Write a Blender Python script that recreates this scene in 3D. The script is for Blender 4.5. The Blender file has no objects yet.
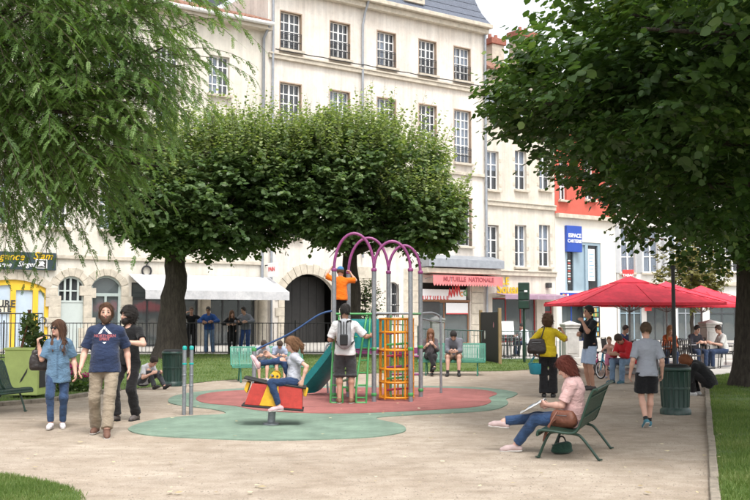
import bpy, bmesh, math, random
import numpy as np
from mathutils import Vector, Matrix
from mathutils.bvhtree import BVHTree
random.seed(7)
rng = np.random.default_rng(11)
R = math.radians
S = bpy.context.scene
COL = S.collection

# ------------------------------------------------------------------ camera, sky, sun, exposure
CAM_H = 1.6
FPX = 1000.0                      # focal length measured on a 750 px wide frame
TILT = math.atan(65 / FPX)
cam_data = bpy.data.cameras.new('camera')
cam_data.sensor_width = 36.0
cam_data.lens = FPX / 750 * 36
cam_data.clip_end = 900
cam = bpy.data.objects.new('camera', cam_data)
COL.objects.link(cam)
cam.location = (0, 0, CAM_H)
cam.rotation_euler = (R(90) + TILT, 0, 0)
cam_data.dof.use_dof = True
cam_data.dof.focus_distance = 15.0
cam_data.dof.aperture_fstop = 7.1
S.camera = cam

SUN_EL, SUN_AZ = R(62), R(160)     # azimuth clockwise from +Y: behind the camera, to the right
world = bpy.data.worlds.new('World')
S.world = world
world.use_nodes = True
wn, wl = world.node_tree.nodes, world.node_tree.links
wn.clear()
wout = wn.new('ShaderNodeOutputWorld'); wbg = wn.new('ShaderNodeBackground')
sky = wn.new('ShaderNodeTexSky'); sky.sky_type = 'NISHITA'; sky.sun_disc = False
sky.sun_elevation = SUN_EL; sky.sun_rotation = SUN_AZ
sky.air_density = 1.0; sky.dust_density = 4.0; sky.ozone_density = 1.0
hsv = wn.new('ShaderNodeHueSaturation'); hsv.inputs['Saturation'].default_value = 0.16
hsv.inputs['Value'].default_value = 1.7
wbg.inputs['Strength'].default_value = 0.15
wl.new(sky.outputs[0], hsv.inputs['Color']); wl.new(hsv.outputs[0], wbg.inputs[0]); wl.new(wbg.outputs[0], wout.inputs[0])
sun_data = bpy.data.lights.new('sun', 'SUN')
sun_data.energy = 1.5; sun_data.angle = R(17); sun_data.color = (1, .97, .925)
sun = bpy.data.objects.new('sun', sun_data); COL.objects.link(sun)
sdir = Vector((math.sin(SUN_AZ) * math.cos(SUN_EL), math.cos(SUN_AZ) * math.cos(SUN_EL), math.sin(SUN_EL)))
sun.rotation_euler = sdir.to_track_quat('Z', 'Y').to_euler()
sun.location = (0, 0, 60)
vs = S.view_settings
vs.view_transform = 'Standard'; vs.look = 'None'; vs.gamma = 1; vs.use_curve_mapping = False
vs.exposure = 0.46
S.cycles.max_bounces = 6; S.cycles.transparent_max_bounces = 12
S.cycles.use_denoising = True

# ------------------------------------------------------------------ measuring helpers
CT, ST = math.cos(TILT), math.sin(TILT)
def ray(px, py):
    u, v = (px - 375) / FPX, (250 - py) / FPX
    return Vector((u, CT - v * ST, ST + v * CT))
def G(px, py, z=0.0):
    d = ray(px, py); k = (z - CAM_H) / d.z
    return Vector((d.x * k, d.y * k, z))
def P(px, py, Y):
    d = ray(px, py); k = Y / d.y
    return Vector((d.x * k, Y, CAM_H + d.z * k))
def sst(a, b, x):
    t = min(1, max(0, (x - a) / (b - a))); return t * t * (3 - 2 * t)
def gz(x, y):
    return 0.17 * sst(25, 33, y) * (1 - sst(-1.5, 4.5, x))
def GR(px, py):
    p = G(px, py)
    for _ in range(6): p = G(px, py, gz(p.x, p.y))
    return p

# ------------------------------------------------------------------ materials
MATS = {}
def mat(name, col, rough=.7, var=.12, scale=6.0, bump=0.0, bscale=40.0, metal=0.0, spec=.35, col2=None, sheen=0.0, stretch=None, detail=6.0):
    if name in MATS: return MATS[name]
    m = bpy.data.materials.new(name); m.use_nodes = True
    n, l = m.node_tree.nodes, m.node_tree.links
    b = n['Principled BSDF']
    b.inputs['Roughness'].default_value = rough; b.inputs['Metallic'].default_value = metal
    b.inputs['Specular IOR Level'].default_value = spec
    if sheen: b.inputs['Sheen Weight'].default_value = sheen
    tc = n.new('ShaderNodeTexCoord'); src = tc.outputs['Object']
    if stretch:
        mp = n.new('ShaderNodeMapping'); mp.inputs['Scale'].default_value = stretch
        l.new(src, mp.inputs[0]); src = mp.outputs[0]
    nz = n.new('ShaderNodeTexNoise'); nz.inputs['Scale'].default_value = scale; nz.inputs['Detail'].default_value = detail
    nz.inputs['Roughness'].default_value = .65
    l.new(src, nz.inputs['Vector'])
    rp = n.new('ShaderNodeValToRGB')
    c2 = col2 or tuple(min(1, c * (1 + var)) for c in col)
    c1 = tuple(c * (1 - var) for c in col) if col2 is None else col
    rp.color_ramp.elements[0].position = .32; rp.color_ramp.elements[1].position = .68
    rp.color_ramp.elements[0].color = (*c1, 1); rp.color_ramp.elements[1].color = (*c2, 1)
    l.new(nz.outputs['Fac'], rp.inputs[0]); l.new(rp.outputs[0], b.inputs['Base Color'])
    if bump:
        n2 = n.new('ShaderNodeTexNoise'); n2.inputs['Scale'].default_value = bscale; n2.inputs['Detail'].default_value = 5
        bp = n.new('ShaderNodeBump'); bp.inputs['Strength'].default_value = bump; bp.inputs['Distance'].default_value = .02
        l.new(src, n2.inputs['Vector']); l.new(n2.outputs['Fac'], bp.inputs['Height']); l.new(bp.outputs[0], b.inputs['Normal'])
    MATS[name] = m
    return m
def creases(m, scale=9.0, dist=.03, strength=.7):
    """sharp cloth creases on top of the weave bump"""
    n, l = m.node_tree.nodes, m.node_tree.links; b = n['Principled BSDF']
    tc = n.new('ShaderNodeTexCoord'); mp = n.new('ShaderNodeMapping'); mp.inputs['Scale'].default_value = (.8, .8, 1.5); mp.inputs['Rotation'].default_value = (.5, .35, 0)
    nz = n.new('ShaderNodeTexNoise'); nz.inputs['Scale'].default_value = scale; nz.inputs['Detail'].default_value = 2; nz.inputs['Distortion'].default_value = 1.2
    s = n.new('ShaderNodeMath'); s.operation = 'SUBTRACT'; s.inputs[1].default_value = .5; a = n.new('ShaderNodeMath'); a.operation = 'ABSOLUTE'
    bp = n.new('ShaderNodeBump'); bp.inputs['Strength'].default_value = strength; bp.inputs['Distance'].default_value = dist
    l.new(tc.outputs['Object'], mp.inputs[0]); l.new(mp.outputs[0], nz.inputs['Vector']); l.new(nz.outputs['Fac'], s.inputs[0]); l.new(s.outputs[0], a.inputs[0]); l.new(a.outputs[0], bp.inputs['Height'])
    old = b.inputs['Normal'].links
    if old: l.new(old[0].from_socket, bp.inputs['Normal'])
    l.new(bp.outputs[0], b.inputs['Normal']); return m
def granules(m, scale, lo, hi, amt=.8):
    """multiply a fine grain and soft scuffs into the base colour"""
    n, l = m.node_tree.nodes, m.node_tree.links; b = n['Principled BSDF']; tc = n.new('ShaderNodeTexCoord'); src = b.inputs['Base Color'].links[0].from_socket
    for sc_, a0, a1, p0, p1 in ((scale, lo, hi, .35, .62), (1.1, .80, 1.08, .3, .65), (9, .88, 1.05, .35, .6)):
        z = n.new('ShaderNodeTexNoise'); z.inputs['Scale'].default_value = sc_; z.inputs['Detail'].default_value = 6; z.inputs['Roughness'].default_value = .7; l.new(tc.outputs['Object'], z.inputs['Vector'])
        r = n.new('ShaderNodeValToRGB'); e = r.color_ramp.elements; e[0].position, e[1].position = p0, p1; e[0].color = (a0, a0, a0, 1); e[1].color = (a1, a1 * .99, a1 * .97, 1); l.new(z.outputs['Fac'], r.inputs[0])
        x = n.new('ShaderNodeMixRGB'); x.blend_type = 'MULTIPLY'; x.inputs[0].default_value = amt; l.new(src, x.inputs[1]); l.new(r.outputs[0], x.inputs[2]); src = x.outputs[0]
    l.new(src, b.inputs['Base Color']); return m
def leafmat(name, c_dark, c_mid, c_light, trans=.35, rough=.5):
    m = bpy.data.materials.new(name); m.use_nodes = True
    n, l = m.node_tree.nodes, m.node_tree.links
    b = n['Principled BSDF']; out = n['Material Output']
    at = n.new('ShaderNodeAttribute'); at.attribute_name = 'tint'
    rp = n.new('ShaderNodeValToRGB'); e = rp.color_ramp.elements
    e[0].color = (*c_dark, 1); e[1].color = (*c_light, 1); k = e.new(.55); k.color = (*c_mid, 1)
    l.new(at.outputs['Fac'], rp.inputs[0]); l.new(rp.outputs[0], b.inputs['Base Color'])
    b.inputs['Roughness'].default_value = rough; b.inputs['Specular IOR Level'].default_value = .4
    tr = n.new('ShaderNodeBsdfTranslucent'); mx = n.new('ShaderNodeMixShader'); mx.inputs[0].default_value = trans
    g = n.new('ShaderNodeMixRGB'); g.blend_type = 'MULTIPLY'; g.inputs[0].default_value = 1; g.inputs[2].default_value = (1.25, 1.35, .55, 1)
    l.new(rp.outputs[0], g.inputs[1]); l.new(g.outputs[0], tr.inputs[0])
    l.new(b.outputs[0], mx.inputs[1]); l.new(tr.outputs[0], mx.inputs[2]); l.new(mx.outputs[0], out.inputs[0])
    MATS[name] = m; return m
def glassmat(name, tint=(.6, .68, .72), alpha=.5, rough=.03, body=.12):
    if name in MATS: return MATS[name]
    m = bpy.data.materials.new(name); m.use_nodes = True
    n, l = m.node_tree.nodes, m.node_tree.links
    b = n['Principled BSDF']; out = n['Material Output']
    b.inputs['Base Color'].default_value = (*[c * body for c in tint], 1); b.inputs['Roughness'].default_value = rough
    b.inputs['Specular IOR Level'].default_value = .6; b.inputs['IOR'].default_value = 2.1
    tr = n.new('ShaderNodeBsdfTransparent'); tr.inputs[0].default_value = (*tint, 1)
    mx = n.new('ShaderNodeMixShader'); mx.inputs[0].default_value = alpha
    nz = n.new('ShaderNodeTexNoise'); nz.inputs['Scale'].default_value = 1.3
    bp = n.new('ShaderNodeBump'); bp.inputs['Strength'].default_value = .06; bp.inputs['Distance'].default_value = .1
    l.new(nz.outputs['Fac'], bp.inputs['Height']); l.new(bp.outputs[0], b.inputs['Normal'])
    l.new(b.outputs[0], mx.inputs[1]); l.new(tr.outputs[0], mx.inputs[2]); l.new(mx.outputs[0], out.inputs[0])
    MATS[name] = m; return m

# ------------------------------------------------------------------ mesh helpers
def link(o, parent=None):
    COL.objects.link(o)
    if parent: o.parent = parent
    return o
def tag(o, label=None, cat=None, group=None, kind=None):
    if label: o['label'] = label
    if cat: o['category'] = cat
    if group: o['group'] = group
    if kind: o['kind'] = kind
    return o
def empty(name, loc=(0, 0, 0), rz=0, label=None, cat=None, group=None, parent=None):
    o = bpy.data.objects.new(name, None); o.empty_display_size = .2
    o.location = loc; o.rotation_euler = (0, 0, rz)
    link(o, parent); return tag(o, label, cat, group)
def np_mesh(name, V, F, mats=None, smooth=False, fmat=None, tint=None):
    """V (n,3); F (m,k) uniform polygons"""
    me = bpy.data.meshes.new(name)
    V = np.asarray(V, np.float32); F = np.asarray(F, np.int32)
    m, k = F.shape
    me.vertices.add(len(V)); me.vertices.foreach_set('co', V.ravel())
    me.loops.add(m * k); me.loops.foreach_set('vertex_index', F.ravel())
    me.polygons.add(m); me.polygons.foreach_set('loop_start', np.arange(0, m * k, k, dtype=np.int32))
    me.polygons.foreach_set('loop_total', np.full(m, k, np.int32))
    if smooth: me.polygons.foreach_set('use_smooth', np.ones(m, bool))
    if fmat is not None: me.polygons.foreach_set('material_index', np.asarray(fmat, np.int32))
    for x in (mats or []): me.materials.append(x)
    if tint is not None:
        a = me.attributes.new('tint', 'FLOAT', 'FACE'); a.data.foreach_set('value', np.asarray(tint, np.float32))
    me.update(); me.validate()
    return me
def np_obj(name, V, F, m, parent=None, smooth=False, fmat=None, tint=None):
    me = np_mesh(name, V, F, m if isinstance(m, list) else [m], smooth, fmat, tint)
    return link(bpy.data.objects.new(name, me), parent)
class MB:
    def __init__(s): s.v = []; s.f = []; s.sm = []
    def add(s, vs_, fs, smooth=False):
        o = len(s.v); s.v += [tuple(x) for x in vs_]; s.f += [tuple(i + o for i in f) for f in fs]; s.sm += [smooth] * len(fs); return s
    def box(s, x0, x1, y0, y1, z0, z1, M=None):
        vs_ = [Vector(p) for p in ((x0, y0, z0), (x1, y0, z0), (x1, y1, z0), (x0, y1, z0), (x0, y0, z1), (x1, y0, z1), (x1, y1, z1), (x0, y1, z1))]
        if M is not None: vs_ = [M @ p for p in vs_]
        return s.add(vs_, [(0, 3, 2, 1), (4, 5, 6, 7), (0, 1, 5, 4), (1, 2, 6, 5), (2, 3, 7, 6), (3, 0, 4, 7)])
    def prism(s, poly, a0, a1, axis='z'):
        """extrude a 2-D polygon; axis z: (x,y); y: (x,z); x: (y,z)"""
        n = len(poly)
        def mk(p, a): return (p[0], p[1], a) if axis == 'z' else ((p[0], a, p[1]) if axis == 'y' else (a, p[0], p[1]))
        vs_ = [mk(p, a0) for p in poly] + [mk(p, a1) for p in poly]
        fs = [tuple(range(n))[::-1], tuple(range(n, 2 * n))] + [(i, (i + 1) % n, n + (i + 1) % n, n + i) for i in range(n)]
        return s.add(vs_, fs)
    def tube(s, pts, r, n=8, cap=True, closed=False):
        pts = [Vector(p) for p in pts]; m = len(pts)
        rr = r if isinstance(r, (list, tuple)) else [r] * m
        up = None; vs_ = []
        for i, p in enumerate(pts):
            if closed: t = pts[(i + 1) % m] - pts[i - 1]
            else: t = pts[min(i + 1, m - 1)] - pts[max(i - 1, 0)]
            t.normalize()
            if up is None:
                up = Vector((0, 0, 1)) if abs(t.z) < .9 else Vector((1, 0, 0))
            a = (up - t * up.dot(t)).normalized(); b = t.cross(a); up = a
            for k in range(n):
                c = 2 * math.pi * k / n
                vs_.append(p + (a * math.cos(c) + b * math.sin(c)) * rr[i])
        fs = []
        for i in range(m if closed else m - 1):
            j = (i + 1) % m
            for k in range(n): fs.append((i * n + k, i * n + (k + 1) % n, j * n + (k + 1) % n, j * n + k))
        if cap and not closed:
            fs.append(tuple(range(n))[::-1]); fs.append(tuple((m - 1) * n + k for k in range(n)))
        return s.add(vs_, fs, True)
    def lathe(s, prof, n=20, c=(0, 0, 0), wob=None):
        vs_ = []; m = len(prof)
        for i, (r, z) in enumerate(prof):
            for k in range(n):
                a = 2 * math.pi * k / n; q = r * (wob(k, i) if wob else 1)
                vs_.append((c[0] + q * math.cos(a), c[1] + q * math.sin(a), c[2] + z))
        fs = [(i * n + k, i * n + (k + 1) % n, (i + 1) * n + (k + 1) % n, (i + 1) * n + k) for i in range(m - 1) for k in range(n)]
        fs.append(tuple(range(n))[::-1]); fs.append(tuple((m - 1) * n + k for k in range(n)))
        return s.add(vs_, fs, True)
    def ball(s, c, r, n=10, sc=(1, 1, 1)):
        prof = [(math.sin(math.pi * (i + .02) / (n + .04)), -math.cos(math.pi * (i + .02) / (n + .04))) for i in range(n + 1)]
        o = len(s.v); s.lathe(prof, n * 2)
        for i in range(o, len(s.v)):
            x, y, z = s.v[i]; s.v[i] = (c[0] + x * r * sc[0], c[1] + y * r * sc[1], c[2] + z * r * sc[2])
        return s
    def mesh(s, name, m=None):
        me = bpy.data.meshes.new(name); me.from_pydata(s.v, [], s.f)
        me.polygons.foreach_set('use_smooth', s.sm)
        if m: me.materials.append(m)
        me.update(); return me
    def build(s, name, m, parent=None, bevel=0, loc=None, rot=None, angle=True):
        o = bpy.data.objects.new(name, s.mesh(name, m)); link(o, parent)
        if loc is not None: o.location = loc
        if rot is not None: o.rotation_euler = rot
        if bevel:
            b = o.modifiers.new('bevel', 'BEVEL'); b.width = bevel; b.segments = 2; b.limit_method = 'ANGLE'
        if any(s.sm) :
            try: o.data.set_sharp_from_angle(angle=R(50))
            except Exception: pass
        return o
def inst(me, name, parent=None, loc=(0, 0, 0), rot=(0, 0, 0), sc=None):
    o = bpy.data.objects.new(name, me); link(o, parent); o.location = loc; o.rotation_euler = rot
    if sc is not None: o.scale = sc
    return o
def copy_tree(o, parent=None):
    c = o.copy(); COL.objects.link(c); c.parent = parent
    for ch in o.children: copy_tree(ch, c)
    return c
def text_mesh(body, size, m, ext=.004, offset=0.0, shear=0.0, align='CENTER', spacing=1.0):
    cu = bpy.data.curves.new('lettering', 'FONT'); cu.body = body; cu.size = size; cu.extrude = ext
    cu.offset = offset; cu.shear = shear; cu.align_x = align; cu.align_y = 'CENTER'; cu.space_character = spacing
    cu.resolution_u = 3
    o = bpy.data.objects.new('lettering', cu); COL.objects.link(o)
    dg = bpy.context.evaluated_depsgraph_get()
    me = bpy.data.meshes.new_from_object(o.evaluated_get(dg))
    bpy.data.objects.remove(o); bpy.data.curves.remove(cu)
    me.materials.clear(); me.materials.append(m)
    return me
def smooth_poly(pts, sub=4, closed=True):
    """Catmull-Rom through 2-D / 3-D points"""
    out = []; n = len(pts)
    pts = [Vector(p) for p in pts]
    rngi = range(n if closed else n - 1)
    for i in rngi:
        if closed: p0, p1, p2, p3 = pts[i - 1], pts[i], pts[(i + 1) % n], pts[(i + 2) % n]
        else: p0, p1, p2, p3 = pts[max(i - 1, 0)], pts[i], pts[i + 1], pts[min(i + 2, n - 1)]
        for k in range(sub):
            t = k / sub
            out.append(.5 * ((2 * p1) + (p2 - p0) * t + (2 * p0 - 5 * p1 + 4 * p2 - p3) * t * t + (3 * p1 - p0 - 3 * p2 + p3) * t ** 3))
    if not closed: out.append(pts[-1])
    return out
def pnoise(p, f, seed=0):
    """cheap smooth 3-D pseudo noise in -1..1, p (...,3)"""
    r = np.random.default_rng(seed); o = 0
    for i in range(6):
        k = r.normal(size=3); k /= np.linalg.norm(k); fr = f * (1 + .35 * i)
        o = o + np.sin(p @ k * fr + r.uniform(0, 6.28) + 1.3 * np.sin((p @ np.roll(k, 1)) * fr * .6 + i))
    return o / 6
def inpoly(pts, poly):
    x, y = pts[:, 0], pts[:, 1]; c = np.zeros(len(pts), bool); n = len(poly)
    for i in range(n):
        x1, y1 = poly[i][0], poly[i][1]; x2, y2 = poly[i - 1][0], poly[i - 1][1]
        k = ((y1 > y) != (y2 > y)) & (x < (x2 - x1) * (y - y1) / (y2 - y1 + 1e-12) + x1); c ^= k
    return c

# ------------------------------------------------------------------ ground
def groundmat():
    m = bpy.data.materials.new('sandy_gravel'); m.use_nodes = True
    n, l = m.node_tree.nodes, m.node_tree.links; b = n['Principled BSDF']
    b.inputs['Roughness'].default_value = .95; b.inputs['Specular IOR Level'].default_value = .15
    tc = n.new('ShaderNodeTexCoord')
    def noise(s, d=6, st=None):
        z = n.new('ShaderNodeTexNoise'); z.inputs['Scale'].default_value = s; z.inputs['Detail'].default_value = d
        z.inputs['Roughness'].default_value = .7
        src = tc.outputs['Object']
        if st:
            mp = n.new('ShaderNodeMapping'); mp.inputs['Scale'].default_value = st; l.new(src, mp.inputs[0]); src = mp.outputs[0]
        l.new(src, z.inputs['Vector']); return z.outputs['Fac']
    def ramp(f, a, b_, ca, cb):
        r = n.new('ShaderNodeValToRGB'); r.color_ramp.elements[0].position = a; r.color_ramp.elements[1].position = b_
        r.color_ramp.elements[0].color = (*ca, 1); r.color_ramp.elements[1].color = (*cb, 1); l.new(f, r.inputs[0]); return r.outputs[0]
    def mul(a, c, f=1):
        x = n.new('ShaderNodeMixRGB'); x.blend_type = 'MULTIPLY'; x.inputs[0].default_value = f; l.new(a, x.inputs[1]); l.new(c, x.inputs[2]); return x.outputs[0]
    base = ramp(noise(.55, 8), .34, .66, (.355, .293, .232), (.47, .407, .34))
    mid = ramp(noise(3.5, 8), .3, .6, (.80, .78, .75), (1.05, 1.05, 1.05))
    fine = ramp(noise(55, 4), .36, .6, (.80, .785, .77), (1.10, 1.10, 1.10))
    speck = ramp(noise(130, 2), .30, .38, (.58, .54, .50), (1, 1, 1))
    worn = ramp(noise(.22, 5, (1, .45, 1)), .38, .62, (.86, .85, .84), (1.06, 1.06, 1.05))
    scuff = ramp(noise(1.7, 9, (1, 2.2, 1)), .42, .50, (.87, .86, .85), (1, 1, 1))
    c = mul(mul(mul(mul(mul(base, mid), fine, .85), speck, .8), worn), scuff, .8)
    l.new(c, b.inputs['Base Color'])
    bp = n.new('ShaderNodeBump'); bp.inputs['Strength'].default_value = .55; bp.inputs['Distance'].default_value = .012
    l.new(noise(70, 4), bp.inputs['Height']); 
    bp2 = n.new('ShaderNodeBump'); bp2.inputs['Strength'].default_value = .4; bp2.inputs['Distance'].default_value = .05
    l.new(noise(5, 6), bp2.inputs['Height']); l.new(bp.outputs[0], bp2.inputs['Normal']); l.new(bp2.outputs[0], b.inputs['Normal'])
    return m
M_ground = groundmat()
M_grass_soil = mat('grass_soil', (.055, .095, .022), .95, .45, 9, .6, 30, col2=(.12, .17, .05))
M_pave = mat('street_paving', (.36, .34, .31), .85, .14, 1.2, .2, 30)
M_terr = mat('terrace_paving', (.40, .385, .355), .85, .12, 1.0, .2, 25)
M_kerb = mat('kerb_stone', (.25, .215, .17), .9, .28, 7, .6, 50)
M_rub_g = mat('green_rubber', (.20, .285, .225), .92, .14, 2.2, .5, 140, detail=10)
M_rub_r = mat('red_rubber', (.355, .135, .125), .92, .16, 2.2, .5, 140, detail=10)

granules(M_rub_g, 160, .72, 1.14); granules(M_rub_r, 160, .72, 1.14)
xs = np.unique(np.concatenate([[-400, -150, -80, -40, -25], np.arange(-16, 16.1, .5), [25, 40, 80, 150, 400]]))
ys = np.unique(np.concatenate([[-60, -20, 0, 5, 10, 15, 20], np.arange(22, 38.1, .5), [45, 60, 80, 120, 250, 800]]))
def gzv(X, Y):
    def s(a, b, t):
        t = np.clip((t - a) / (b - a), 0, 1); return t * t * (3 - 2 * t)
    return .17 * s(25, 33, Y) * (1 - s(-1.5, 4.5, X))
XX, YY = np.meshgrid(xs, ys, indexing='ij'); ZZ = gzv(XX, YY)
V = np.stack([XX, YY, ZZ], -1).reshape(-1, 3); ny = len(ys)
def cells(keep):
    F = []
    for i in range(len(xs) - 1):
        for j in range(ny - 1):
            if keep(xs[i], xs[i + 1], ys[j], ys[j + 1]): F.append((i * ny + j, (i + 1) * ny + j, (i + 1) * ny + j + 1, i * ny + j + 1))
    return F
g = np_obj('ground', V, cells(lambda *a: True), M_ground); tag(g, 'pale beige sandy gravel ground of the square', 'ground', kind='structure')
V2 = V.copy(); V2[:, 2] += .006
st = np_obj('street', V2, cells(lambda a, b, c, d: c >= 36.4), M_pave); tag(st, 'grey paved street between the fence and the house fronts', 'street', kind='structure')
V3 = V.copy(); V3[:, 2] += .004
tr = np_obj('terrace_pavement', V3, cells(lambda a, b, c, d: a >= 7.4 and 25.5 <= c and d <= 36.4), M_terr)
tag(tr, 'light grey paved terrace under the red parasols', 'pavement', kind='structure')

def sheet(name, pts, z, m, thick=0, sub=4, smooth=True, cut=.6):
    poly = smooth_poly([(p[0], p[1]) for p in pts], sub) if smooth else [Vector((p[0], p[1])) for p in pts]
    bm = bmesh.new(); vs_ = [bm.verts.new((p.x, p.y, 0)) for p in poly]
    f = bm.faces.new(vs_)
    if thick:
        r = bmesh.ops.extrude_face_region(bm, geom=[f])
        top = [e for e in r['geom'] if isinstance(e, bmesh.types.BMVert)]
        for v in top: v.co.z += thick
    else:
        bmesh.ops.triangulate(bm, faces=bm.faces[:])
        for _ in range(3):
            es = [e for e in bm.edges if e.calc_length() > cut * 2]
            if not es: break
            bmesh.ops.subdivide_edges(bm, edges=es, cuts=1); bmesh.ops.triangulate(bm, faces=bm.faces[:])
    for v in bm.verts: v.co.z += gz(v.co.x, v.co.y) + z
    bmesh.ops.recalc_face_normals(bm, faces=bm.faces[:])
    me = bpy.data.meshes.new(name); bm.to_mesh(me); bm.free(); me.materials.append(m)
    o = link(bpy.data.objects.new(name, me)); o['kind'] = 'structure'
    return o, poly
px = lambda L: [tuple(G(a, b))[:2] for a, b in L]
# play surface: one green rubber field, the red field lies on top of it
gp, _ = sheet('green_play_surface', px([(128, 430), (140, 424), (160, 419.5), (190, 416.5), (225, 414.5), (214, 410), (178, 405.5), (168, 401.5), (176, 396), (205, 391.5), (260, 388), (340, 386.5), (430, 386.5), (486, 388.5), (516, 393), (512, 397.5), (506, 399.5), (508, 404), (497, 409.5), (470, 412.5), (420, 415), (382, 417.5), (378, 420), (400, 425), (406, 430.5), (396, 434.5), (360, 438.5), (270, 441), (190, 438.5), (145, 435.5)]), -.02, M_rub_g, .034)
tag(gp, 'dusty green rubber safety surface with wavy edge under the rocker', 'play surface')
rp_, _ = sheet('red_play_surface', px([(196, 399.5), (206, 394.5), (235, 391.5), (300, 389.3), (380, 388.4), (450, 389), (484, 391), (497, 394.5), (489, 398.5), (491, 403), (478, 407.5), (440, 410.5), (390, 413), (340, 414.5), (290, 413.5), (255, 411), (235, 407), (205, 404)]), .005, M_rub_r, .017)
tag(rp_, 'faded red rubber safety surface under the climbing frame', 'play surface')

LAWN_L = [G(-60, 412), G(0, 405), G(55, 400), G(92, 394), G(130, 389), G(168, 386.5), G(215, 381), G(262, 378.5), G(330, 376), G(420, 373), G(505, 371.5), G(556, 368)]
LAWN_L = [p.to_2d() for p in LAWN_L] + [Vector((6.9, 34.0)), Vector((6.6, 36.3)), Vector((-16, 36.3)), Vector((-16, 24))]
lw, polyL = sheet('lawn', LAWN_L, .010, M_grass_soil, smooth=False); tag(lw, 'green lawn strip in front of the railings', 'lawn')
KA, KB = G(716, 505), G(707.5, 396); kd = (KB - KA); kn = Vector((kd.y, -kd.x, 0)).normalized()
KC = KA - kd * .5
LAWN_R = [(KC + kn * .05).to_2d(), (KB + kn * .05 ).to_2d(), G(706, 377).to_2d(), G(735, 373.5).to_2d(), G(800, 372).to_2d(), Vector((14, 27)), Vector((14, 3)), Vector((5, 3))]
lw2, polyR = sheet('lawn', LAWN_R, .012, M_grass_soil, smooth=False); tag(lw2, 'shaded green lawn behind the low stone kerb', 'lawn')
LAWN_B = [G(-60, 470).to_2d(), G(0, 476).to_2d(), G(30, 480).to_2d(), G(62, 487.5).to_2d(), G(78, 493).to_2d(), G(80, 500).to_2d(), G(60, 515).to_2d(), G(-60, 520).to_2d()]
lw3, polyB = sheet('lawn', LAWN_B, .010, M_grass_soil, smooth=False); tag(lw3, 'small corner of bright lawn on the sandy ground', 'lawn')

def grass(name, poly, n, h, w, lab, fade=None, seed=1, parent=None):
    r = np.random.default_rng(seed); a = np.array([(p[0], p[1]) for p in poly]); lo, hi = a.min(0), a.max(0)
    pts = np.zeros((0, 2))
    while len(pts) < n:
        q = r.uniform(lo, hi, (n * 2, 2)); q = q[inpoly(q, a)]
        q = q[(np.abs(q[:, 0]) < q[:, 1] * .40 + .3)]
        d = np.clip((9.0 / np.maximum(q[:, 1], 5)) ** 1.3, 0, 1) if fade else np.ones(len(q))
        d *= np.clip(.7 + .9 * pnoise(np.c_[q, q[:, 0] * 0], 1.7, 3) + .5 * pnoise(np.c_[q, q[:, 0] * 0], 5, 6), .06, 1)
        q = q[r.uniform(size=len(q)) < d]; pts = np.concatenate([pts, q])
    pts = pts[:n] + r.normal(0, .035, (n, 2)); z = gzv(pts[:, 0], pts[:, 1])
    ang = r.uniform(0, 6.28, n); hh = h * r.uniform(.4, 1.25, n) * np.clip(1 + .5 * pnoise(np.c_[pts, pts[:, 0] * 0], 3.1, 12), .5, 1.7); lean = r.uniform(.1, .8, n) * hh
    ww = w * r.uniform(.7, 1.3, n) * (1 + (pts[:, 1] / 22))
    dx, dy = np.cos(ang), np.sin(ang); la = r.uniform(0, 6.28, n)
    b0 = np.c_[pts[:, 0] - dx * ww / 2, pts[:, 1] - dy * ww / 2, z]; b1 = np.c_[pts[:, 0] + dx * ww / 2, pts[:, 1] + dy * ww / 2, z]
    t = np.c_[pts[:, 0] + np.cos(la) * lean, pts[:, 1] + np.sin(la) * lean, z + hh]
    Vv = np.stack([b0, b1, t], 1).reshape(-1, 3); Ff = np.arange(3 * n).reshape(-1, 3)
    tint = np.clip(.5 + .3 * pnoise(np.c_[pts, z * 0], 2.5, 9) + r.normal(0, .18, n), 0, 1)
    o = np_obj(name, Vv, Ff, M_blade, parent, tint=tint); tag(o, lab, 'grass', kind='stuff'); return o
M_blade = leafmat('grass_blade', (.065, .12, .024), (.135, .205, .048), (.28, .29, .13), .35, .6)
grass('grass', polyR, 90000, .055, .0065, 'short grass blades of the shaded lawn behind the stone kerb', True, 1)
grass('grass', polyL, 60000, .055, .008, 'short grass blades of the lawn strip in front of the railings', False, 2)
grass('grass', polyB, 30000, .045, .005, 'short grass blades of the small lawn corner', False, 3)

def edging(name, pts, w, h, lab, L=.9):
    """row of kerb stones, each its own piece"""
    e = empty(name, tuple(pts[0]), 0, lab, 'kerb'); o0 = Vector(pts[0])
    i = 0
    for a, b in zip(pts[:-1], pts[1:]):
        a, b = Vector(a), Vector(b); n = max(1, round((b - a).length / L)); d = (b - a) / n; u = d.normalized(); s = Vector((u.y, -u.x, 0))
        for k in range(n):
            p = a + d * k; q = p + d - u * .012; j = random.uniform(-.006, .006); hz = h + random.uniform(-.008, .008)
            m = MB(); c = [p - s * (w / 2 - j), q - s * (w / 2 - j), q + s * (w / 2 + j), p + s * (w / 2 + j)]
            zz = [gz(t.x, t.y) for t in c]
            m.add([Vector((t.x, t.y, z_ - .1)) - o0 for t, z_ in zip(c, zz)] + [Vector((t.x, t.y, z_ + hz)) - o0 for t, z_ in zip(c, zz)],
                  [(0, 1, 2, 3), (7, 6, 5, 4), (0, 4, 5, 1), (1, 5, 6, 2), (2, 6, 7, 3), (3, 7, 4, 0)])
            m.build('kerb_stone', M_kerb, e, .012)
    return e
edging('kerb', [KC, KB, G(705.5, 376)], .085, .055, 'low narrow stone kerb along the shaded lawn')
edging('kerb', [G(-40, 410.5), G(0, 406), G(55, 401), G(93, 395), G(118, 391)], .16, .07, 'pale stone edging curving in front of the flower bed', .7)

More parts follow.
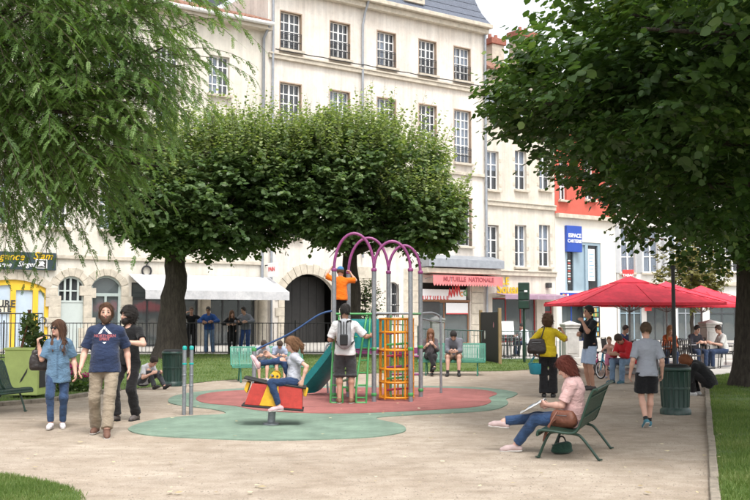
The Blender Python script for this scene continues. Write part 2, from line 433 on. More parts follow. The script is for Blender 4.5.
# fallen leaves and pebbles
def litter(n, seed):
    r = np.random.default_rng(seed); Vv = []; Ff = []; T = []
    for i in range(n):
        Y = 9 + 19 * r.uniform() ** 1.5; X = r.uniform(-.39, .37) * Y
        s = r.uniform(.018, .042); a = r.uniform(0, 6.28); c, d = math.cos(a), math.sin(a); z = gz(X, Y) + .022 + (.016 if -3.6 < X < 1.9 and 12.4 < Y < 22.5 else 0)
        k = r.uniform(-.4, .4, 4) * s
        o = len(Vv)
        for (u, v), w in zip(((-1, 0), (0, .62), (1.1, 0), (0, -.62)), k):
            Vv.append((X + s * (u * c - v * d), Y + s * (u * d + v * c), z + abs(w) * .8))
        Ff.append((o, o + 1, o + 2, o + 3)); T.append(r.uniform())
    return Vv, Ff, T
M_litter = leafmat('fallen_leaf', (.30, .22, .12), (.55, .46, .28), (.66, .60, .46), .2, .7)
a = litter(190, 5); o = np_obj('fallen_leaves', a[0], a[1], M_litter, tint=a[2]); tag(o, 'dry yellow leaves strewn over the sandy ground', 'leaves', kind='stuff')
M_peb = mat('pebble', (.30, .25, .20), .9, .4, 30)
def pebbles(n, seed):
    r = np.random.default_rng(seed); Y = 8.5 + 12 * r.uniform(size=n) ** 1.6; X = r.uniform(-.39, .36, n) * Y; s = r.uniform(.004, .012, n)
    base = np.array([(1, 0, 0), (0, 1, 0), (-1, 0, 0), (0, -1, 0), (0, 0, .8)]); a = r.uniform(0, 6.28, n)
    c, d = np.cos(a)[:, None], np.sin(a)[:, None]
    bx = base[None, :, 0] * c - base[None, :, 1] * d; by = base[None, :, 0] * d + base[None, :, 1] * c
    Vv = np.stack([X[:, None] + bx * s[:, None], Y[:, None] + by * s[:, None] * .8, base[None, :, 2] * s[:, None] + .001 + 0 * bx], -1).reshape(-1, 3)
    f = np.array([(0, 1, 4), (1, 2, 4), (2, 3, 4), (3, 0, 4)]); Ff = (f[None] + (np.arange(n) * 5)[:, None, None]).reshape(-1, 3)
    return Vv, Ff
a = pebbles(9000, 8); o = np_obj('pebbles', a[0], a[1], M_peb); tag(o, 'small loose pebbles on the sandy ground', 'pebbles', kind='stuff')

# ------------------------------------------------------------------ house row
FO = Vector((-4.2, 50.0, 0)); FA = math.atan2(.585, .811)
FD = Vector((math.cos(FA), math.sin(FA), 0)); FN = Vector((math.sin(FA), -math.cos(FA), 0))
def FP(px_, py_, out=0.0):
    """pixel -> (t along the row, height) on the plane 'out' metres in front of the facades"""
    d = ray(px_, py_); o = FO + FN * out - Vector((0, 0, CAM_H)); k = o.dot(FN) / d.dot(FN)
    p = Vector((0, 0, CAM_H)) + d * k
    return (p - FO).dot(FD), p.z
FT = lambda px_, py_=320, out=0.0: FP(px_, py_, out)[0]
FZ = lambda px_, py_, out=0.0: FP(px_, py_, out)[1]

def wallmat(name, c, c2, streak=.16):
    m = bpy.data.materials.new(name); m.use_nodes = True
    n, l = m.node_tree.nodes, m.node_tree.links; b = n['Principled BSDF']
    b.inputs['Roughness'].default_value = .92; b.inputs['Specular IOR Level'].default_value = .15
    tc = n.new('ShaderNodeTexCoord')
    def noise(s, st, d=7):
        mp = n.new('ShaderNodeMapping'); mp.inputs['Scale'].default_value = st; l.new(tc.outputs['Object'], mp.inputs[0])
        z = n.new('ShaderNodeTexNoise'); z.inputs['Scale'].default_value = s; z.inputs['Detail'].default_value = d; z.inputs['Roughness'].default_value = .7
        l.new(mp.outputs[0], z.inputs['Vector']); return z.outputs['Fac']
    def ramp(f, p0, p1, a, b_):
        r = n.new('ShaderNodeValToRGB'); r.color_ramp.elements[0].position = p0; r.color_ramp.elements[1].position = p1
        r.color_ramp.elements[0].color = (*a, 1); r.color_ramp.elements[1].color = (*b_, 1); l.new(f, r.inputs[0]); return r.outputs[0]
    base = ramp(noise(.45, (1, 1, 1)), .35, .65, c, c2)
    st_ = ramp(noise(1.1, (2.4, 2.4, .16)), .25, .6, (1 - streak * 1.5,) * 3, (1, 1, 1))
    sp = ramp(noise(4, (1, 1, 1)), .3, .5, (1 - streak * .6,) * 3, (1, 1, 1))
    x = n.new('ShaderNodeMixRGB'); x.blend_type = 'MULTIPLY'; x.inputs[0].default_value = 1; l.new(base, x.inputs[1]); l.new(st_, x.inputs[2])
    y = n.new('ShaderNodeMixRGB'); y.blend_type = 'MULTIPLY'; y.inputs[0].default_value = 1; l.new(x.outputs[0], y.inputs[1]); l.new(sp, y.inputs[2])
    l.new(y.outputs[0], b.inputs['Base Color'])
    bp = n.new('ShaderNodeBump'); bp.inputs['Strength'].default_value = .35; bp.inputs['Distance'].default_value = .03
    l.new(noise(9, (1, 1, 1)), bp.inputs['Height']); l.new(bp.outputs[0], b.inputs['Normal'])
    MATS[name] = m; return m
M_wA = wallmat('cream_render', (.61, .565, .485), (.72, .685, .61))
M_wB = wallmat('pale_stone_render', (.655, .59, .52), (.745, .705, .645), .20)
M_wC = wallmat('beige_render', (.585, .525, .445), (.69, .64, .56), .18)
M_wD = wallmat('white_render', (.70, .66, .58), (.76, .73, .66), .07)
M_wE = wallmat('pale_grey_render', (.66, .64, .60), (.74, .73, .70), .08)
M_stone = mat('cut_stone', (.50, .45, .37), .9, .2, 3, .4, 20)
M_wframe = mat('white_window_paint', (.72, .72, .71), .5, .06, 4)
M_glass = glassmat('window_glass', (.86, .90, .95), .72)
M_shopglass = glassmat('shop_glass', (.62, .72, .74), .45, .04, .24)  # grey-blue lifted into the pane colour in place of reflections
M_curtain = mat('net_curtain', (.78, .80, .84), .9, .22, 3, stretch=(8, 8, .3))
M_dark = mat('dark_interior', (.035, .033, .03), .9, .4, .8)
M_iron = mat('black_iron', (.022, .022, .024), .5, .2, 9, spec=.5)
M_zinc = mat('zinc', (.30, .32, .35), .5, .15, 3, metal=.3)
M_slate = mat('slate_roof', (.115, .13, .165), .6, .25, 14, .5, 20)
M_tile = mat('clay_roof_tile', (.25, .13, .09), .85, .3, 8, .3)
M_yellow = mat('yellow_paint', (.72, .46, .045), .5, .08, 4)
M_paleglass = mat('frosted_pale_blue_glass', (.47, .56, .66), .25, .1, 1.2, spec=.6)
M_awnw = granules(mat('white_awning_cloth', (.52, .53, .555), .85, .10, 2, .15, 60), 3, .84, 1.03)
M_awnp = mat('pink_awning_cloth', (.62, .19, .19), .85, .10, 2, .15, 60)
M_awnb = mat('mauve_awning_cloth', (.30, .20, .26), .85, .15, 2)
M_brown = mat('brown_shop_wood', (.25, .125, .065), .55, .2, 6, stretch=(1, 1, 8))
M_white = mat('white_board', (.78, .78, .78), .5, .03, 2)
M_redp = mat('red_paint', (.30, .03, .03), .5, .1, 3)
M_redwall = mat('red_render', (.50, .105, .075), .85, .1, 2)
M_blue = mat('blue_sign', (.028, .075, .36), .45, .06, 2)
M_blueglass = mat('blue_grey_panel', (.27, .36, .42), .3, .1, 1, spec=.5)
M_gsign = mat('dark_green_fascia', (.035, .055, .062), .5, .15, 3)
M_gold = mat('gold_letters', (.58, .38, .015), .45, .15, 8)
M_ink = mat('dark_letters', (.05, .05, .05), .6, .1, 3)
M_redl = mat('red_letters', (.62, .05, .05), .5, .05, 3)
M_orl = mat('orange_letters', (.75, .33, .12), .5, .05, 3)
M_grl = mat('green_letters', (.10, .28, .10), .5, .05, 3)
M_shutter = mat('grey_shutter', (.50, .51, .52), .6, .08, 3)

M_seam = mat('awning_seam', (.42, .42, .44), .9, .1)
def bld(name, label): 
    e = empty(name, tuple(FO), FA, label, 'building'); return e
def facade(e, t0, t1, z0, z1, ops, m, arch=(), depth=9, thick=.28, top=True, name='wall'):
    b = MB(); ts = sorted({t0, t1, *[o[0] for o in ops], *[o[1] for o in ops]}); zs = sorted({z0, z1, *[o[2] for o in ops], *[o[3] for o in ops]})
    inside = lambda t, z: any(o[0] < t < o[1] and o[2] < z < o[3] for o in ops)
    for i in range(len(ts) - 1):
        j = 0
        while j < len(zs) - 1:
            tm = (ts[i] + ts[i + 1]) / 2
            if inside(tm, (zs[j] + zs[j + 1]) / 2): j += 1; continue
            k = j
            while k + 1 < len(zs) - 1 and not inside(tm, (zs[k + 1] + zs[k + 2]) / 2): k += 1
            b.add([(ts[i], 0, zs[j]), (ts[i + 1], 0, zs[j]), (ts[i + 1], 0, zs[k + 1]), (ts[i], 0, zs[k + 1])], [(0, 1, 2, 3)]); j = k + 1
    for (a, c, d, f) in ops:
        y = thick
        b.add([(a, 0, d), (a, 0, f), (a, y, f), (a, y, d)], [(0, 1, 2, 3)]); b.add([(c, 0, d), (c, y, d), (c, y, f), (c, 0, f)], [(0, 1, 2, 3)])
        b.add([(a, 0, f), (c, 0, f), (c, y, f), (a, y, f)], [(0, 1, 2, 3)]); b.add([(a, 0, d), (a, y, d), (c, y, d), (c, 0, d)], [(0, 1, 2, 3)])
    for (a, c, sp, ap) in arch:            # spandrels over a segmental arch inside the opening a..c, spring sp, apex ap
        w = (c - a) / 2; h = ap - sp; rad = (w * w + h * h) / (2 * h); mid = (a + c) / 2; zc = ap - rad; N = 14
        pts = [(mid - w + 2 * w * i / N, zc + math.sqrt(max(rad * rad - (-w + 2 * w * i / N) ** 2, 0))) for i in range(N + 1)]
        for p, q in zip(pts[:-1], pts[1:]):
            b.add([(p[0], 0, p[1]), (q[0], 0, q[1]), (q[0], 0, ap + .001), (p[0], 0, ap + .001), (p[0], thick, p[1]), (q[0], thick, q[1])], [(0, 1, 2, 3), (0, 4, 5, 1)])
    b.add([(t0, 0, z0), (t0, 0, z1), (t0, depth, z1), (t0, depth, z0)], [(0, 1, 2, 3)]); b.add([(t1, 0, z0), (t1, depth, z0), (t1, depth, z1), (t1, 0, z1)], [(0, 1, 2, 3)])
    if top: b.add([(t0, 0, z1), (t1, 0, z1), (t1, depth, z1), (t0, depth, z1)], [(0, 1, 2, 3)])
    o = b.build(name, m, e)
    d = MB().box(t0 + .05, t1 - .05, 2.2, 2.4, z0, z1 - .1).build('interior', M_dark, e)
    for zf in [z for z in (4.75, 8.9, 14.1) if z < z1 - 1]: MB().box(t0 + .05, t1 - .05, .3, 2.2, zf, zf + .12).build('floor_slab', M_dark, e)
    return o
WCACHE = {}; CURT = (.93, .8, .97, .86)
def window(e, tc, z0, w, h, rows=4, cols=2, rail=True, cur=True, y=.19, frame=None, glass=None, sill=True, surround=None):
    key = (round(w, 2), round(h, 2), rows, cols, frame.name if frame else 0)
    if key not in WCACHE:
        b = MB(); fw = .06
        b.box(-w / 2, -w / 2 + fw, 0, .06, 0, h).box(w / 2 - fw, w / 2, 0, .06, 0, h).box(-w / 2 + fw, w / 2 - fw, .001, .059, h - fw, h).box(-w / 2 + fw, w / 2 - fw, .001, .059, 0, fw * 1.5)
        b.box(-.05, .05, -.012, .05, fw * 1.5, h - fw)
        for s in (-1, 1):
            x0, x1 = (s * .05, s * (w / 2 - fw)) if s > 0 else (s * (w / 2 - fw), s * .05)
            for k in range(1, cols): xm = x0 + (x1 - x0) * k / cols; b.box(xm - .024, xm + .024, .008, .04, fw * 1.5, h - fw)
            for k in range(1, rows): zm = fw * 1.5 + (h - fw * 2.5) * k / rows; b.box(x0, x1, .011, .043, zm - .027, zm + .027)
        g = MB().box(-w / 2 + .02, w / 2 - .02, .027, .033, .03, h - .03)
        c = MB(); N = 10
        for s in (-1, 1):
            cw = w * .5 * CURT[len(WCACHE) % len(CURT)]
            for k in range(N):
                xa, xb = s * (w / 2 - cw * k / N), s * (w / 2 - cw * (k + 1) / N); ya, yb = .055 + .03 * (k % 2), .055 + .03 * ((k + 1) % 2)
                c.add([(xa, ya, .05), (xb, yb, .05), (xb, yb, h - .03), (xa, ya, h - .03)], [(0, 1, 2, 3)])
        rl = MB(); rh = .86; n = max(6, int(w / .105))
        for zz in (.05, rh - .1, rh): rl.box(-w / 2 + .01, w / 2 - .01, -.26, -.24, zz, zz + .025)
        for k in range(n + 1): x = -w / 2 + .02 + (w - .04) * k / n; rl.box(x - .008, x + .008, -.257, -.243, .05, rh)
        for k in range(n): x = -w / 2 + .02 + (w - .04) * (k + .5) / n; rl.box(x - .03, x + .03, -.256, -.244, rh * .45, rh * .45 + .05)
        sl = MB().box(-w / 2 - .1, w / 2 + .1, -.22, .0, -.12, -.001)
        WCACHE[key] = (b.mesh('window', frame or M_wframe), g.mesh('pane', glass or M_glass), c.mesh('curtain', M_curtain), rl.mesh('railing', M_iron), sl.mesh('sill', M_stone))
    me = WCACHE[key]
    o = inst(me[0], 'window', e, (tc, y, z0)); inst(me[1], 'pane', o)
    o.rotation_euler = (random.uniform(-.006, .006), 0, random.uniform(-.008, .008)); rv = random.random()
    if cur and rv < .85:
        c_ = inst(me[2], 'curtain', o)
        if rv < .22: c_.scale = (1, 1, random.uniform(.45, .8)); c_.location.z = h * (1 - c_.scale.z)
        elif rv < .40: c_.scale = (.5, 1, 1); c_.location.x = random.choice((-1, 1)) * w * .24
    if rail: inst(me[3], 'railing', o)
    if sill: inst(me[4], 'sill', o, (0, -.19, 0))
    return o
def arch_stones(e, a, c, sp, ap, zb, m=M_stone, proud=.03, vd=.42):
    w = (c - a) / 2; h = ap - sp; rad = (w * w + h * h) / (2 * h); mid = (a + c) / 2; zc = ap - rad; th = math.asin(min(1, w / rad))
    n = max(7, int(2 * th * rad / .34)) | 1
    for i in range(n):
        a0, a1 = -th + 2 * th * (i + .03) / n, -th + 2 * th * (i + .97) / n; o = vd * random.uniform(.85, 1.1)
        poly = [(mid + r_ * math.sin(q), zc + r_ * math.cos(q)) for r_, q in ((rad, a0), (rad, a1), (rad + o, a1), (rad + o, a0))]
        MB().prism(poly, -proud - random.uniform(0, .012), .1, 'y').build('arch_stone', m, e, .012)
    z = zb; i = 0
    while z < sp - .1:
        hh = min(random.uniform(.38, .5), sp - z)
        for s, x in ((-1, a), (1, c)):
            ww = random.choice((.34, .52)) 
            x0, x1 = (x - ww, x - .002) if s < 0 else (x + .002, x + ww)
            MB().box(x0, x1, -proud - random.uniform(0, .012), .1, z + .008, z + hh - .004).build('jamb_stone', m, e, .012)
        z += hh; i += 1
def awning(e, t0, t1, zw, zf, out, val, m, scallop=0, name='awning', side=True):
    b = MB(); N = 12
    for k in range(N):
        a, c = t0 + (t1 - t0) * k / N, t0 + (t1 - t0) * (k + 1) / N; s = .02 * math.sin(k * 2.1)
        b.add([(a, -.06, zw), (c, -.06, zw), (c, -out, zf), (a, -out, zf), (a, -.06, zw + .02), (c, -.06, zw + .02), (c, -out, zf + .02), (a, -out, zf + .02)], [(0, 1, 2, 3), (7, 6, 5, 4)])
    o = b.build(name, m, e)
    v = MB()
    if scallop:
        n = scallop
        for k in range(n):
            a, c = t0 + (t1 - t0) * k / n, t0 + (t1 - t0) * (k + 1) / n
            pts = [(a, zf + .02)] + [(a + (c - a) * i / 6, zf - val + .0 - .12 * val * 3 * math.sin(math.pi * i / 6)) for i in range(7)] + [(c, zf + .02)]
            v.prism(pts, -out - .012, -out - .002, 'y')
    else: v.box(t0, t1, -out - .012, -out - .002, zf - val, zf + .02)
    v.build('valance', m, o)
    for k in range(1, int((t1 - t0) / 1.25)):
        x = t0 + (t1 - t0) * k / int((t1 - t0) / 1.25); MB().add([(x - .012, -.06, zw + .024), (x + .012, -.06, zw + .024), (x + .012, -out, zf + .024), (x - .012, -out, zf + .024), (x + .012, -out - .016, zf), (x - .012, -out - .016, zf), (x + .012, -out - .016, zf - val), (x - .012, -out - .016, zf - val)], [(0, 1, 2, 3), (3, 2, 4, 5), (5, 4, 6, 7)]).build('seam', M_seam, o)
    r = MB().tube([(t0, -out + .03, zf - .03), (t1, -out + .03, zf - .03)], .03, 6)
    for x in (t0 + .25, t1 - .25): r.tube([(x, -.05, zw - .25), (x, -out + .03, zf - .03)], .022, 6)
    r.build('arm', M_zinc, o)
    return o
def put_text(e, body, t, z, size, m, y=-.02, off=0.0, shear=0, name='lettering', spacing=1.0, align='CENTER'):
    return inst(text_mesh(body, size, m, .008, off, shear, align, spacing), name, e, (t, y, z), (R(90), 0, 0))
def shopfront(e, a, c, z0, z1, n, m, glass=M_shopglass, door=None, y=.16, trans=True):
    """framed glass front with n bays"""
    fw = .07; f = MB(); zt = z0 + (z1 - z0) * .76
    f.box(a, a + fw, y, y + .08, z0, z1).box(c - fw, c, y, y + .08, z0, z1).box(a + fw, c - fw, y + .002, y + .078, z1 - fw, z1).box(a + fw, c - fw, y + .002, y + .078, z0, z0 + .35)
    xs_ = [a + (c - a) * k / n for k in range(n + 1)]
    for x in xs_[1:-1]: f.box(x - fw / 2, x + fw / 2, y + .001, y + .079, z0 + .35, z1 - fw)
    if trans: f.box(a + fw, c - fw, y - .004, y + .07, zt, zt + fw)
    o = f.build('shop_front', m, e)
    for k in range(n): MB().box(xs_[k] + .03, xs_[k + 1] - .03, y + .035, y + .045, z0 + .3, z1 - .03).build('pane', glass, o)
    return o
PASTEL = [mat('display_%s' % k, c, .6, .15, 5) for k, c in (('cream', (.6, .5, .35)), ('white', (.66, .66, .64)), ('teal', (.1, .32, .32)), ('red', (.5, .08, .06)), ('ochre', (.5, .33, .09)), ('grey', (.24, .25, .27)), ('green', (.09, .22, .10)), ('sky', (.24, .42, .58)))]
def displays(e, a, c, z0, z1, n, seed, y0=.45, y1=1.3):
    r = random.Random(seed)
    for k in range(n):
        x = r.uniform(a, c - .3); w = r.uniform(.15, .6); z = r.uniform(z0, z1 - .3); h = r.uniform(.12, .55); y = r.uniform(y0, y1)
        MB().box(x, min(x + w, c), y, y + .1, z, z + h).build('display', r.choice(PASTEL), e)

# ---- house A: cream house with arched shops, left of the downpipe
tA0, tAB, tBC, tCD, tDE = FT(-260), FT(266), FT(486), FT(556), FT(617)
eA = bld('arcade_house', 'long cream house with arched shop openings and white awning')
a1 = (FT(-28, 320), FT(48.5, 320), -.1, FZ(12, 279.5)); a1s = FZ(46, 290)
a2 = (FT(57.5, 320), FT(84, 320), -.1, FZ(72, 276)); a2s = FZ(58, 286)
a3 = (FT(91, 320), FT(121, 320), -.1, FZ(105, 275.5)); a3s = FZ(92, 286)
a4 = (FT(131, 320), FT(199, 320), -.1, FZ(160, 283)); a5 = (FT(208, 320), FT(256, 320), -.1, FZ(230, 283))
zA = FZ(250, 24)
opsA = [a1, a2, a3, a4, a5]; winsA = []
for t in [FT(p_, 200) for p_ in (-60, -5, 55, 112, 166, 218)]:
    for z in (5.4, 9.0, 12.2):
        h = (2.3, 2.2, 1.9)[(5.4, 9.0, 12.2).index(z)]
        opsA.append((t - .55, t + .55, z, z + h)); winsA.append((t, z, h))
facade(eA, tA0, tAB, -.4, zA, opsA, M_wA, [(a1[0], a1[1], a1s, a1[3]), (a2[0], a2[1], a2s, a2[3]), (a3[0], a3[1], a3s, a3[3])])
for t, z, h in winsA: window(eA, t, z, 1.1, h, 4, 2, False)
for a, s_ in ((a1, a1s), (a2, a2s), (a3, a3s)): arch_stones(eA, a[0], a[1], s_, a[3], .2, proud=.02, vd=.36)
zl = FZ(110, 259)
MB().box(tA0, tAB - .3, -.10, -.001, zl - .06, zl + .12).build('string_course', M_stone, eA, .02)
# yellow shop front
def arcz(a, sp, t):
    w = (a[1] - a[0]) / 2; h = a[3] - sp; rad = (w * w + h * h) / (2 * h); return a[3] - rad + math.sqrt(max(rad * rad - (t - (a[0] + a[1]) / 2) ** 2, 0))
def arch_band(a, sp, w, y0, y1, N=18):
    b = MB()
    for k in range(N):
        p, q = a[0] + (a[1] - a[0]) * k / N, a[0] + (a[1] - a[0]) * (k + 1) / N
        zp, zq = arcz(a, sp, p), arcz(a, sp, q)
        b.add([(p, y0, zp - w), (q, y0, zq - w), (q, y0, zq), (p, y0, zp), (p, y1, zp - w), (q, y1, zq - w), (q, y1, zq), (p, y1, zp)], [(0, 1, 2, 3), (7, 6, 5, 4), (0, 4, 5, 1)])
    return b
b = arch_band(a1, a1s, .22, .06, .14); y0, y1 = .062, .138
for x, w in ((a1[0], .16), (a1[1] - .16, .16), (FT(10.5), .22), (FT(33), .22)): b.box(x, x + w, y0, y1, -.1, arcz(a1, a1s, x + w * .5) - .1)
b.box(FT(13), FT(34), .058, .13, FZ(24, 290), FZ(24, 290) + .25)
yo = b.build('yellow_shop_frame', M_yellow, eA); yo['label'] = 'bright yellow arched shop frame'
MB().box(a1[0], a1[1], .15, .16, -.1, a1[3] - .02).build('pane', M_paleglass, yo)
nb = MB().box(FT(-22), FT(8.6), .05, .06, FZ(4, 312), FZ(4, 300)).build('notice_board', mat('cream_notice', (.66, .62, .5), .6, .04), eA)
put_text(nb, 'TURE', FT(3), FZ(4, 304), .42, M_ink, .04, .006); put_text(nb, 'ISTE', FT(3.4), FZ(4, 309.3), .36, M_ink, .04, .006)
fs = MB().box(tA0 + 2, FT(55, 262), -.18, -.003, FZ(30, 270), FZ(30, 252.5)).build('fascia_sign', M_gsign, eA, .01)
put_text(fs, 'Regence', FT(3), FZ(7, 256.8), .44, M_gold, -.19, .005, .35); put_text(fs, 'Siam', FT(40), FZ(40, 256.4), .44, M_gold, -.19, .005, .35)
put_text(fs, 'Madame', FT(-5), FZ(1, 264.8), .32, M_white, -.19, .002, .35); put_text(fs, 'Singer', FT(24), FZ(24, 264.5), .30, M_white, -.19, .002, .35)
lg = MB().box(FT(33), FT(44.5), -.2, -.185, FZ(38, 268.5), FZ(38, 259.5)).build('logo_panel', M_white, fs)
MB().box(FT(33.8), FT(43.7), -.206, -.201, FZ(38, 267.8), FZ(38, 260.2)).build('logo_ground', M_ink, lg)
MB().prism([(FT(34.5), FZ(38, 267)), (FT(37), FZ(38, 264)), (FT(36), FZ(38, 262)), (FT(40), FZ(38, 261.2)), (FT(42), FZ(38, 263.5)), (FT(40.4), FZ(38, 265)), (FT(43), FZ(38, 267.2)), (FT(39), FZ(38, 265.8))], -.212, -.207, 'y').build('logo_mark', M_white, lg)
# arch 2: grey-green shutter with dark lights above
M_shut = mat('pale_green_shutter', (.47, .52, .50), .6, .06, 2)
b = arch_band(a2, a2s, .1, .10, .17)
for x in (a2[0], (a2[0] + a2[1]) / 2 - .04, a2[0] + (a2[1] - a2[0]) * .25, a2[0] + (a2[1] - a2[0]) * .75, a2[1] - .08): b.box(x, x + .08, .102, .168, FZ(70, 301), arcz(a2, a2s, x + .04) - .05)
b.box(a2[0] + .08, a2[1] - .08, .104, .166, FZ(70, 291.5), FZ(70, 290)); b.box(a2[0], a2[1], .10, .17, FZ(70, 302.5), FZ(70, 300.5))
so = b.build('window', M_shut, eA); MB().box(a2[0], a2[1], .18, .19, FZ(70, 302), a2[3]).build('pane', M_glass, so)
MB().box(a2[0], a2[1], .12, .15, -.1, FZ(70, 302.6)).build('shutter', M_shut, eA)
# arch 3: dark glazed door
b = arch_band(a3, a3s, .1, .10, .17); zz = FZ(100, 293)
b.box(a3[0], a3[0] + .1, .102, .168, -.1, a3s).box(a3[1] - .1, a3[1], .102, .168, -.1, a3s).box(a3[0] + .1, a3[1] - .1, .099, .165, zz - .14, zz).box((a3[0] + a3[1]) / 2 - .05, (a3[0] + a3[1]) / 2 + .05, .101, .16, -.1, zz - .14)
do = b.build('door', mat('grey_green_paint', (.36, .42, .40), .5, .1), eA); MB().box(a3[0], a3[1], .18, .19, -.1, a3[3]).build('pane', M_shopglass, do)
displays(eA, a3[0], a3[1], .3, 2.6, 8, 3)
# awning shop
M_anth = mat('anthracite_frame', (.06, .065, .07), .4, .1)
shopfront(eA, a4[0], a4[1], -.1, a4[3], 4, M_anth); shopfront(eA, a5[0], a5[1], -.1, a5[3], 3, M_anth)
displays(eA, a4[0], a4[1], .2, 2.4, 16, 4, .3, .7); displays(eA, a5[0], a5[1], .2, 2.6, 18, 5, .3, .7)
aw = awning(eA, FT(128, 276), FT(268.5, 276), FZ(200, 276), FZ(200, 291, 2.0), 2.0, .38, M_awnw); aw['label'] = 'wide white shop awning'
for k in range(2):
    ps = FT((199.5, 256.5)[k]); q = MB().lathe([(.30, 0), (.30, .12), (.24, .2), (.22, 2.9), (.27, 3.0), (.29, 3.1)], 16, (ps + .25, -.15, .0)).build('column', M_stone, eA)
ring = [(FT(146, 270) + .22 * math.cos(i * .52), -.08, FZ(146, 271) + .22 * math.sin(i * .52)) for i in range(12)]
MB().tube(ring, .045, 6, closed=True).tube([(FT(146, 270), -.02, FZ(146, 266)), (FT(146, 270) + .02, -.1, FZ(146, 263.5)), (FT(147, 270) + .05, -.1, FZ(146, 262))], .03, 6).build('wall_bracket', M_iron, eA)
# roof, gutter, downpipe
MB().prism([(-.55, zA + .05), (-.55, zA + .16), (6, zA + 2.6), (6, zA + .05)], tA0, tAB - .1, 'x').build('roof', M_tile, eA)
rt = eA.children[-1]
for k in range(26):
    x = tAB - .25 - k * .27
    pr = [(x + .12 * math.cos(q * .63), -.6, zA + .13 + .10 * math.sin(q * .63)) for q in range(6)]
    MB().add([*pr, *[(p[0], 1.5, p[2] + .79) for p in pr]], [(i, i + 1, i + 7, i + 6) for i in range(5)] + [(0, 5, 4, 3, 2, 1)], True).build('roof_tile', M_tile, rt)
MB().tube([(tA0, -.62, zA + .02), (tAB - .05, -.62, zA + .02)], .11, 8).build('gutter', mat('white_gutter', (.62, .62, .6), .5, .08), eA)
MB().box(tA0, tAB - .02, -.5, -.002, zA - .25, zA + .0).build('eaves', M_stone, eA)
MB().tube([(tAB - .2, -.55, zA), (tAB - .3, -.12, zA - .6), (tAB - .3, -.12, .3)], .07, 8).build('downpipe', M_zinc, eA)
# projecting sign at the corner
ws = MB().box(FT(264, 270) , FT(264, 270) + .14, -1.15, -.35, FZ(266, 277.5), FZ(266, 263.5)).build('projecting_sign', M_white, eA, .02)
put = inst(text_mesh('PAIN', .28, M_redl, .004, .006), 'lettering', ws, (FT(264, 270) - .008, -.75, FZ(266, 270)), (R(90), 0, R(-90)))
inst(put.data, 'lettering', ws, (FT(264, 270) + .148, -.75, FZ(266, 270)), (R(90), 0, R(90)))
MB().box(FT(264, 270) + .05, FT(264, 270) + .09, -.36, -.002, FZ(266, 266), FZ(266, 265)).build('bracket', M_iron, ws)

# ---- house B: tall pale house with slate mansard
eB = bld('mansard_house', 'tall pale stone house with white windows and slate mansard roof')
zB = 18.2; colsB = [FT(p_, 30) for p_ in (291, 340, 386.5, 427.5, 462)]
rowsB = [(5.5, 2.75, True), (10.25, 3.05, True), (15.0, 1.95, True)]
opsB = []; winsB = []
for t in colsB:
    for z, h, r_ in rowsB: opsB.append((t - .63, t + .63, z, z + h)); winsB.append((t, z, h, r_))
bA = (FT(284, 330), FT(334, 330), -.3, FZ(308, 274)); bAs = FZ(286, 290)
bW = (FT(386.5, 300), FT(399, 300), FZ(392, 317), FZ(392, 282)); bS = (FT(420.5, 320), FT(470.5, 320), -.3, FZ(445, 283))
opsB += [bA, bW, bS]
facade(eB, tAB, tBC, -.4, zB, opsB, M_wB, [(bA[0], bA[1], bAs, bA[3]), (bW[0], bW[1], bW[3] - .5, bW[3])])
for t, z, h, r_ in winsB:
    window(eB, t, z, 1.22, h, 6 if h > 3 else (5 if h > 2 else 4), 2, r_)
    s = MB().box(t - .66, t - .615, -.012, .22, z - .02, z + h + .04).box(t + .615, t + .66, -.012, .22, z - .02, z + h + .04).box(t - .615, t + .615, -.011, .22, z + h - .015, z + h + .04)
    s.build('reveal_liner', mat('shaded_reveal_brown', (.36, .27, .20), .9, .2, 3, .2, 20), eB)  # brown liner: the shade inside the stone reveals, put into their colour
window(eB, (bW[0] + bW[1]) / 2, bW[2], bW[1] - bW[0], bW[3] - bW[2], 3, 1, False, False, sill=True)
gr = MB()
for k in range(6): x = bW[0] + (bW[1] - bW[0]) * (k + .5) / 6; gr.box(x - .015, x + .015, -.05, -.02, bW[2], bW[3] - .1)
gr.box(bW[0], bW[1], -.051, -.019, bW[2] + .6, bW[2] + .63); gr.build('window_grille', M_iron, eB)
arch_stones(eB, bA[0], bA[1], bAs, bA[3], .2, proud=.05, vd=.5)
gd = MB(); n_ = 6
for k in range(n_): gd.box(bA[0] + (bA[1] - bA[0]) * k / n_ + .01, bA[0] + (bA[1] - bA[0]) * (k + 1) / n_ - .01, .9, .96, -.3, bA[3] - .1)
gd.build('gate', mat('dark_gate', (.022, .021, .020), .6, .2, 5), eB)
MB().box(tAB + .02, tBC - .02, -.16, -.002, 14.42, 14.62).box(tAB + .02, tBC - .02, -.22, -.002, 14.622, 14.70).build('string_course', M_stone, eB, .015)
MB().box(tAB + .02, tBC - .02, -.14, -.002, 9.55, 9.72).build('string_course', M_stone, eB, .015)
MB().box(tAB + .02, tBC + .1, -.35, -.002, zB - .25, zB + .05).box(tAB + .02, tBC + .2, -.6, -.002, zB + .052, zB + .28).build('cornice', M_stone, eB, .03)
cz = zB + .28
cable = [(tAB + .3 + (tBC - tAB - .5) * k / 30, -.24, 14.86 - .035 * math.sin(k * 1.05) ** 2) for k in range(31)]
MB().tube(cable, .028, 5).build('cable', M_iron, eB)
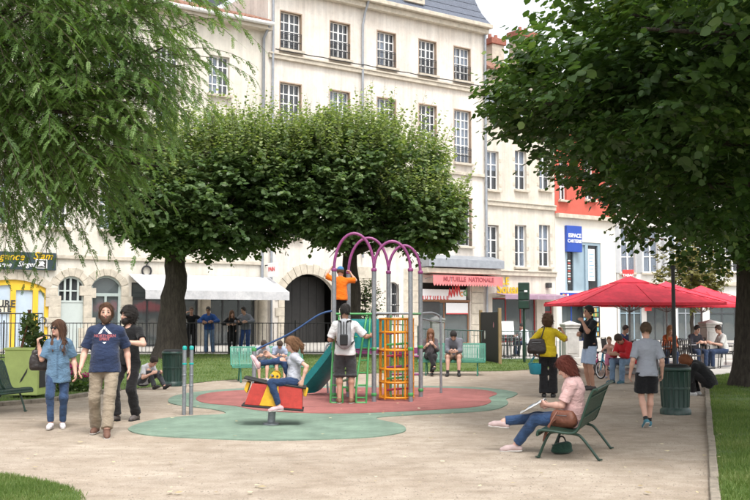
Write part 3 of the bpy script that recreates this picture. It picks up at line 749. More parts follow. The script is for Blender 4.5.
# mansard (curved slope), built as slate rows
mrf = MB(); prof = [(-.5, cz), (-.15, cz + .55), (.12, cz + 1.3), (.35, cz + 2.3), (.5, cz + 3.6), (1.6, cz + 4.2)]
for (ya, za), (yb, zb) in zip(prof[:-1], prof[1:]):
    xa, xb = tBC + .15 - (ya + .5) * 1.0, tBC + .15 - (yb + .5) * 1.0
    mrf.add([(tAB + .02, ya, za), (xa, ya, za), (xb, yb, zb), (tAB + .02, yb, zb)], [(0, 1, 2, 3)]); mrf.add([(xa, ya, za), (xa, 9, za), (xb, 9, zb), (xb, yb, zb)], [(0, 1, 2, 3)])
    mrf.add([(tAB + .02, 9, za), (tAB + .02, ya, za), (tAB + .02, yb, zb), (tAB + .02, 9, zb)], [(0, 1, 2, 3)])
mrf.add([(tAB + .02, 1.6, cz + 4.2), (tBC - 1.9, 1.6, cz + 4.2), (tBC - 1.9, 9, cz + 4.2), (tAB + .02, 9, cz + 4.2)], [(0, 1, 2, 3)])
ro = mrf.build('roof', M_slate, eB)
for k in range(5):
    z = cz + .35 + k * .42
    if k < 5:
        y = np.interp(z, [p[1] for p in prof], [p[0] for p in prof]) - .03; y2 = np.interp(z + .40, [p[1] for p in prof], [p[0] for p in prof]) - .012
        MB().add([(tAB + .03, y, z), (tBC + .1 - (y + .5), y, z), (tBC + .1 - (y2 + .5), y2, z + .4), (tAB + .03, y2, z + .4), (tAB + .03, y + .02, z), (tBC + .1 - (y + .5), y + .02, z)], [(0, 1, 2, 3), (4, 5, 1, 0)]).build('slate_row', M_slate, ro)
for q, t in enumerate((FT(410, 5), FT(320, 5))):
    dm = MB().box(t - .7, t + .7, -.45, 1.5, cz + .3, cz + 2.2).build('dormer', M_stone, eB, .02); MB().box(t - .5, t + .5, -.47, -.452, cz + .5, cz + 2.0).build('pane', M_glass, dm)
MB().tube([(tAB + .2, -.16, zB - .3), (tAB + .2, -.16, .2)], .065, 8).build('downpipe', M_zinc, eB)
tp = FT(361, 60); MB().tube([(tp + .15, -.5, zB + .1), (tp + .12, -.2, zB - .5), (tp, -.16, zB - 1.2), (tp, -.16, 9.7), (tp, -.2, 9.5), (tp, -.2, 4.6)], .065, 8).build('downpipe', M_zinc, eB)
MB().tube([(tBC - .06, -.16, zB - .2), (tBC - .06, -.16, .2)], .075, 8).build('downpipe', M_zinc, eB)
# mutual insurance shop
zp = FZ(450, 268.5); ztop = FZ(450, 256)
cnp = MB().prism([(0 - .002, ztop + .05), (-1.0, ztop - .22), (-1.0, zp + .02), (-.002, zp)], FT(418, 262), tBC + .55, 'x').build('ledge_roof', M_zinc, eB, .02)
MB().box(FT(418, 272), tBC + .45, -.85, -.002, zp - .32, zp - .03).build('ledge_moulding', M_stone, eB, .03)
aw = awning(eB, FT(421, 277), tBC + .35, FZ(450, 275), FZ(450, 276, 1.1), 1.05, .40, M_awnp, 26); aw['label'] = 'pink scalloped awning with faded lettering'
M_fadedl = mat('faded_lettering', (.30, .07, .08), .8, .15)
put_text(aw, 'MUTUELLE  NATIONALE', (FT(421) + tBC + .35) / 2, FZ(450, 276, 1.1) - .17, .34, M_fadedl, -1.075, .008)
sf = shopfront(eB, bS[0], bS[1], -.3, FZ(445, 301.5), 2, M_brown, trans=False)
MB().box(bS[0], bS[1], .02, .14, FZ(445, 301.5), FZ(445, 300)).build('transom', M_brown, eB)
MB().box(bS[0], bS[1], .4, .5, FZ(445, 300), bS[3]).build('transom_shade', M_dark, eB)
fb = MB().box(bS[0] + .1, bS[1] - .35, -.04, .06, FZ(445, 299.8), FZ(445, 289.5)).build('fascia_sign', M_white, eB, .012)
put_text(fb, 'MUTUELLE', FT(434, 298), FZ(434, 298), .30, M_redl, -.055, .006, spacing=1.55)
ch = MB(); tt, zz, s_ = FT(448, 298), FZ(448, 298.6), .105
for k in range(4):
    x = tt + k * s_ * 2.0; h = .30 + .1 * k
    ch.prism([(x, zz + .28 + .09 * k), (x + s_ * .8, zz + h + .32), (x + s_ * 2.0, zz + .24 + .08 * k), (x + s_ * 1.9, zz + .04 + .05 * k), (x + s_ * .9, zz + h - .02), (x + .02, zz + .02 + .04 * k)], -.06, -.045, 'y')
ch.build('logo_mark', M_redl, fb)
put_text(fb, 'c', FT(460.8, 298), zz + .30, .58, M_orl, -.055, .008); put_text(fb, 'd', FT(464.6, 298), zz + .36, .62, M_grl, -.055, .008)
MB().box(bS[0] + .1, bS[0] + (bS[1] - bS[0]) * .4, .1, .12, FZ(445, 313), FZ(445, 302)).build('window_band', M_ink, eB)
bnd = MB().box(bS[0] + (bS[1] - bS[0]) * .5 + .1, bS[1] - .1, .10, .12, FZ(445, 314), FZ(445, 303)).build('window_band', M_white, eB)
MB().box(bS[0] + (bS[1] - bS[0]) * .5 + .1, bS[1] - .1, .085, .098, FZ(445, 314.2), FZ(445, 313.2)).build('red_stripe', M_redl, bnd)
displays(eB, bS[0], bS[1], .2, 2.0, 10, 8)
for k in range(7):
    z = -.2 + k * .62
    MB().box(bS[1] + .05, tBC - .22, -.06, .05, z, z + .6).build('stone_block', M_stone, eB, .02)
for k in range(7):
    z = -.2 + k * .62
    for a, c in ((bA[1] + .6, bW[0] - .9), (bW[1] + .3, bS[0] - .1)):
        nn = max(1, round((c - a) / .8)); o_ = .0
        for q in range(nn):
            MB().box(a + (c - a) * q / nn + .006, a + (c - a) * (q + 1) / nn - .006, -.025 - random.uniform(0, .012), .05, z, z + .608).build('stone_block', M_stone, eB, .012)

# ---- house C: beige house over the cafe
eC = bld('cafe_house', 'beige house with narrow windows above the dark cafe front')
zC = FZ(520, 78); opsC = []; winsC = []
for p_, w in ((493, .95), (521, .95), (545, .95)):
    for y0_, y1_ in ((93, 117), (151, 190), (225, 267)):
        t = FT(p_, y1_); za, zb = FZ(p_, y1_), FZ(p_, y0_); opsC.append((t - w / 2, t + w / 2, za, zb)); winsC.append((t, za, w, zb - za))
cS = (FT(492.5, 320), FT(537, 320), -.3, FZ(515, 298)); cS2 = (FT(545, 320), FT(553.5, 320), -.3, FZ(549, 302))
facade(eC, tBC + .02, tCD, -.4, zC, opsC + [cS, cS2], M_wC)
for i, (t, z, w, h) in enumerate(winsC):
    window(eC, t, z, round(w, 2), round(h, 1), 3, 1, False)
    for s in (-1, 1):                                       # open shutters / hinge stones beside the window
        for k in range(3): MB().box(t + s * (w / 2 + .10) - .09, t + s * (w / 2 + .10) + .09, -.02, .02, z + .2 + k * h * .32, z + .42 + k * h * .32).build('jamb_stone', M_stone, eC, .01)
for zz in (FZ(520, 206), FZ(520, 274)): MB().box(tBC + .03, tCD - .02, -.16, -.002, zz - .12, zz + .12).box(tBC + .03, tCD - .02, -.22, -.002, zz + .122, zz + .2).build('string_course', M_stone, eC, .015)
MB().box(tBC + .03, tCD + .05, -.4, -.002, zC - .2, zC + .1).build('cornice', M_stone, eC, .03)
MB().prism([(-.5, zC + .1), (-.5, zC + .2), (4.5, zC + 2.3), (9, zC + .1)], tBC + .02, tCD + .05, 'x').build('roof', M_tile, eC)
M_brick = mat('chimney_brick', (.30, .12, .085), .9, .25, 6, .3)
for p_, q0, q1, w in ((494, 52, 38, 1.0), (524, 58, 31, 1.5)):
    t, za, zb = FT(p_, 60, -3), FZ(p_, q0, -3), FZ(p_, q1, -3)
    cs = MB().box(t - w / 2, t + w / 2, 2.6, 3.6, zC, zb - .5).build('chimney', M_stone, eC, .02)
    MB().box(t - w / 2 - .12, t + w / 2 + .12, 2.5, 3.7, zb - .5, zb - .12).build('chimney_cap', M_brick, cs, .02)
    for k in range(2): MB().lathe([(.14, 0), (.11, .35)], 10, (t - .25 + .5 * k, 3.1, zb - .12)).build('chimney_pot', M_brick, cs)
aw = awning(eC, tBC + .3, tCD - .1, FZ(520, 294), FZ(520, 295.5, 1.3), 1.3, .22, M_awnb); aw['label'] = 'mauve brown cafe awning'
sg = MB().box(FT(500, 290), FT(519, 290), -.06, -.002, FZ(505, 296), FZ(505, 295.6)).build('cafe_sign', M_gold, eC); sg['label'] = 'gold cafe lettering on the beige wall'
put_text(sg, 'LE', FT(504.5, 281), FZ(504, 281.3), .60, M_gold, -.08, .014); put_text(sg, 'Square', FT(510, 289), FZ(510, 289.5), .80, M_gold, -.08, .016)
cf = shopfront(eC, cS[0], cS[1], -.3, cS[3], 3, M_redp, trans=False); cf2 = shopfront(eC, cS2[0], cS2[1], -.3, cS2[3], 1, M_redp)
MB().box(tCD - .9, tCD - .6, -.3, -.01, FZ(552, 288), FZ(552, 283)).build('wall_lamp', M_ink, eC, .03)
# ---- house D: white house, red upper band, blue sign
eD = bld('card_shop_house', 'narrow white house with red upper storey and blue shop sign')
zR = FZ(580, 217.5); zR1 = FZ(580, 203); zD = 15.2
dW = (FT(565, 260), FT(601, 260), FZ(582, 291), FZ(582, 242)); dS = (FT(562, 325), FT(596, 325), -.3, FZ(580, 303))
dU = [(FT(559, 180), FT(566.5, 180), FZ(562, 200), FZ(562, 160)), (FT(585, 180), FT(594, 180), FZ(590, 200), FZ(590, 160)), (FT(605, 180), FT(612, 180), FZ(608, 200), FZ(608, 160))]
facade(eD, tCD + .02, tDE, -.4, zR, [dW, dS], M_wD, top=False); facade(eD, tCD + .02, tDE, zR, zD, dU, M_redwall, name='upper_wall')
for a, c, z0_, z1_ in dU: window(eD, (a + c) / 2, z0_, c - a, z1_ - z0_, 3, 1, False)
MB().box(tCD + .03, tDE - .02, -.3, -.003, zR - .12, zR + .14).build('string_course', M_stone, eD, .02)
MB().prism([(-.5, zD), (-.5, zD + .15), (4.5, zD + 2.2), (9, zD)], tCD + .02, tDE, 'x').build('roof', M_tile, eD)
sb = MB().box(FT(564.5, 240), FT(579.5, 240), -.22, -.01, FZ(571, 252), FZ(571, 226)).build('blue_sign', M_blue, eD, .02); sb['label'] = 'blue square sign with white lettering'
put_text(sb, 'ESPACE', FT(572, 236), FZ(572, 236), .34, M_white, -.23, .008); put_text(sb, 'CARTERIE', FT(572, 241), FZ(572, 241.5), .28, M_white, -.23, .007)
f = MB()
for x in (dW[0], FT(574, 265), FT(586, 265), dW[1] - .25): f.box(x, x + .25, .05, .15, dW[2], dW[3])
f.box(dW[0] + .25, dW[1] - .25, .052, .148, dW[3] - .18, dW[3]); fo = f.build('window', M_blueglass, eD)
MB().box(dW[0], dW[1], .16, .17, dW[2], dW[3]).build('pane', M_glass, fo)
MB().box(FT(575, 265), FT(586, 265), .155, .158, dW[2], dW[3]).build('panel', M_blueglass, fo)
po = MB().box(FT(588.5, 265), FT(595, 265), .02, .04, FZ(592, 281), FZ(592, 249)).build('poster', M_white, eD)
for k in range(7): MB().box(FT(589.3, 265), FT(594.3 - (k % 3) * .7, 265), .012, .018, FZ(592, 255 + k * 3.6), FZ(592, 254 + k * 3.6)).build('print_line', PASTEL[7], po)
rb = MB().box(FT(567.5, 270), FT(571, 270), .02, .04, FZ(569, 284), FZ(569, 259)).build('hanging_banner', M_ink, eD)
for k in range(9): MB().box(FT(568, 270), FT(570.6, 270), .012, .018, FZ(569, 282 - k * 2.6), FZ(569, 280.8 - k * 2.6)).build('banner_print', PASTEL[(1, 3, 1)[k % 3]], rb)
bf = MB().box(FT(560, 298), FT(597, 298), -.14, -.003, FZ(580, 304), FZ(580, 293)).build('fascia_sign', M_blue, eD, .015)
for k, c in enumerate((M_yellow, M_redl, M_white)): MB().box(FT(561 + k * 2.2, 298), FT(562.5 + k * 2.2, 298), -.16, -.142, FZ(562, 302), FZ(562, 294)).build('fascia_mark', c, bf)
sfd = shopfront(eD, dS[0], dS[1], -.3, dS[3], 3, M_blue, trans=False)
rk = MB().box(FT(577, 325), FT(594, 325), -.5, -.42, .2, 2.4).build('card_rack', M_iron, eD); r_ = random.Random(3)
for k in range(7):
    for q in range(8):
        x = FT(577.5, 325) + q * .17; MB().box(x, x + .14, -.53, -.505, .3 + k * .3, .52 + k * .3).build('postcard', r_.choice(PASTEL), rk)
displays(eD, dS[0], dS[1], .2, 2.3, 8, 9)

# ---- house E: pale house closing the corner
eo = FO + FD * tDE; eE = empty('pale_corner_house', (eo.x + .05, eo.y, 0), R(-8), 'pale grey white house with shuttered windows behind the parasols', 'building')
def EP(px_, py_):
    d = ray(px_, py_); a = R(-8); D = Vector((math.cos(a), math.sin(a), 0)); N = Vector((math.sin(a), -math.cos(a), 0))
    k = (eo - Vector((0, 0, CAM_H))).dot(N) / d.dot(N); p = Vector((0, 0, CAM_H)) + d * k; return (p - eo).dot(D), p.z
opsE = []; wE = []
for p_ in (627, 649.5, 675, 705, 732, 760):
    for z, h in ((4.3, 3.0), (8.6, 2.8), (12.4, 2.3)): t = EP(p_, 260)[0]; opsE.append((t - .45, t + .45, z, z + h)); wE.append((t, z, h))
shE = [(EP(619, 320)[0], EP(641, 320)[0]), (EP(646, 320)[0], EP(672, 320)[0]), (EP(677, 320)[0], EP(702, 320)[0]), (EP(709, 320)[0], EP(748, 320)[0])]
zsE = EP(680, 304)[1]
for a, c in shE: opsE.append((a, c, -.3, zsE))
facade(eE, 0, 16, -.4, 16, opsE, M_wE)
SHM = None
for t, z, h in wE:
    window(eE, t, z, .9, h, 3, 1, False)
    for s in (-1, 1):
        b = MB(); b.box(-.22, .22, -.05, -.012, 0, h)
        for k in range(int(h / .09)): b.box(-.17, .17, -.062, -.049, .05 + k * .09, .10 + k * .09)
        key = 'sh%.1f' % h
        if key not in WCACHE: WCACHE[key] = b.mesh('shutter', M_shutter)
        inst(WCACHE[key], 'shutter', eE, (t + s * .69, 0, z))
MB().box(.02, 16, -.2, -.002, 3.42, 3.7).build('string_course', M_stone, eE, .02); MB().box(0, 16, -.5, -.002, 15.8, 16.2).build('cornice', M_stone, eE, .03)
MB().prism([(-.5, 16.2), (-.5, 16.3), (4.5, 18.5), (9, 16.2)], 0, 16, 'x').build('roof', M_tile, eE)
for k, (a, c) in enumerate(shE):
    shopfront(eE, a, c, -.3, zsE, 3, (M_blueglass, M_anth, M_zinc, M_anth)[k], trans=k != 1); displays(eE, a, c, .2, 2.4, 9, 20 + k)
aw = awning(eE, shE[1][0] - .2, shE[1][1] + .2, zsE + .4, zsE + .1, .8, .2, M_awnw)
t = EP(627, 272)[0]; sg = MB().box(t - .35, t + .35, -.3, -.01, EP(627, 277)[1], EP(627, 270)[1]).build('red_shop_sign', M_redl, eE, .02); put_text(sg, 'TABAC', t, EP(627, 275.5)[1], .22, M_white, -.31, .008)
t = EP(647, 310)[0]; MB().box(t - .2, t + .2, -.32, -.01, EP(647, 311)[1], EP(647, 307)[1]).build('red_shop_sign', M_redl, eE, .02)

# ------------------------------------------------------------------ trees
M_bark = mat('grey_brown_bark', (.026, .021, .017), .95, .45, 6, 1.0, 22, stretch=(3, 3, .7), col2=(.075, .062, .05))
M_twig = mat('twig', (.07, .06, .035), .9, .3, 10)
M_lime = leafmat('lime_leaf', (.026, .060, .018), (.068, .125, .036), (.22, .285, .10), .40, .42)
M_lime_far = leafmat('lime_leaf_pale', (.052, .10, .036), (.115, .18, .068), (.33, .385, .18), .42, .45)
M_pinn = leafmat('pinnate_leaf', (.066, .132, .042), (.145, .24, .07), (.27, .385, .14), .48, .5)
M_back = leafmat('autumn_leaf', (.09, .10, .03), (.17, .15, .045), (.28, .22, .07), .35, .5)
LEAF_V = np.array([(0, 0, 0), (.22, .40, .05), (.62, .42, .07), (1.0, 0, -.06), (.62, -.42, .07), (.22, -.40, .05)])
LEAF_F = np.array([(0, 3, 2, 1), (0, 5, 4, 3)])
_h = [(0, 0, 0), (.35, 0, -.01), (.72, 0, -.03), (1.06, 0, -.09), (-.07, .17, .03), (.20, .47, .07), (.60, .42, .08), (.86, .20, .02)]
LEAF2_V = np.array(_h + [(a_, -b_, c_) for a_, b_, c_ in _h[4:]])
LEAF2_F = np.array([(0, 1, 5, 4), (1, 2, 6, 5), (2, 3, 7, 6), (0, 8, 9, 1), (1, 9, 10, 2), (2, 10, 11, 3)])
def norm(a): return a / np.maximum(np.linalg.norm(a, axis=-1, keepdims=True), 1e-9)
def leaves(pos, axis, nrm, size, r, lv=LEAF_V, lf=LEAF_F):
    n = len(pos); axis = norm(axis); nrm = norm(nrm - axis * (nrm * axis).sum(-1, keepdims=True)); side = np.cross(nrm, axis)
    L = lv[None] * size[:, None, None]
    L = L * np.array([1, 1, 1])[None, None] ; curl = r.uniform(-.6, 1.6, n)[:, None]
    V = pos[:, None] + L[..., 0:1] * axis[:, None] + L[..., 1:2] * side[:, None] + (L[..., 2] * curl)[..., None] * nrm[:, None]
    F = (lf[None] + (np.arange(n) * len(lv))[:, None, None]).reshape(-1, lf.shape[1])
    return V.reshape(-1, 3), F
def twig_leaves(p0, d0, length, nl, size, r, droop=.5):
    """leaves set alternately along twigs: p0,d0 (n,3)"""
    n = len(p0); t = np.linspace(.12, 1, nl)[None, :, None]; d0 = norm(d0)
    sag = np.array([0, 0, -1.0])
    pts = p0[:, None] + d0[:, None] * (length[:, None, None] * t) + sag * (t ** 2 * length[:, None, None] * droop * .35)
    side = norm(np.cross(d0, np.array([0, 0, 1.0]) + r.normal(0, .25, (n, 3))))
    sg = np.where(np.arange(nl) % 2 == 0, 1, -1)[None, :, None]
    ax = d0[:, None] * .55 + side[:, None] * sg * .8 + sag * droop + r.normal(0, .28, (n, nl, 3))
    nr = np.array([0, 0, 1.0]) + d0[:, None] * .5 + r.normal(0, .38, (n, nl, 3))
    s = size * r.uniform(.6, 1.2, (n, nl)) * (1.08 - .3 * t[..., 0])
    return pts.reshape(-1, 3), ax.reshape(-1, 3), nr.reshape(-1, 3), s.reshape(-1)
def limb(m, a, b, ra, rb, r, n=5, bend=.12, sides=8):
    a, b = np.array(a, float), np.array(b, float); L = np.linalg.norm(b - a); pts = []
    off = r.normal(0, bend * L, 3)
    for i in range(n + 1):
        t = i / n; pts.append(a + (b - a) * t + off * math.sin(math.pi * t) + np.array([0, 0, .06 * L * math.sin(math.pi * t)]))
    m.tube(pts, [ra + (rb - ra) * (i / n) for i in range(n + 1)], sides)
    return pts
def trunk_tube(m, base, top, r0, r1, r, n=10, sides=18):
    pts = []; rr = []
    for i in range(n + 1):
        t = i / n; p = np.array(base) * (1 - t) + np.array(top) * t; p[:2] += r.normal(0, .02, 2) * (0 < i < n); pts.append(p)
        rr.append(r0 + (r1 - r0) * t + r0 * .55 * math.exp(-t * n * .75))
    o = len(m.v); m.tube(pts, rr, sides)
    for i in range(o, len(m.v)):                                  # furrows
        k = (i - o) % sides; lev = (i - o) // sides; c = pts[min(lev, n)]; q = 1 + .07 * math.sin(k * 2.1 + lev * .4) + .05 * math.sin(k * 5.3 + lev)
        v = m.v[i]; m.v[i] = (c[0] + (v[0] - c[0]) * q, c[1] + (v[1] - c[1]) * q, v[2])
def lime_tree(name, label, base, fork, r0, blobs, ntw, leaf, matl, seed, shoots=0, inner=.25, nl=9, cut=None, group=None, parts=0, tl=.55, limbs=9, droop=.5, lv=LEAF_V, lf=LEAF_F, gap=-.24):
    """blobs: list of (centre, radii, weight) ellipsoids of the crown, in world space"""
    r = np.random.default_rng(seed); base = np.array(base, float)
    e = empty(name, tuple(base), 0, label, 'tree', group)
    m = MB(); f = np.array(fork, float); trunk_tube(m, (0, 0, -.1), f - base, r0, r0 * .72, r)
    m.build('trunk', M_bark, e)
    tw = MB(); w = np.array([b[2] for b in blobs], float); w /= w.sum(); tips = []
    lb = MB()
    for (c, rad, _) in blobs:
        k = max(2, int(limbs * _))
        for i in range(k):
            d = norm(r.normal(0, 1, 3) + np.array([0, 0, .3])); tip = np.array(c) + d * np.array(rad) * r.uniform(.45, .8)
            P_ = limb(lb, f - base, tip - base, r0 * r.uniform(.28, .45), .02, r, 6, .08)
            for q in range(4):
                s = P_[r.integers(2, 6)]; t2 = s + norm(r.normal(0, 1, 3)) * np.array(rad) * .45
                limb(lb, s, t2, .035, .008, r, 3, .1, 5)
    lb.build('limb', M_bark, e)
    allp, alla, alln, alls, allt = [], [], [], [], []
    for (c, rad, _), wi in zip(blobs, w):
        n = int(ntw * wi); c = np.array(c); rad = np.array(rad)
        d = norm(r.normal(0, 1, (n * 2, 3))); rho = np.where(r.uniform(size=n * 2) < inner, r.uniform(.25, .8, n * 2), r.uniform(.80, 1.0, n * 2))
        p = c + d * rad * rho[:, None]
        dens = pnoise(p, 1.5, seed + 1) + .5 * pnoise(p, 3.6, seed + 2)
        lump = 1 + .10 * pnoise(d * 2 + c, 2.6, seed + 3) + .10 * pnoise(p, 2.2, seed + 4)
        p = c + (p - c) * lump[:, None]
        keep = (dens > gap) | (rho < .7)
        for (c2, r2, _2) in blobs:                              # drop what lies deep inside another lobe
            if c2 is not blobs[0] : pass
            q = (((p - np.array(c2)) / np.array(r2)) ** 2).sum(-1)
            keep &= ~((q < .45) & (rho > .75) & (np.abs(c - np.array(c2)).sum() > 1e-6))
        if cut is not None: keep &= cut(p)
        p, d, rho, dens = p[keep][:n], d[keep][:n], rho[keep][:n], dens[keep][:n]
        up = np.array([0, 0, .55]); td = norm(d * np.array([1, 1, .6]) + up + r.normal(0, .35, d.shape)); n = len(p)
        ln = tl * r.uniform(.6, 1.3, n)
        pts, ax, nr, s = twig_leaves(p - td * ln[:, None] * .4, td, ln, nl, leaf, r, droop)
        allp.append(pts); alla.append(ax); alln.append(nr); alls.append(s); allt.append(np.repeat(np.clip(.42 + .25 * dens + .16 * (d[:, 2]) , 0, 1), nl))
        if shoots:
            k = int(shoots * wi); a = r.uniform(0, 6.28, k); q = np.sqrt(r.uniform(0, 1, k)) * .96
            h = np.sqrt(np.maximum(1 - q * q, 0)); sp = c + np.c_[np.cos(a) * q, np.sin(a) * q, h * .93] * rad
            if cut is not None: kk = cut(sp); sp = sp[kk]; k = len(sp); q = q[kk]; a = a[kk]
            sd = norm(np.c_[np.cos(a) * q * .45, np.sin(a) * q * .45, np.ones(k)] + r.normal(0, .12, (k, 3)))
            ln = r.uniform(.7, 1.25, k) * r.choice([.8, 1.0, 1.5], k, p=[.4, .35, .25])
            pts, ax, nr, s = twig_leaves(sp, sd, ln, nl + 6, leaf * .72, r, .28)
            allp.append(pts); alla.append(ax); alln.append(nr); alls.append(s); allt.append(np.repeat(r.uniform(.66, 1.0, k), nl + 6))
            for i in range(0, k, 2): tw.tube([sp[i] - base, sp[i] + sd[i] * ln[i] - base], [.008, .003], 3, False)
    pts, ax, nr, s, ti = map(np.concatenate, (allp, alla, alln, alls, allt)); ti = np.clip(ti + r.normal(0, .14, len(ti)), 0, 1)
    pts = pts - base
    if tw.v: tw.build('twigs', M_twig, e)['kind'] = 'stuff'
    if parts:                                                   # the leaves that show largest are pieces of their own
        dist = np.linalg.norm(pts + base - np.array([0, 0, CAM_H]), axis=1); wp = pts + base
        fy = wp[:, 1] * CT + (wp[:, 2] - CAM_H) * ST; u = wp[:, 0] / np.maximum(fy, .1); v = ((wp[:, 2] - CAM_H) * CT - wp[:, 1] * ST) / np.maximum(fy, .1)
        vis = (np.abs(u) < .37) & (np.abs(v) < .245) & (fy > 3); score = np.where(vis, s / dist, 0); idx = np.argsort(-score)[:parts]
        me = [np_mesh('leaf', LEAF2_V * np.array([1, 1, c_]), LEAF2_F, [matl], tint=[t_] * len(LEAF2_F)) for c_, t_ in ((.3, .2), (.9, .4), (1.4, .55), (-.3, .7), (.6, .85))]
        A = norm(ax); N_ = norm(nr - A * (nr * A).sum(-1, keepdims=True)); B = np.cross(N_, A)
        for i in idx:
            o = bpy.data.objects.new('leaf', me[min(4, int(ti[i] * 5))]); link(o, e)
            Mx = Matrix(((A[i][0], B[i][0], N_[i][0]), (A[i][1], B[i][1], N_[i][1]), (A[i][2], B[i][2], N_[i][2]))).to_4x4()
            o.matrix_local = Matrix.Translation(Vector(pts[i])) @ Mx @ Matrix.Scale(float(s[i]), 4)
        k = np.ones(len(pts), bool); k[idx] = False; pts, ax, nr, s, ti = pts[k], ax[k], nr[k], s[k], ti[k]
    V, F = leaves(pts, ax, nr, s, r, lv, lf)
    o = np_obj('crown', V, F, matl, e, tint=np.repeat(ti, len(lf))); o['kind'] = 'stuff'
    return e

# two clipped limes over the playground
b1 = GR(172, 358); b1 = Vector((P(171, 358, 33.5).x, 33.5, gz(-6.8, 33.5))); b2 = Vector((P(353, 350, 34.5).x, 34.5, gz(-.7, 34.5)))
def blob(px0, px1, py0, py1, Y, dy, w=1): 
    a, b_ = P(px0, py1, Y), P(px1, py0, Y); return (((a.x + b_.x) / 2, Y, (a.z + b_.z) / 2), ((b_.x - a.x) / 2, dy, (b_.z - a.z) / 2), w)
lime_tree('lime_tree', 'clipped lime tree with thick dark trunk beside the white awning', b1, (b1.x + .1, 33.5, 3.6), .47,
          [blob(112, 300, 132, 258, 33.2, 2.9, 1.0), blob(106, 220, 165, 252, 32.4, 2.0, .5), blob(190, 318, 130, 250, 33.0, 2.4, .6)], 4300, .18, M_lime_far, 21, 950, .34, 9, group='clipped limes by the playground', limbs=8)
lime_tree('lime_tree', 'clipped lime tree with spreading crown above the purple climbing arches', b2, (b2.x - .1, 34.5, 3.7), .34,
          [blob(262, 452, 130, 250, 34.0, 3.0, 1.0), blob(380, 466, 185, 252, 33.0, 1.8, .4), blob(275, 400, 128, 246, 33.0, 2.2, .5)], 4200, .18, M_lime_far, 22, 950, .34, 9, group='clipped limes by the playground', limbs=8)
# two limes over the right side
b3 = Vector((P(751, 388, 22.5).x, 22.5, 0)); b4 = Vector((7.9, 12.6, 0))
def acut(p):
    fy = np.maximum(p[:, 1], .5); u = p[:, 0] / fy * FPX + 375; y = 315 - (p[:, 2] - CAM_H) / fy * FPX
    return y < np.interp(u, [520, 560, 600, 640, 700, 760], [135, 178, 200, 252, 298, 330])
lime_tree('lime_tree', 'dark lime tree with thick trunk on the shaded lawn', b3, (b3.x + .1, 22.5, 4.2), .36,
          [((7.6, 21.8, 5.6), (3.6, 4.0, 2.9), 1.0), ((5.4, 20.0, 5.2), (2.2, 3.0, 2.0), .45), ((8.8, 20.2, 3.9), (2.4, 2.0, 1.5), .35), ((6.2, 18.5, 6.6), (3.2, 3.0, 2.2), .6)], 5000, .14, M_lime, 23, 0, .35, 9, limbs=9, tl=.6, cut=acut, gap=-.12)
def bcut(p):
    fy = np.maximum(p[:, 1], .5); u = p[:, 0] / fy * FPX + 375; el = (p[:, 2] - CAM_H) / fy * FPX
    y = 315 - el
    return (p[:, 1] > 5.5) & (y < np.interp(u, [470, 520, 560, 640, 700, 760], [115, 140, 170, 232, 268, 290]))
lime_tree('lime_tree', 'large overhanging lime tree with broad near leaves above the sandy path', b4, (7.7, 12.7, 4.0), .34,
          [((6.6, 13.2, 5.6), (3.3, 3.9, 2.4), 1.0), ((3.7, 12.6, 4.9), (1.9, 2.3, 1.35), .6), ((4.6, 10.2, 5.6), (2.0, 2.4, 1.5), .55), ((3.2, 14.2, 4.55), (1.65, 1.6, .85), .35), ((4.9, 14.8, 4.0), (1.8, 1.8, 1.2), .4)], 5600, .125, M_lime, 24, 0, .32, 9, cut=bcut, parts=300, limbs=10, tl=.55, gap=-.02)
# pale tree further off behind the lamp post
b5 = Vector((P(692, 340, 44).x, 44, 0))
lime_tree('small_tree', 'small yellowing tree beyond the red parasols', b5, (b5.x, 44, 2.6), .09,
          [(tuple(P(692, 272, 44)), (1.6, 1.4, 1.5), 1.0)], 520, .17, M_back, 25, 0, .4, 8, limbs=5)

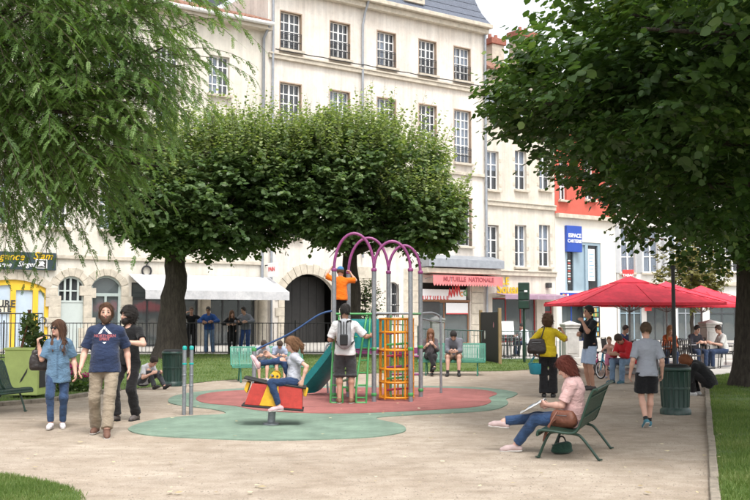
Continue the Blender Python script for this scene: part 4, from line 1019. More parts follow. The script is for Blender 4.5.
def feather_tree(label, base, fork, blobs, nb, seed, cut=None):
    r = np.random.default_rng(seed); base = np.array(base, float); f = np.array(fork, float)
    e = empty('feathery_tree', tuple(base), 0, label, 'tree'); m = MB(); trunk_tube(m, (0, 0, -.1), f - base, .3, .22, r); m.build('trunk', M_bark, e)
    lb = MB(); w = np.array([b[2] for b in blobs]); w /= w.sum(); out = []; T = []
    tw = MB()
    for (c, rad, _), wi in zip(blobs, w):
        c, rad = np.array(c), np.array(rad)
        for i in range(5):
            tip = c + norm(r.normal(0, 1, 3) + np.array([.4, 0, .2])) * rad * .75; limb(lb, f - base, tip - base, .10, .015, r, 7, .07, 7)
        n = int(nb * wi); d = norm(r.normal(0, 1, (n, 3))); rho = np.where(r.uniform(size=n) < .4, r.uniform(.3, .8, n), r.uniform(.8, 1.02, n)); p = c + d * rad * rho[:, None]
        keep = pnoise(p, 1.2, seed + 1) + .4 * pnoise(p, 3, seed + 2) > -.33
        if cut is not None: keep &= cut(p)
        p, d = p[keep], d[keep]; n = len(p)
        bd = norm(d * np.array([1, 1, .25]) + np.array([.25, 0, .12]) + r.normal(0, .3, (n, 3))); L = r.uniform(.6, 1.35, n); nf = 11
        t = np.linspace(.05, 1, nf)[None, :, None]
        bp = p[:, None] + bd[:, None] * L[:, None, None] * t + np.array([0, 0, -1]) * (t ** 2.0) * L[:, None, None] * .42
        tang = norm(bd[:, None] + np.array([0, 0, -1]) * 2 * t * .42)
        for i in range(n): tw.tube([bp[i, k] - base for k in (0, 4, 7, 10)], [.009, .006, .005, .003], 3, False)
        side = norm(np.cross(tang, np.array([0, 0, 1.0]))); sg = np.where(np.arange(nf) % 2 == 0, 1, -1)[None, :, None]
        fd = norm(tang * .75 + side * sg * .75 + np.array([0, 0, -.28]) + r.normal(0, .14, (n, nf, 3)))
        FL = r.uniform(.13, .27, (n, nf)); nlf = 12
        fp, fd, FL = bp.reshape(-1, 3), fd.reshape(-1, 3), FL.reshape(-1); fn = norm(np.array([0, 0, 1.0]) + r.normal(0, .3, fp.shape)); fs_ = norm(np.cross(fd, fn)); fn = np.cross(fs_, fd)
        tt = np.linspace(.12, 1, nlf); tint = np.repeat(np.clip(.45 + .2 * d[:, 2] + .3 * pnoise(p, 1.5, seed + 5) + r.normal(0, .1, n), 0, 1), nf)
        for k, tk in enumerate(tt):
            q = fp + fd * (FL * tk)[:, None] + np.array([0, 0, -1]) * (FL * tk ** 2 * .28)[:, None]; ll = FL * .27 * (1 - .5 * abs(tk - .4)) * r.uniform(.75, 1.2, len(FL)); wd = ll * .24
            for s in (-1, 1):
                ax = norm(fd * .80 + fs_ * s * .72 + fn * -.12 + r.normal(0, .16, fd.shape)); sd = np.cross(fn, ax)
                A = q; B = q + ax * (ll * .5)[:, None] + sd * wd[:, None]; C_ = q + ax * ll[:, None]; D = q + ax * (ll * .5)[:, None] - sd * wd[:, None]
                out.append(np.stack([A + sd * (wd * .9)[:, None], C_, A - sd * (wd * .9)[:, None] + ax * (ll * .25)[:, None]], 1)); T.append(np.clip(tint + r.normal(0, .08, len(tint)), 0, 1))
    lb.build('limb', M_bark, e); tw.build('twigs', M_twig, e)['kind'] = 'stuff'
    Q = np.concatenate(out); V = (Q - base).reshape(-1, 3); F = np.arange(len(V)).reshape(-1, 3)
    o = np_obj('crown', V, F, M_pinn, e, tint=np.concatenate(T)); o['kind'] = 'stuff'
    return e
def fcut(p):
    fy = np.maximum(p[:, 1], .5); u = p[:, 0] / fy * FPX + 375; y = 315 - (p[:, 2] - CAM_H) / fy * FPX
    return (y < np.interp(u, [0, 60, 120, 160, 200, 240], [218, 205, 200, 190, 120, 60])) & (u < np.interp(y, [-200, 0, 60, 110, 180, 240], [188, 188, 178, 118, 92, 84]))
feather_tree('feathery green tree with drooping fine leaves overhanging the arched shops', (-9.6, 17.5, 0), (-9.0, 17.5, 4.4),
             [((-6.6, 17.5, 6.3), (2.6, 2.4, 2.6), 1.0), ((-4.6, 16.6, 6.6), (1.7, 1.9, 1.9), .65), ((-5.6, 16.0, 4.6), (1.8, 1.4, 1.1), .6), ((-4.4, 17.4, 4.6), (1.2, 1.4, 1.1), .4), ((-6.2, 15.0, 7.2), (2.2, 1.6, 1.8), .6)], 2700, 31, fcut)
# small shrub in front of the wall
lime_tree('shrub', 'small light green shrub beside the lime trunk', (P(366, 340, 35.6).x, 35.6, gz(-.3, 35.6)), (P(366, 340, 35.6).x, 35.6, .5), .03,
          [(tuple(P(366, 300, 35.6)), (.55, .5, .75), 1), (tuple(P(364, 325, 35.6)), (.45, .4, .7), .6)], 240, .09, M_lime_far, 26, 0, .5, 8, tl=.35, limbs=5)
for o in COL.objects:
    if o.name.startswith('shrub'): o['category'] = 'shrub'

# ------------------------------------------------------------------ fences, benches, bins, street furniture
M_dgreen = mat('dark_green_paint', (.012, .040, .026), .38, .25, 5, spec=.5)
M_sungreen = mat('sunlit_green_paint', (.035, .20, .135), .45, .2, 5, spec=.45)  # lit copy of the bench green, sunlight mixed into the colour
M_fgreen = mat('grey_green_railing', (.07, .12, .105), .5, .2, 5)
M_bin = mat('bin_green', (.014, .040, .032), .42, .4, 7, .1, 20, spec=.5, stretch=(3, 3, .5))
M_black = mat('black_plastic', (.015, .015, .016), .5, .2, 5)
M_steel = mat('painted_grey_steel', (.27, .29, .32), .42, .1, 4, metal=.4, spec=.5)
M_wood = mat('weathered_wood', (.27, .19, .10), .85, .25, 6, .4, 30, stretch=(6, 6, .7))
M_plaster = mat('white_stone', (.50, .49, .46), .9, .18, 4, .3, 20)
M_red = mat('red_parasol_cloth', (.72, .048, .080), .8, .06, 2, .1, 40)
def fence(name, label, a, b, H, m, gap=.14, post=2.0, dz=None):
    a, b = Vector(a), Vector(b); L = (b - a).length; n = max(1, round(L / post)); ang = math.atan2((b - a).y, (b - a).x)
    e = empty(name, (a.x, a.y, 0), ang, label, 'fence'); u = (b - a).normalized()
    bar = MB().tube([(0, 0, .08), (0, 0, H - .06)], .010, 6).mesh('bar', m)
    pst = MB().box(-.022, .022, -.022, .022, -.05, H + .04).mesh('post', m)
    for k in range(n + 1):
        p = a + u * (L * k / n); inst(pst, 'post', e, (L * k / n, 0, gz(p.x, p.y)))
        if k == n: break
        q = a + u * (L * (k + 1) / n); z0, z1 = gz(p.x, p.y), gz(q.x, q.y)
        for h in (.09, H - .06, ):
            r = MB().tube([(L * k / n + .02, 0, z0 + h), (L * (k + 1) / n - .02, 0, z1 + h)], .016, 6).build('rail', m, e)
        c = max(2, round(L / n / gap))
        for i in range(1, c): t = i / c; inst(bar, 'bar', e, (L * (k + t) / n, 0, z0 + (z1 - z0) * t))
    return e
FYL = 36.2
fence('railing', 'long black iron railing the four onlookers lean on', (-15.5, FYL, 0), (P(412, 340, FYL).x, FYL, 0), 1.2, M_iron, .13)
fence('railing', 'grey green railing in front of the cafe terrace', (P(418, 340, 34.6).x, 34.6, 0), (P(560, 340, 34.6).x, 34.6, 0), 1.1, M_fgreen, .13)
# tall scrolled end of the black railing
e = empty('iron_fence', (P(-30, 340, 31).x, 31.0, gz(-9, 31)), 0, 'taller black railing panel with scrolled end behind the green planter', 'fence')
xE = P(42, 340, 31).x - P(-30, 340, 31).x
for k in range(17): MB().tube([(xE * k / 16, 0, 0), (xE * k / 16, 0, 1.5)], .012, 6).build('bar', M_iron, e)
MB().tube([(0, 0, 1.5), (xE, 0, 1.5)], .018, 6).build('rail', M_iron, e); MB().tube([(0, 0, .15), (xE, 0, .15)], .016, 6).build('rail', M_iron, e)
MB().tube([(xE + .12 * math.cos(q) * (1 - q * .05), 0, 1.28 + .12 * math.sin(q) * (1 - q * .05)) for q in np.linspace(-1.2, 7.5, 26)], .014, 6).build('scroll', M_iron, e)

# park benches ------------------------------------------------------
PROF0 = smooth_poly([(-.27, .355), (-.25, .405), (-.12, .405), (.08, .385), (.17, .41), (.23, .52), (.30, .68), (.36, .80), (.40, .815)], 3, False)
def bench(label, loc, face, m, L=1.5, group=None, sc=1.0, drop=0.0):
    PROF = [Vector((q.x, q.y - drop * (1 - sst(.42, .78, q.y)))) for q in PROF0]; D_ = lambda z: z * (1 - drop / .40) if z < .42 else z - drop * (1 - sst(.42, .78, z))
    """local: length along x, sitter faces -y"""
    e = empty('park_bench', loc, math.atan2(face[0], -face[1]), label, 'bench', group); e.scale = (sc, sc, sc)
    sl = MB(); n = int(L / .034)
    for i in range(n):
        x = -L / 2 + L * (i + .5) / n; w = .0115
        for (p, q) in zip(PROF[:-1], PROF[1:]):
            d = (q - p).normalized(); nx = Vector((-d.y, d.x)) * .004
            vs_ = [(x + s * w, c.x + t * nx.x, c.y + t * nx.y) for c in (p, q) for s, t in ((-1, -1), (1, -1), (1, 1), (-1, 1))]
            sl.add(vs_, [(0, 1, 5, 4), (1, 2, 6, 5), (2, 3, 7, 6), (3, 0, 4, 7)])
    o = sl.build('seat_slats', m, e); o['kind'] = 'stuff'
    for y, z in ((PROF[3].x, PROF[3].y - .012), (.02, D_(.378)), (.25, D_(.55)), (.33, D_(.73))): MB().box(-L / 2, L / 2, y - .012, y + .012, z - .012, z - .002).build('cross_strap', m, e)
    for s in (-1, 1): MB().tube([(s * L / 2, p.x, p.y) for p in PROF], .015, 8).build('side_rail', m, e)
    MB().tube([(-L / 2, PROF[0].x, PROF[0].y), (L / 2, PROF[0].x, PROF[0].y)], .017, 8).build('front_rail', m, e)
    MB().tube([(-L / 2, PROF[-1].x, PROF[-1].y), (L / 2, PROF[-1].x, PROF[-1].y)], .019, 8).build('top_rail', m, e)
    for s in (-1, 1):
        x = s * (L / 2 - .2)
        MB().tube(smooth_poly([(x, .05, D_(.375)), (x, -.12, D_(.365)), (x, -.19, D_(.30)), (x, -.30, .0)], 4, False), .016, 8).build('leg', m, e)
        MB().tube(smooth_poly([(x, -.02, D_(.36)), (x, .14, D_(.345)), (x, .22, D_(.28)), (x, .40, .0)], 4, False), .016, 8).build('leg', m, e)
        MB().tube([(x, .10, D_(.36)), (x, .20, D_(.47)), (x, .29, D_(.70))], .012, 6).build('brace', m, e)
        for y in (-.30, .40): MB().lathe([(.032, 0), (.032, .012)], 10, (x, y, .012)).build('foot_plate', m, e)
    return e
BN = Vector((2.28, 11.72, 0)); BFACE = Vector((-.94, .34)).normalized()
bench('dark green metal bench under the woman with the book', tuple(BN), BFACE, M_dgreen, 1.5, sc=.97, drop=.065)
bench('dark green bench end beside the pale green planter', (-6.27, 16.3, 0), (.93, -.36), M_dgreen, 1.5, drop=.03)
BM = GR(268, 381.5); BM.z = gz(BM.x, BM.y)
bench('sun-brightened green bench with two boys sitting on it', tuple(BM), (.22, -.97), M_sungreen, 1.75)
BC = GR(452, 375.2); BC.z = gz(BC.x, BC.y)
bench('sun-brightened green bench where a couple sit side by side', tuple(BC), (-.12, -.99), M_sungreen, 1.75)

def litter_bin(label, loc, r=.24, h=.80):
    e = empty('litter_bin', loc, 0, label, 'bin', 'green litter bins of the square')
    MB().lathe([(r * 1.05, 0), (r * 1.05, .07), (r * .92, .10), (r * .90, .12), (r * .97, h * .6), (r * 1.0, h * .86), (r * 1.02, h * .87)], 32).build('body', M_bin, e)
    for k in range(16):
        a = 2 * math.pi * k / 16; c, s = math.cos(a), math.sin(a)
        MB().tube([(r * .90 * c, r * .90 * s, .12), (r * .98 * c, r * .98 * s, h * .6), (r * 1.0 * c, r * 1.0 * s, h * .86)], .012, 5).build('rib', M_bin, e)
    MB().lathe([(r * 1.04, h * .865), (r * 1.09, h * .88), (r * 1.09, h * .93), (r * 1.05, h * .945), (r * .95, h * .945), (r * .93, h * .8)], 32).build('rim', M_bin, e)
    MB().lathe([(r * 1.0, .40), (r * 1.005, .41), (r * 1.005, .43), (r * 1.0, .44)], 32).build('band', M_bin, e)
    MB().lathe([(r * .96, h * .9), (r * .97, h * .97), (r * .80, h * 1.0), (r * .55, h * .985)], 28).build('bin_liner', M_black, e)
    return e
p = G(675.5, 414); litter_bin('green litter bin beside the boy in black shorts', (p.x, p.y, 0), .235, .80)
p = G(172.5, 386); litter_bin('green litter bin below the thick lime trunk', (p.x, p.y, 0), .23, .82)
p = G(683.5, 409); e = empty('metal_post', (p.x, p.y + .45, 0), 0, 'plain black post behind the litter bin', 'post')
hh = P(683.5, 268, p.y + .45).z; MB().lathe([(.06, 0), (.06, .3), (.036, .34), (.034, hh)], 12).build('shaft', M_black, e); MB().lathe([(.05, hh - .02), (.05, hh + .03), (.02, hh + .05)], 12).build('cap', M_black, e)

def pillar(label, x, y, w, h, m=M_plaster):
    e = empty('stone_pillar', (x, y, gz(x, y)), R(8), label, 'pillar', 'stone gate pillars'); w /= 2
    MB().box(-w * 1.25, w * 1.25, -w * 1.25, w * 1.25, -.05, .28).build('base', m, e, .03); MB().box(-w, w, -w, w, .28, h - .18).build('shaft', m, e, .02)
    MB().box(-w * .72, w * .72, -w - .012, w + .012, .40, h - .30).build('panel', m, e, .01)
    MB().box(-w * 1.12, w * 1.12, -w * 1.12, w * 1.12, h - .18, h - .11).build('neck_moulding', m, e, .02); MB().box(-w * 1.22, w * 1.22, -w * 1.22, w * 1.22, h - .108, h - .03).build('cap', m, e, .03)
    MB().add([(-w, -w, h - .03), (w, -w, h - .03), (w, w, h - .03), (-w, w, h - .03), (0, 0, h + .06)], [(0, 1, 4), (1, 2, 4), (2, 3, 4), (3, 0, 4)]).build('pyramid_top', m, e)
    return e
p = G(711, 366.5); pillar('white stone pillar on the terrace beyond the shaded lawn', p.x, p.y, .46, 1.40)
p = G(570.5, 366); pillar('white stone pillar beside the woman in yellow', p.x, p.y, .44, 1.36)
p = P(437, 350, 33.6); pillar('grey stone pillar in front of the insurance shop window', p.x, p.y, .40, 1.46, mat('grey_stone', (.33, .33, .32), .9, .2, 4))

# parasols ----------------------------------------------------------
M_red2 = mat('red_parasol_seam', (.50, .03, .045), .85, .06)
granules(M_red, 2.2, .86, 1.04, .8)
def parasol(label, cx, cy, half, ze, za, rz):
    e = empty('parasol', (cx, cy, 0), rz, label, 'parasol', 'red parasols of the cafe terrace'); N = 8
    c = MB(); idx = {}
    for i in range(-N, N + 1):
        for j in range(-N, N + 1):
            m_ = max(abs(i), abs(j)) / N; z = ze + (za - ze) * (1 - m_) - .0 * math.sin(math.pi * m_) * (1 - min(abs(i), abs(j)) / max(1, max(abs(i), abs(j))))
            idx[i, j] = len(c.v); c.v.append((half * i / N, half * j / N, z))
    for i in range(-N, N):
        for j in range(-N, N):
            q = (idx[i, j], idx[i + 1, j], idx[i + 1, j + 1], idx[i, j + 1])
            c.f.append(q); c.sm.append(False)
    o = c.build('canopy', M_red, e); sd = o.modifiers.new('solid', 'SOLIDIFY'); sd.thickness = .006; sd.offset = -1
    for k in range(8):
        a = k * math.pi / 4; R_ = half * (1.414 if k % 2 else 1.0); MB().tube([(.3 * half * math.cos(a), .3 * half * math.sin(a), za + (ze - za) * (.3 / (1.414 if k % 2 else 1)) + .003), (R_ * math.cos(a), R_ * math.sin(a), ze + .003)], .011, 5).build('seam', M_red2, o)
    v = MB()
    for k in range(4):
        a = k * math.pi / 2; M_ = Matrix.Rotation(a, 4, 'Z')
        v.box(-half, half, -half - .004, -half + .002, ze - .07, ze + .004, M_)
    v.build('valance', M_red, o)
    f = half * .22; MB().add([(-f, -f, za - .13), (f, -f, za - .13), (f, f, za - .13), (-f, f, za - .13), (0, 0, za + .05)], [(0, 1, 4), (1, 2, 4), (2, 3, 4), (3, 0, 4)]).box(-f, f, -f - .003, -f + .003, za - .17, za - .13).box(-f, f, f - .003, f + .003, za - .17, za - .13).box(-f - .003, -f + .003, -f, f, za - .171, za - .13).box(f - .003, f + .003, -f, f, za - .171, za - .13).build('vent_flap', M_red, e)
    MB().tube([(0, 0, 0), (0, 0, za - .02)], .032, 10).build('pole', M_steel, e); MB().box(-.4, .4, -.4, .4, .005, .10).build('base', mat('concrete_base', (.25, .25, .25), .9), e, .02)
    for k in range(8):
        a = k * math.pi / 4; R_ = half * (1.38 if k % 2 else .98); MB().tube([(0, 0, za - .16), (R_ * math.cos(a), R_ * math.sin(a), ze - .045)], .012, 5).build('rib', M_steel, e)
        MB().tube([(0, 0, ze - .25), (R_ * .5 * math.cos(a), R_ * .5 * math.sin(a), (za + ze) / 2 - .14)], .010, 5).build('strut', M_steel, e)
    return e
p1 = P(629, 278, 27.5); parasol('largest red parasol, in front of the blue shop', p1.x, 27.5, 1.92, P(629, 302.5, 25.6).z, p1.z, R(4))
p2 = P(666, 283, 31); parasol('middle red parasol between two other red parasols', p2.x, 31, 1.6, P(666, 304, 29.6).z, p2.z, R(4))
p3 = P(701, 287, 33); parasol('red parasol beside the shaded lime trunk', p3.x, 33, 1.5, P(701, 305, 31.6).z, p3.z, R(4))

# signal seen from behind, notice board -------------------------------
p = G(524.5, 363); e = empty('traffic_signal', (p.x, p.y, 0), R(-10), 'dark green traffic signal head seen from behind on a pole', 'traffic signal')
zb, zt = P(524, 309, p.y).z, P(524, 282.5, p.y).z
MB().tube([(0, 0, 0), (0, 0, zt - .05)], .045, 10).build('pole', M_dgreen, e)
hd = MB().box(-.19, .19, -.12, -.02 + .12, zb, zt).build('housing', M_dgreen, e, .03)
for k in range(3): MB().box(-.165, .165, -.145, -.121, zb + (zt - zb) * (k + .06) / 3, zb + (zt - zb) * (k + .94) / 3).build('back_cover', M_dgreen, hd, .012)
MB().box(.02, .12, -.19, -.185, zt - .33, zt - .26).build('sticker', M_white, hd)
MB().box(-.03, .20, -.14, -.02, zb - .01, zb + .30).build('push_box', M_black, e, .02)
pl, pr = G(481, 361), G(500, 364.5)
e = empty('notice_board', (pl.x, pl.y, 0), math.atan2(pr.y - pl.y, pr.x - pl.x), 'black panel between two wooden posts on the lawn', 'board'); L = (pr - pl).length; hb = P(481, 310, pl.y).z
MB().box(-.05, .05, -.05, .05, -.05, hb).build('post', M_wood, e, .012); MB().box(L - .05, L + .05, -.05, .05, -.05, hb + .05).build('post', M_wood, e, .012)
bd = MB().box(.052, L - .052, -.02, .02, .04, hb - .08).build('panel', mat('blackboard', (.010, .010, .011), .6, .3, 2), e)
MB().lathe([(.10, 0), (.09, .004)], 16).build('white_sticker', M_white, bd, loc=(L * .26, -.022, hb * .52), rot=(R(90), 0, 0)); bd.children[0].scale = (1, 1.5, 1)
MB().prism([(.0, 0), (.07, .05), (.06, .14), (.0, .2), (-.03, .12), (-.05, .05)], -.004, 0, 'y').build('pink_sticker', mat('pink_print', (.6, .25, .3), .6, .3, 20), bd, loc=(L * .72, -.022, hb * .66))

# planter with tripod and flowers --------------------------------------
p = G(22, 398.5); e = empty('planter_box', (p.x, p.y + .3, 0), R(-4), 'pale lime green square planter box with dark side', 'planter'); M_pl = mat('lime_green_paint', (.50, .60, .20), .55, .10, 3)
w, h = .33, .92
MB().box(-w, w, -w, w, .06, h).build('box', M_pl, e, .015); MB().box(-w - .02, w + .02, -w - .02, w + .02, h, h + .05).build('rim', M_pl, e, .012)
MB().prism([(-.02, .30), (.0, .36), (.13, .58), (.12, .50), (.02, .33)], -w - .008, -w - .002, 'y').build('leaf_emblem', M_ink, e)
MB().box(w + .001, w + .012, -w + .08, w - .08, .2, h - .1).build('side_panel', M_ink, e)
MB().box(-w + .02, w - .02, -w + .02, w - .02, h + .02, h + .045).build('soil', mat('soil', (.04, .028, .018), .95, .3, 20), e)
t = empty('plant_tripod', (p.x, p.y + .3, h), 0, 'wooden cane tripod with climbing plant in the green planter', 'plant')
for a in (0, 2.1, 4.2): MB().tube([(.27 * math.cos(a + .3), .22 * math.sin(a + .3), .04), (.03 * math.cos(a + 3), .03 * math.sin(a + 3), .78)], .017, 6).build('cane', mat('red_brown_cane', (.17, .07, .045), .8, .2, 6), t)
def leaf_puff(parent, name, c, rad, n, size, m, seed, up=.3):
    r = np.random.default_rng(seed); d = norm(r.normal(0, 1, (n, 3))); q = np.array(c) + d * np.array(rad) * r.uniform(.3, 1, n)[:, None]
    V, F = leaves(q, d + np.array([0, 0, up]) + r.normal(0, .5, (n, 3)), np.array([0, 0, 1.]) + r.normal(0, .6, (n, 3)), size * r.uniform(.6, 1.2, n), r)
    o = np_obj(name, V, F, m, parent, tint=np.repeat(np.clip(r.normal(.5, .25, n), 0, 1), 2)); o['kind'] = 'stuff'; return o
leaf_puff(t, 'foliage', (.02, -.02, .34), (.17, .17, .40), 420, .085, M_lime_far, 3); leaf_puff(t, 'foliage', (.22, 0, .12), (.14, .12, .22), 160, .08, M_lime, 4)
M_pink = leafmat('pink_petal', (.30, .02, .12), (.45, .035, .22), (.60, .10, .34), .3, .5)
def flower(label, px_, py_, h, rad, n, seed):
    p = G(px_, py_); e = empty('flowering_plant', (p.x, p.y, gz(p.x, p.y)), 0, label, 'flowers', 'pink petunias in the flower bed')
    leaf_puff(e, 'foliage', (0, 0, h * .4), (rad, rad, h * .42), n, .06, M_lime, seed); leaf_puff(e, 'blossom', (0, -.05, h * .62), (rad * 1.02, rad * .9, h * .45), int(n * 1.5), .05, M_pink, seed + 1)
flower('tall pink petunias behind the woman in denim', 73, 390, .62, .15, 200, 40)
flower('low pink petunias between the planter and the woman in denim', 48, 391.5, .45, .17, 160, 44)
flower('green and pink petunia clump beside the two men', 88, 389.5, .34, .2, 160, 48)
# low leafy bed
e = empty('bedding_plant', (G(62, 393).x, G(62, 393).y + .4, gz(-5, 21)), 0, 'low leafy bedding plants behind the stone edging', 'plants')
leaf_puff(e, 'foliage', (0, 0, .14), (.9, .32, .18), 900, .07, M_lime, 51)

# ------------------------------------------------------------------ play equipment
M_purple = mat('purple_paint', (.27, .055, .20), .38, .1, 4, spec=.5)
M_pgreen = mat('bright_green_paint', (.07, .33, .10), .4, .1, 4, spec=.5)
M_orange = mat('yellow_orange_paint', (.72, .27, .012), .4, .1, 4, spec=.5)
M_teal = mat('teal_plastic', (.012, .27, .29), .35, .1, 3, spec=.5)
M_pblue = mat('blue_tube', (.015, .06, .18), .4, .1, 4, spec=.5)
M_tealcap = mat('turquoise_cap', (.015, .33, .30), .4, .1, 4)
M_rope = mat('red_rope', (.35, .04, .07), .85, .2, 30)
for m_ in (M_steel, M_purple, M_orange, M_pgreen, M_teal, M_pblue): granules(m_, 26, .72, 1.06, .7)
e = empty('climbing_frame', (0, 18.4, 0), 0, 'climbing frame with grey posts, purple arches and yellow cage', 'climbing frame')
O = Vector((0, 18.4, 0)); PF = [P(334, 300, 18.4) , P(374, 300, 18.4), P(410.5, 300, 18.4)]; PB = [P(348.5, 300, 19.5), P(388.5, 300, 19.5), P(420.5, 300, 19.5)]
for q in PF + PB: q.z = 0
ZT = P(380, 271, 18.9).z
for q in PF + PB:
    l = q - O; MB().tube([(l.x, l.y, 0), (l.x, l.y, ZT)], .042, 14).build('post', M_steel, e)
    for z in (.12, .95, ZT - .03): MB().lathe([(.044, 0), (.051, .01), (.051, .05), (.044, .06)], 14, (l.x, l.y, z)).build('collar', M_pgreen if z < 1.5 else M_purple, e)
ZA = P(357, 235.5, 18.9).z
for row in (PF, PB):
    for a, c in ((row[0], row[1]), (row[1], row[2])):
        hgt = (ZA - ZT) * (1 if a is row[0] else .78)
        pts = [Vector((0, 0, ZT)) + (a - O).lerp(c - O, .5 - .5 * math.cos(math.pi * k / 18)) + Vector((0, 0, hgt * math.sin(math.pi * k / 18))) for k in range(19)]
        MB().tube(pts, .027, 10).build('arch', M_purple, e)
for a, c in ((PF[0], PB[0]), (PF[1], PB[1]), (PF[2], PB[2])):
    for z in (1.62,): MB().tube([(a - O) + Vector((0, 0, z)), (c - O) + Vector((0, 0, z))], .022, 8).build('cross_bar', M_pgreen, e)
DZ = .95
d0, d1, d2, d3 = [q - O for q in (PF[0], PF[1], PB[1], PB[0])]
MB().prism([(v.x, v.y) for v in (d0, d1, d2, d3)], DZ - .06, DZ, 'z').build('deck', M_purple, e)
def panel(a, c, z0, z1, m, name, t=.018):
    d = (c - a).normalized(); n = Vector((-d.y, d.x, 0)) * t; b = MB()
    a, c = a + d * .06, c - d * .06
    b.add([a + n + Vector((0, 0, z0)), c + n + Vector((0, 0, z0)), c + n + Vector((0, 0, z1)), a + n + Vector((0, 0, z1)), a - n + Vector((0, 0, z0)), c - n + Vector((0, 0, z0)), c - n + Vector((0, 0, z1)), a - n + Vector((0, 0, z1))],
          [(0, 1, 2, 3), (7, 6, 5, 4), (0, 4, 5, 1), (1, 5, 6, 2), (2, 6, 7, 3), (3, 7, 4, 0)]); return b.build(name, m, e, .006)
panel(d3, d2, DZ + .02, 1.52, M_teal, 'side_panel'); panel(d0.lerp(d1, .42), d1, DZ + .02, 1.50, M_teal, 'side_panel')
for z in (.98, 1.62): MB().tube([d0 + Vector((0, 0, z)), d1 + Vector((0, 0, z))], .02, 8).build('cross_bar', M_purple if z < 1 else M_pgreen, e)
for z in (.35, .68, 1.0, 1.31): MB().tube([d0 + Vector((0, 0, z)), d3 + Vector((0, 0, z))], .022, 8).build('rung', M_pgreen, e)
# green ladder leaning on the deck edge
lx = [(-.76, -.38), (-.24, -.38)]
for i, (x, y) in enumerate(((-.78, -.34), (-.14, -.34))):
    for o_ in (0, .20):
        sgn = 1 if i == 0 else -1
        MB().tube(smooth_poly([(x + sgn * o_ - (.02 if o_ == 0 else 0), y, .03), (x + sgn * o_ * .9, y + .02, .5), (x + sgn * (o_ * .45) + .04, y + .25, 1.35), (x + sgn * (o_ * .3) + .05, y + .40, 1.58)], 4, False), .019, 8).build('ladder_rail', M_pgreen, e)
    for k in range(6):
        z = .12 + k * .22; t_ = z / 1.58; wd = .20 * (1 - .62 * t_); yy = y + .40 * t_ ** 1.5
        MB().tube([(x + .05 * t_, yy, z), (x + (.05 * t_) + (wd if i == 0 else -wd), yy, z)], .014, 6).build('rung', M_pgreen, e)
    MB().tube([(x, y, .03), (x + (.2 if i == 0 else -.2), y, .03)], .019, 8).build('ladder_foot', M_pgreen, e)
for k in range(4): z = .30 + k * .30; t_ = z / 1.58; MB().tube([(-.60 + .02 * t_, y + .40 * t_ ** 1.5, z), (-.32, y + .40 * t_ ** 1.5, z)], .016, 6).build('rung', M_pgreen, e)
# yellow cage
yc = P(396.5, 395, 18.75) - O; yc.z = 0; yr = .315
for z in (.08, .36, .60, .95, 1.28, P(396, 319, 18.75).z):
    MB().tube([(yc.x + yr * math.cos(a), yc.y + yr * math.sin(a), z) for a in np.linspace(0, 2 * math.pi, 25)[:-1]], .021, 8, closed=True).build('cage_ring', M_orange, e)
for k in range(10):
    a = 2 * math.pi * k / 10 + .2; MB().tube([(yc.x + yr * math.cos(a), yc.y + yr * math.sin(a), .05), (yc.x + yr * math.cos(a), yc.y + yr * math.sin(a), 1.53)], .017 if k % 3 else .024, 8).build('cage_bar', M_orange, e)
for k in range(6):
    z = .2 + k * .21; MB().tube([(yc.x - .2, yc.y + .05, z), (yc.x + .22, yc.y + .12, z + .03)], .02, 6).build('rope_step', (M_rope, M_pgreen, M_purple)[k % 3], e)
for s in (-.1, .12): MB().tube([(yc.x + s, yc.y + .08, .05), (yc.x + s, yc.y + .08, 1.6)], .013, 6).build('rope', M_pgreen, e)
# horizontal bars and the bent grey handrail to the right
f2, b2_ = PF[2] - O, PB[2] - O; hz_ = P(420, 313.5, 19).z
MB().tube([d1 + Vector((0, 0, hz_)), f2 + Vector((0, 0, hz_))], .022, 8).build('cross_bar', M_steel, e)
hp = P(441, 393.5, 20.4) - O; ht = P(434, 313.5, 20.2).z
MB().tube(smooth_poly([b2_ + Vector((0, 0, hz_)), (b2_.x + .2, b2_.y + .5, ht + .01), (hp.x - .14, hp.y - .1, ht), (hp.x - .03, hp.y, ht - .06), (hp.x, hp.y, ht - .2), (hp.x, hp.y, .0)], 5, False), .026, 10).build('bent_handrail', M_steel, e)
MB().tube([b2_ + Vector((0, 0, hz_ - .1)), (hp.x, hp.y, hz_ - .17)], .016, 8).build('cross_bar', M_steel, e)
for z in (.45, .80): MB().tube([d2 + Vector((0, 0, z)), b2_ + Vector((0, 0, z))], .02, 8).build('cross_bar', M_purple, e)
panel(d2, b2_, .85, .97, M_purple, 'shelf_panel')
# slide
sa, sb_ = Vector((-.62, 1.15, DZ)), Vector((-1.28, 1.75, .10)); ch = MB(); dirn = (sb_ - sa).to_2d().normalized(); nn = Vector((-dirn.y, dirn.x))
secs = []
for k in range(13):
    t_ = k / 12; c = sa.lerp(sb_, t_); z = DZ + (.12 - DZ) * (t_ ** .9 if t_ < .85 else t_ ** .9) + (.05 * max(0, t_ - .8) * 5 * 0); 
    ring = [(nn * u_, w_) for u_, w_ in ((-.26, .17), (-.25, .02), (-.15, -.02), (0, -.03), (.15, -.02), (.25, .02), (.26, .17), (.29, .17), (.29, -.02), (.1, -.08), (-.1, -.08), (-.29, -.02), (-.29, .17))]
    secs += [(c.x + v.x, c.y + v.y, z + w_) for v, w_ in ring]
K = 13; ch.add(secs, [(i * K + j, i * K + (j + 1) % K, (i + 1) * K + (j + 1) % K, (i + 1) * K + j) for i in range(12) for j in range(K)] + [tuple(range(K)), tuple(range(12 * K, 13 * K))[::-1]], True)
ch.build('slide', M_teal, e)
MB().tube(smooth_poly([(-.95, 2.0, .0), (-1.0, 2.0, .85), (-.92, 2.0, 1.02), (-.70, 1.9, 1.03), (-.6, 1.8, .98)], 5, False), .02, 8).build('slide_handle', M_steel, e)
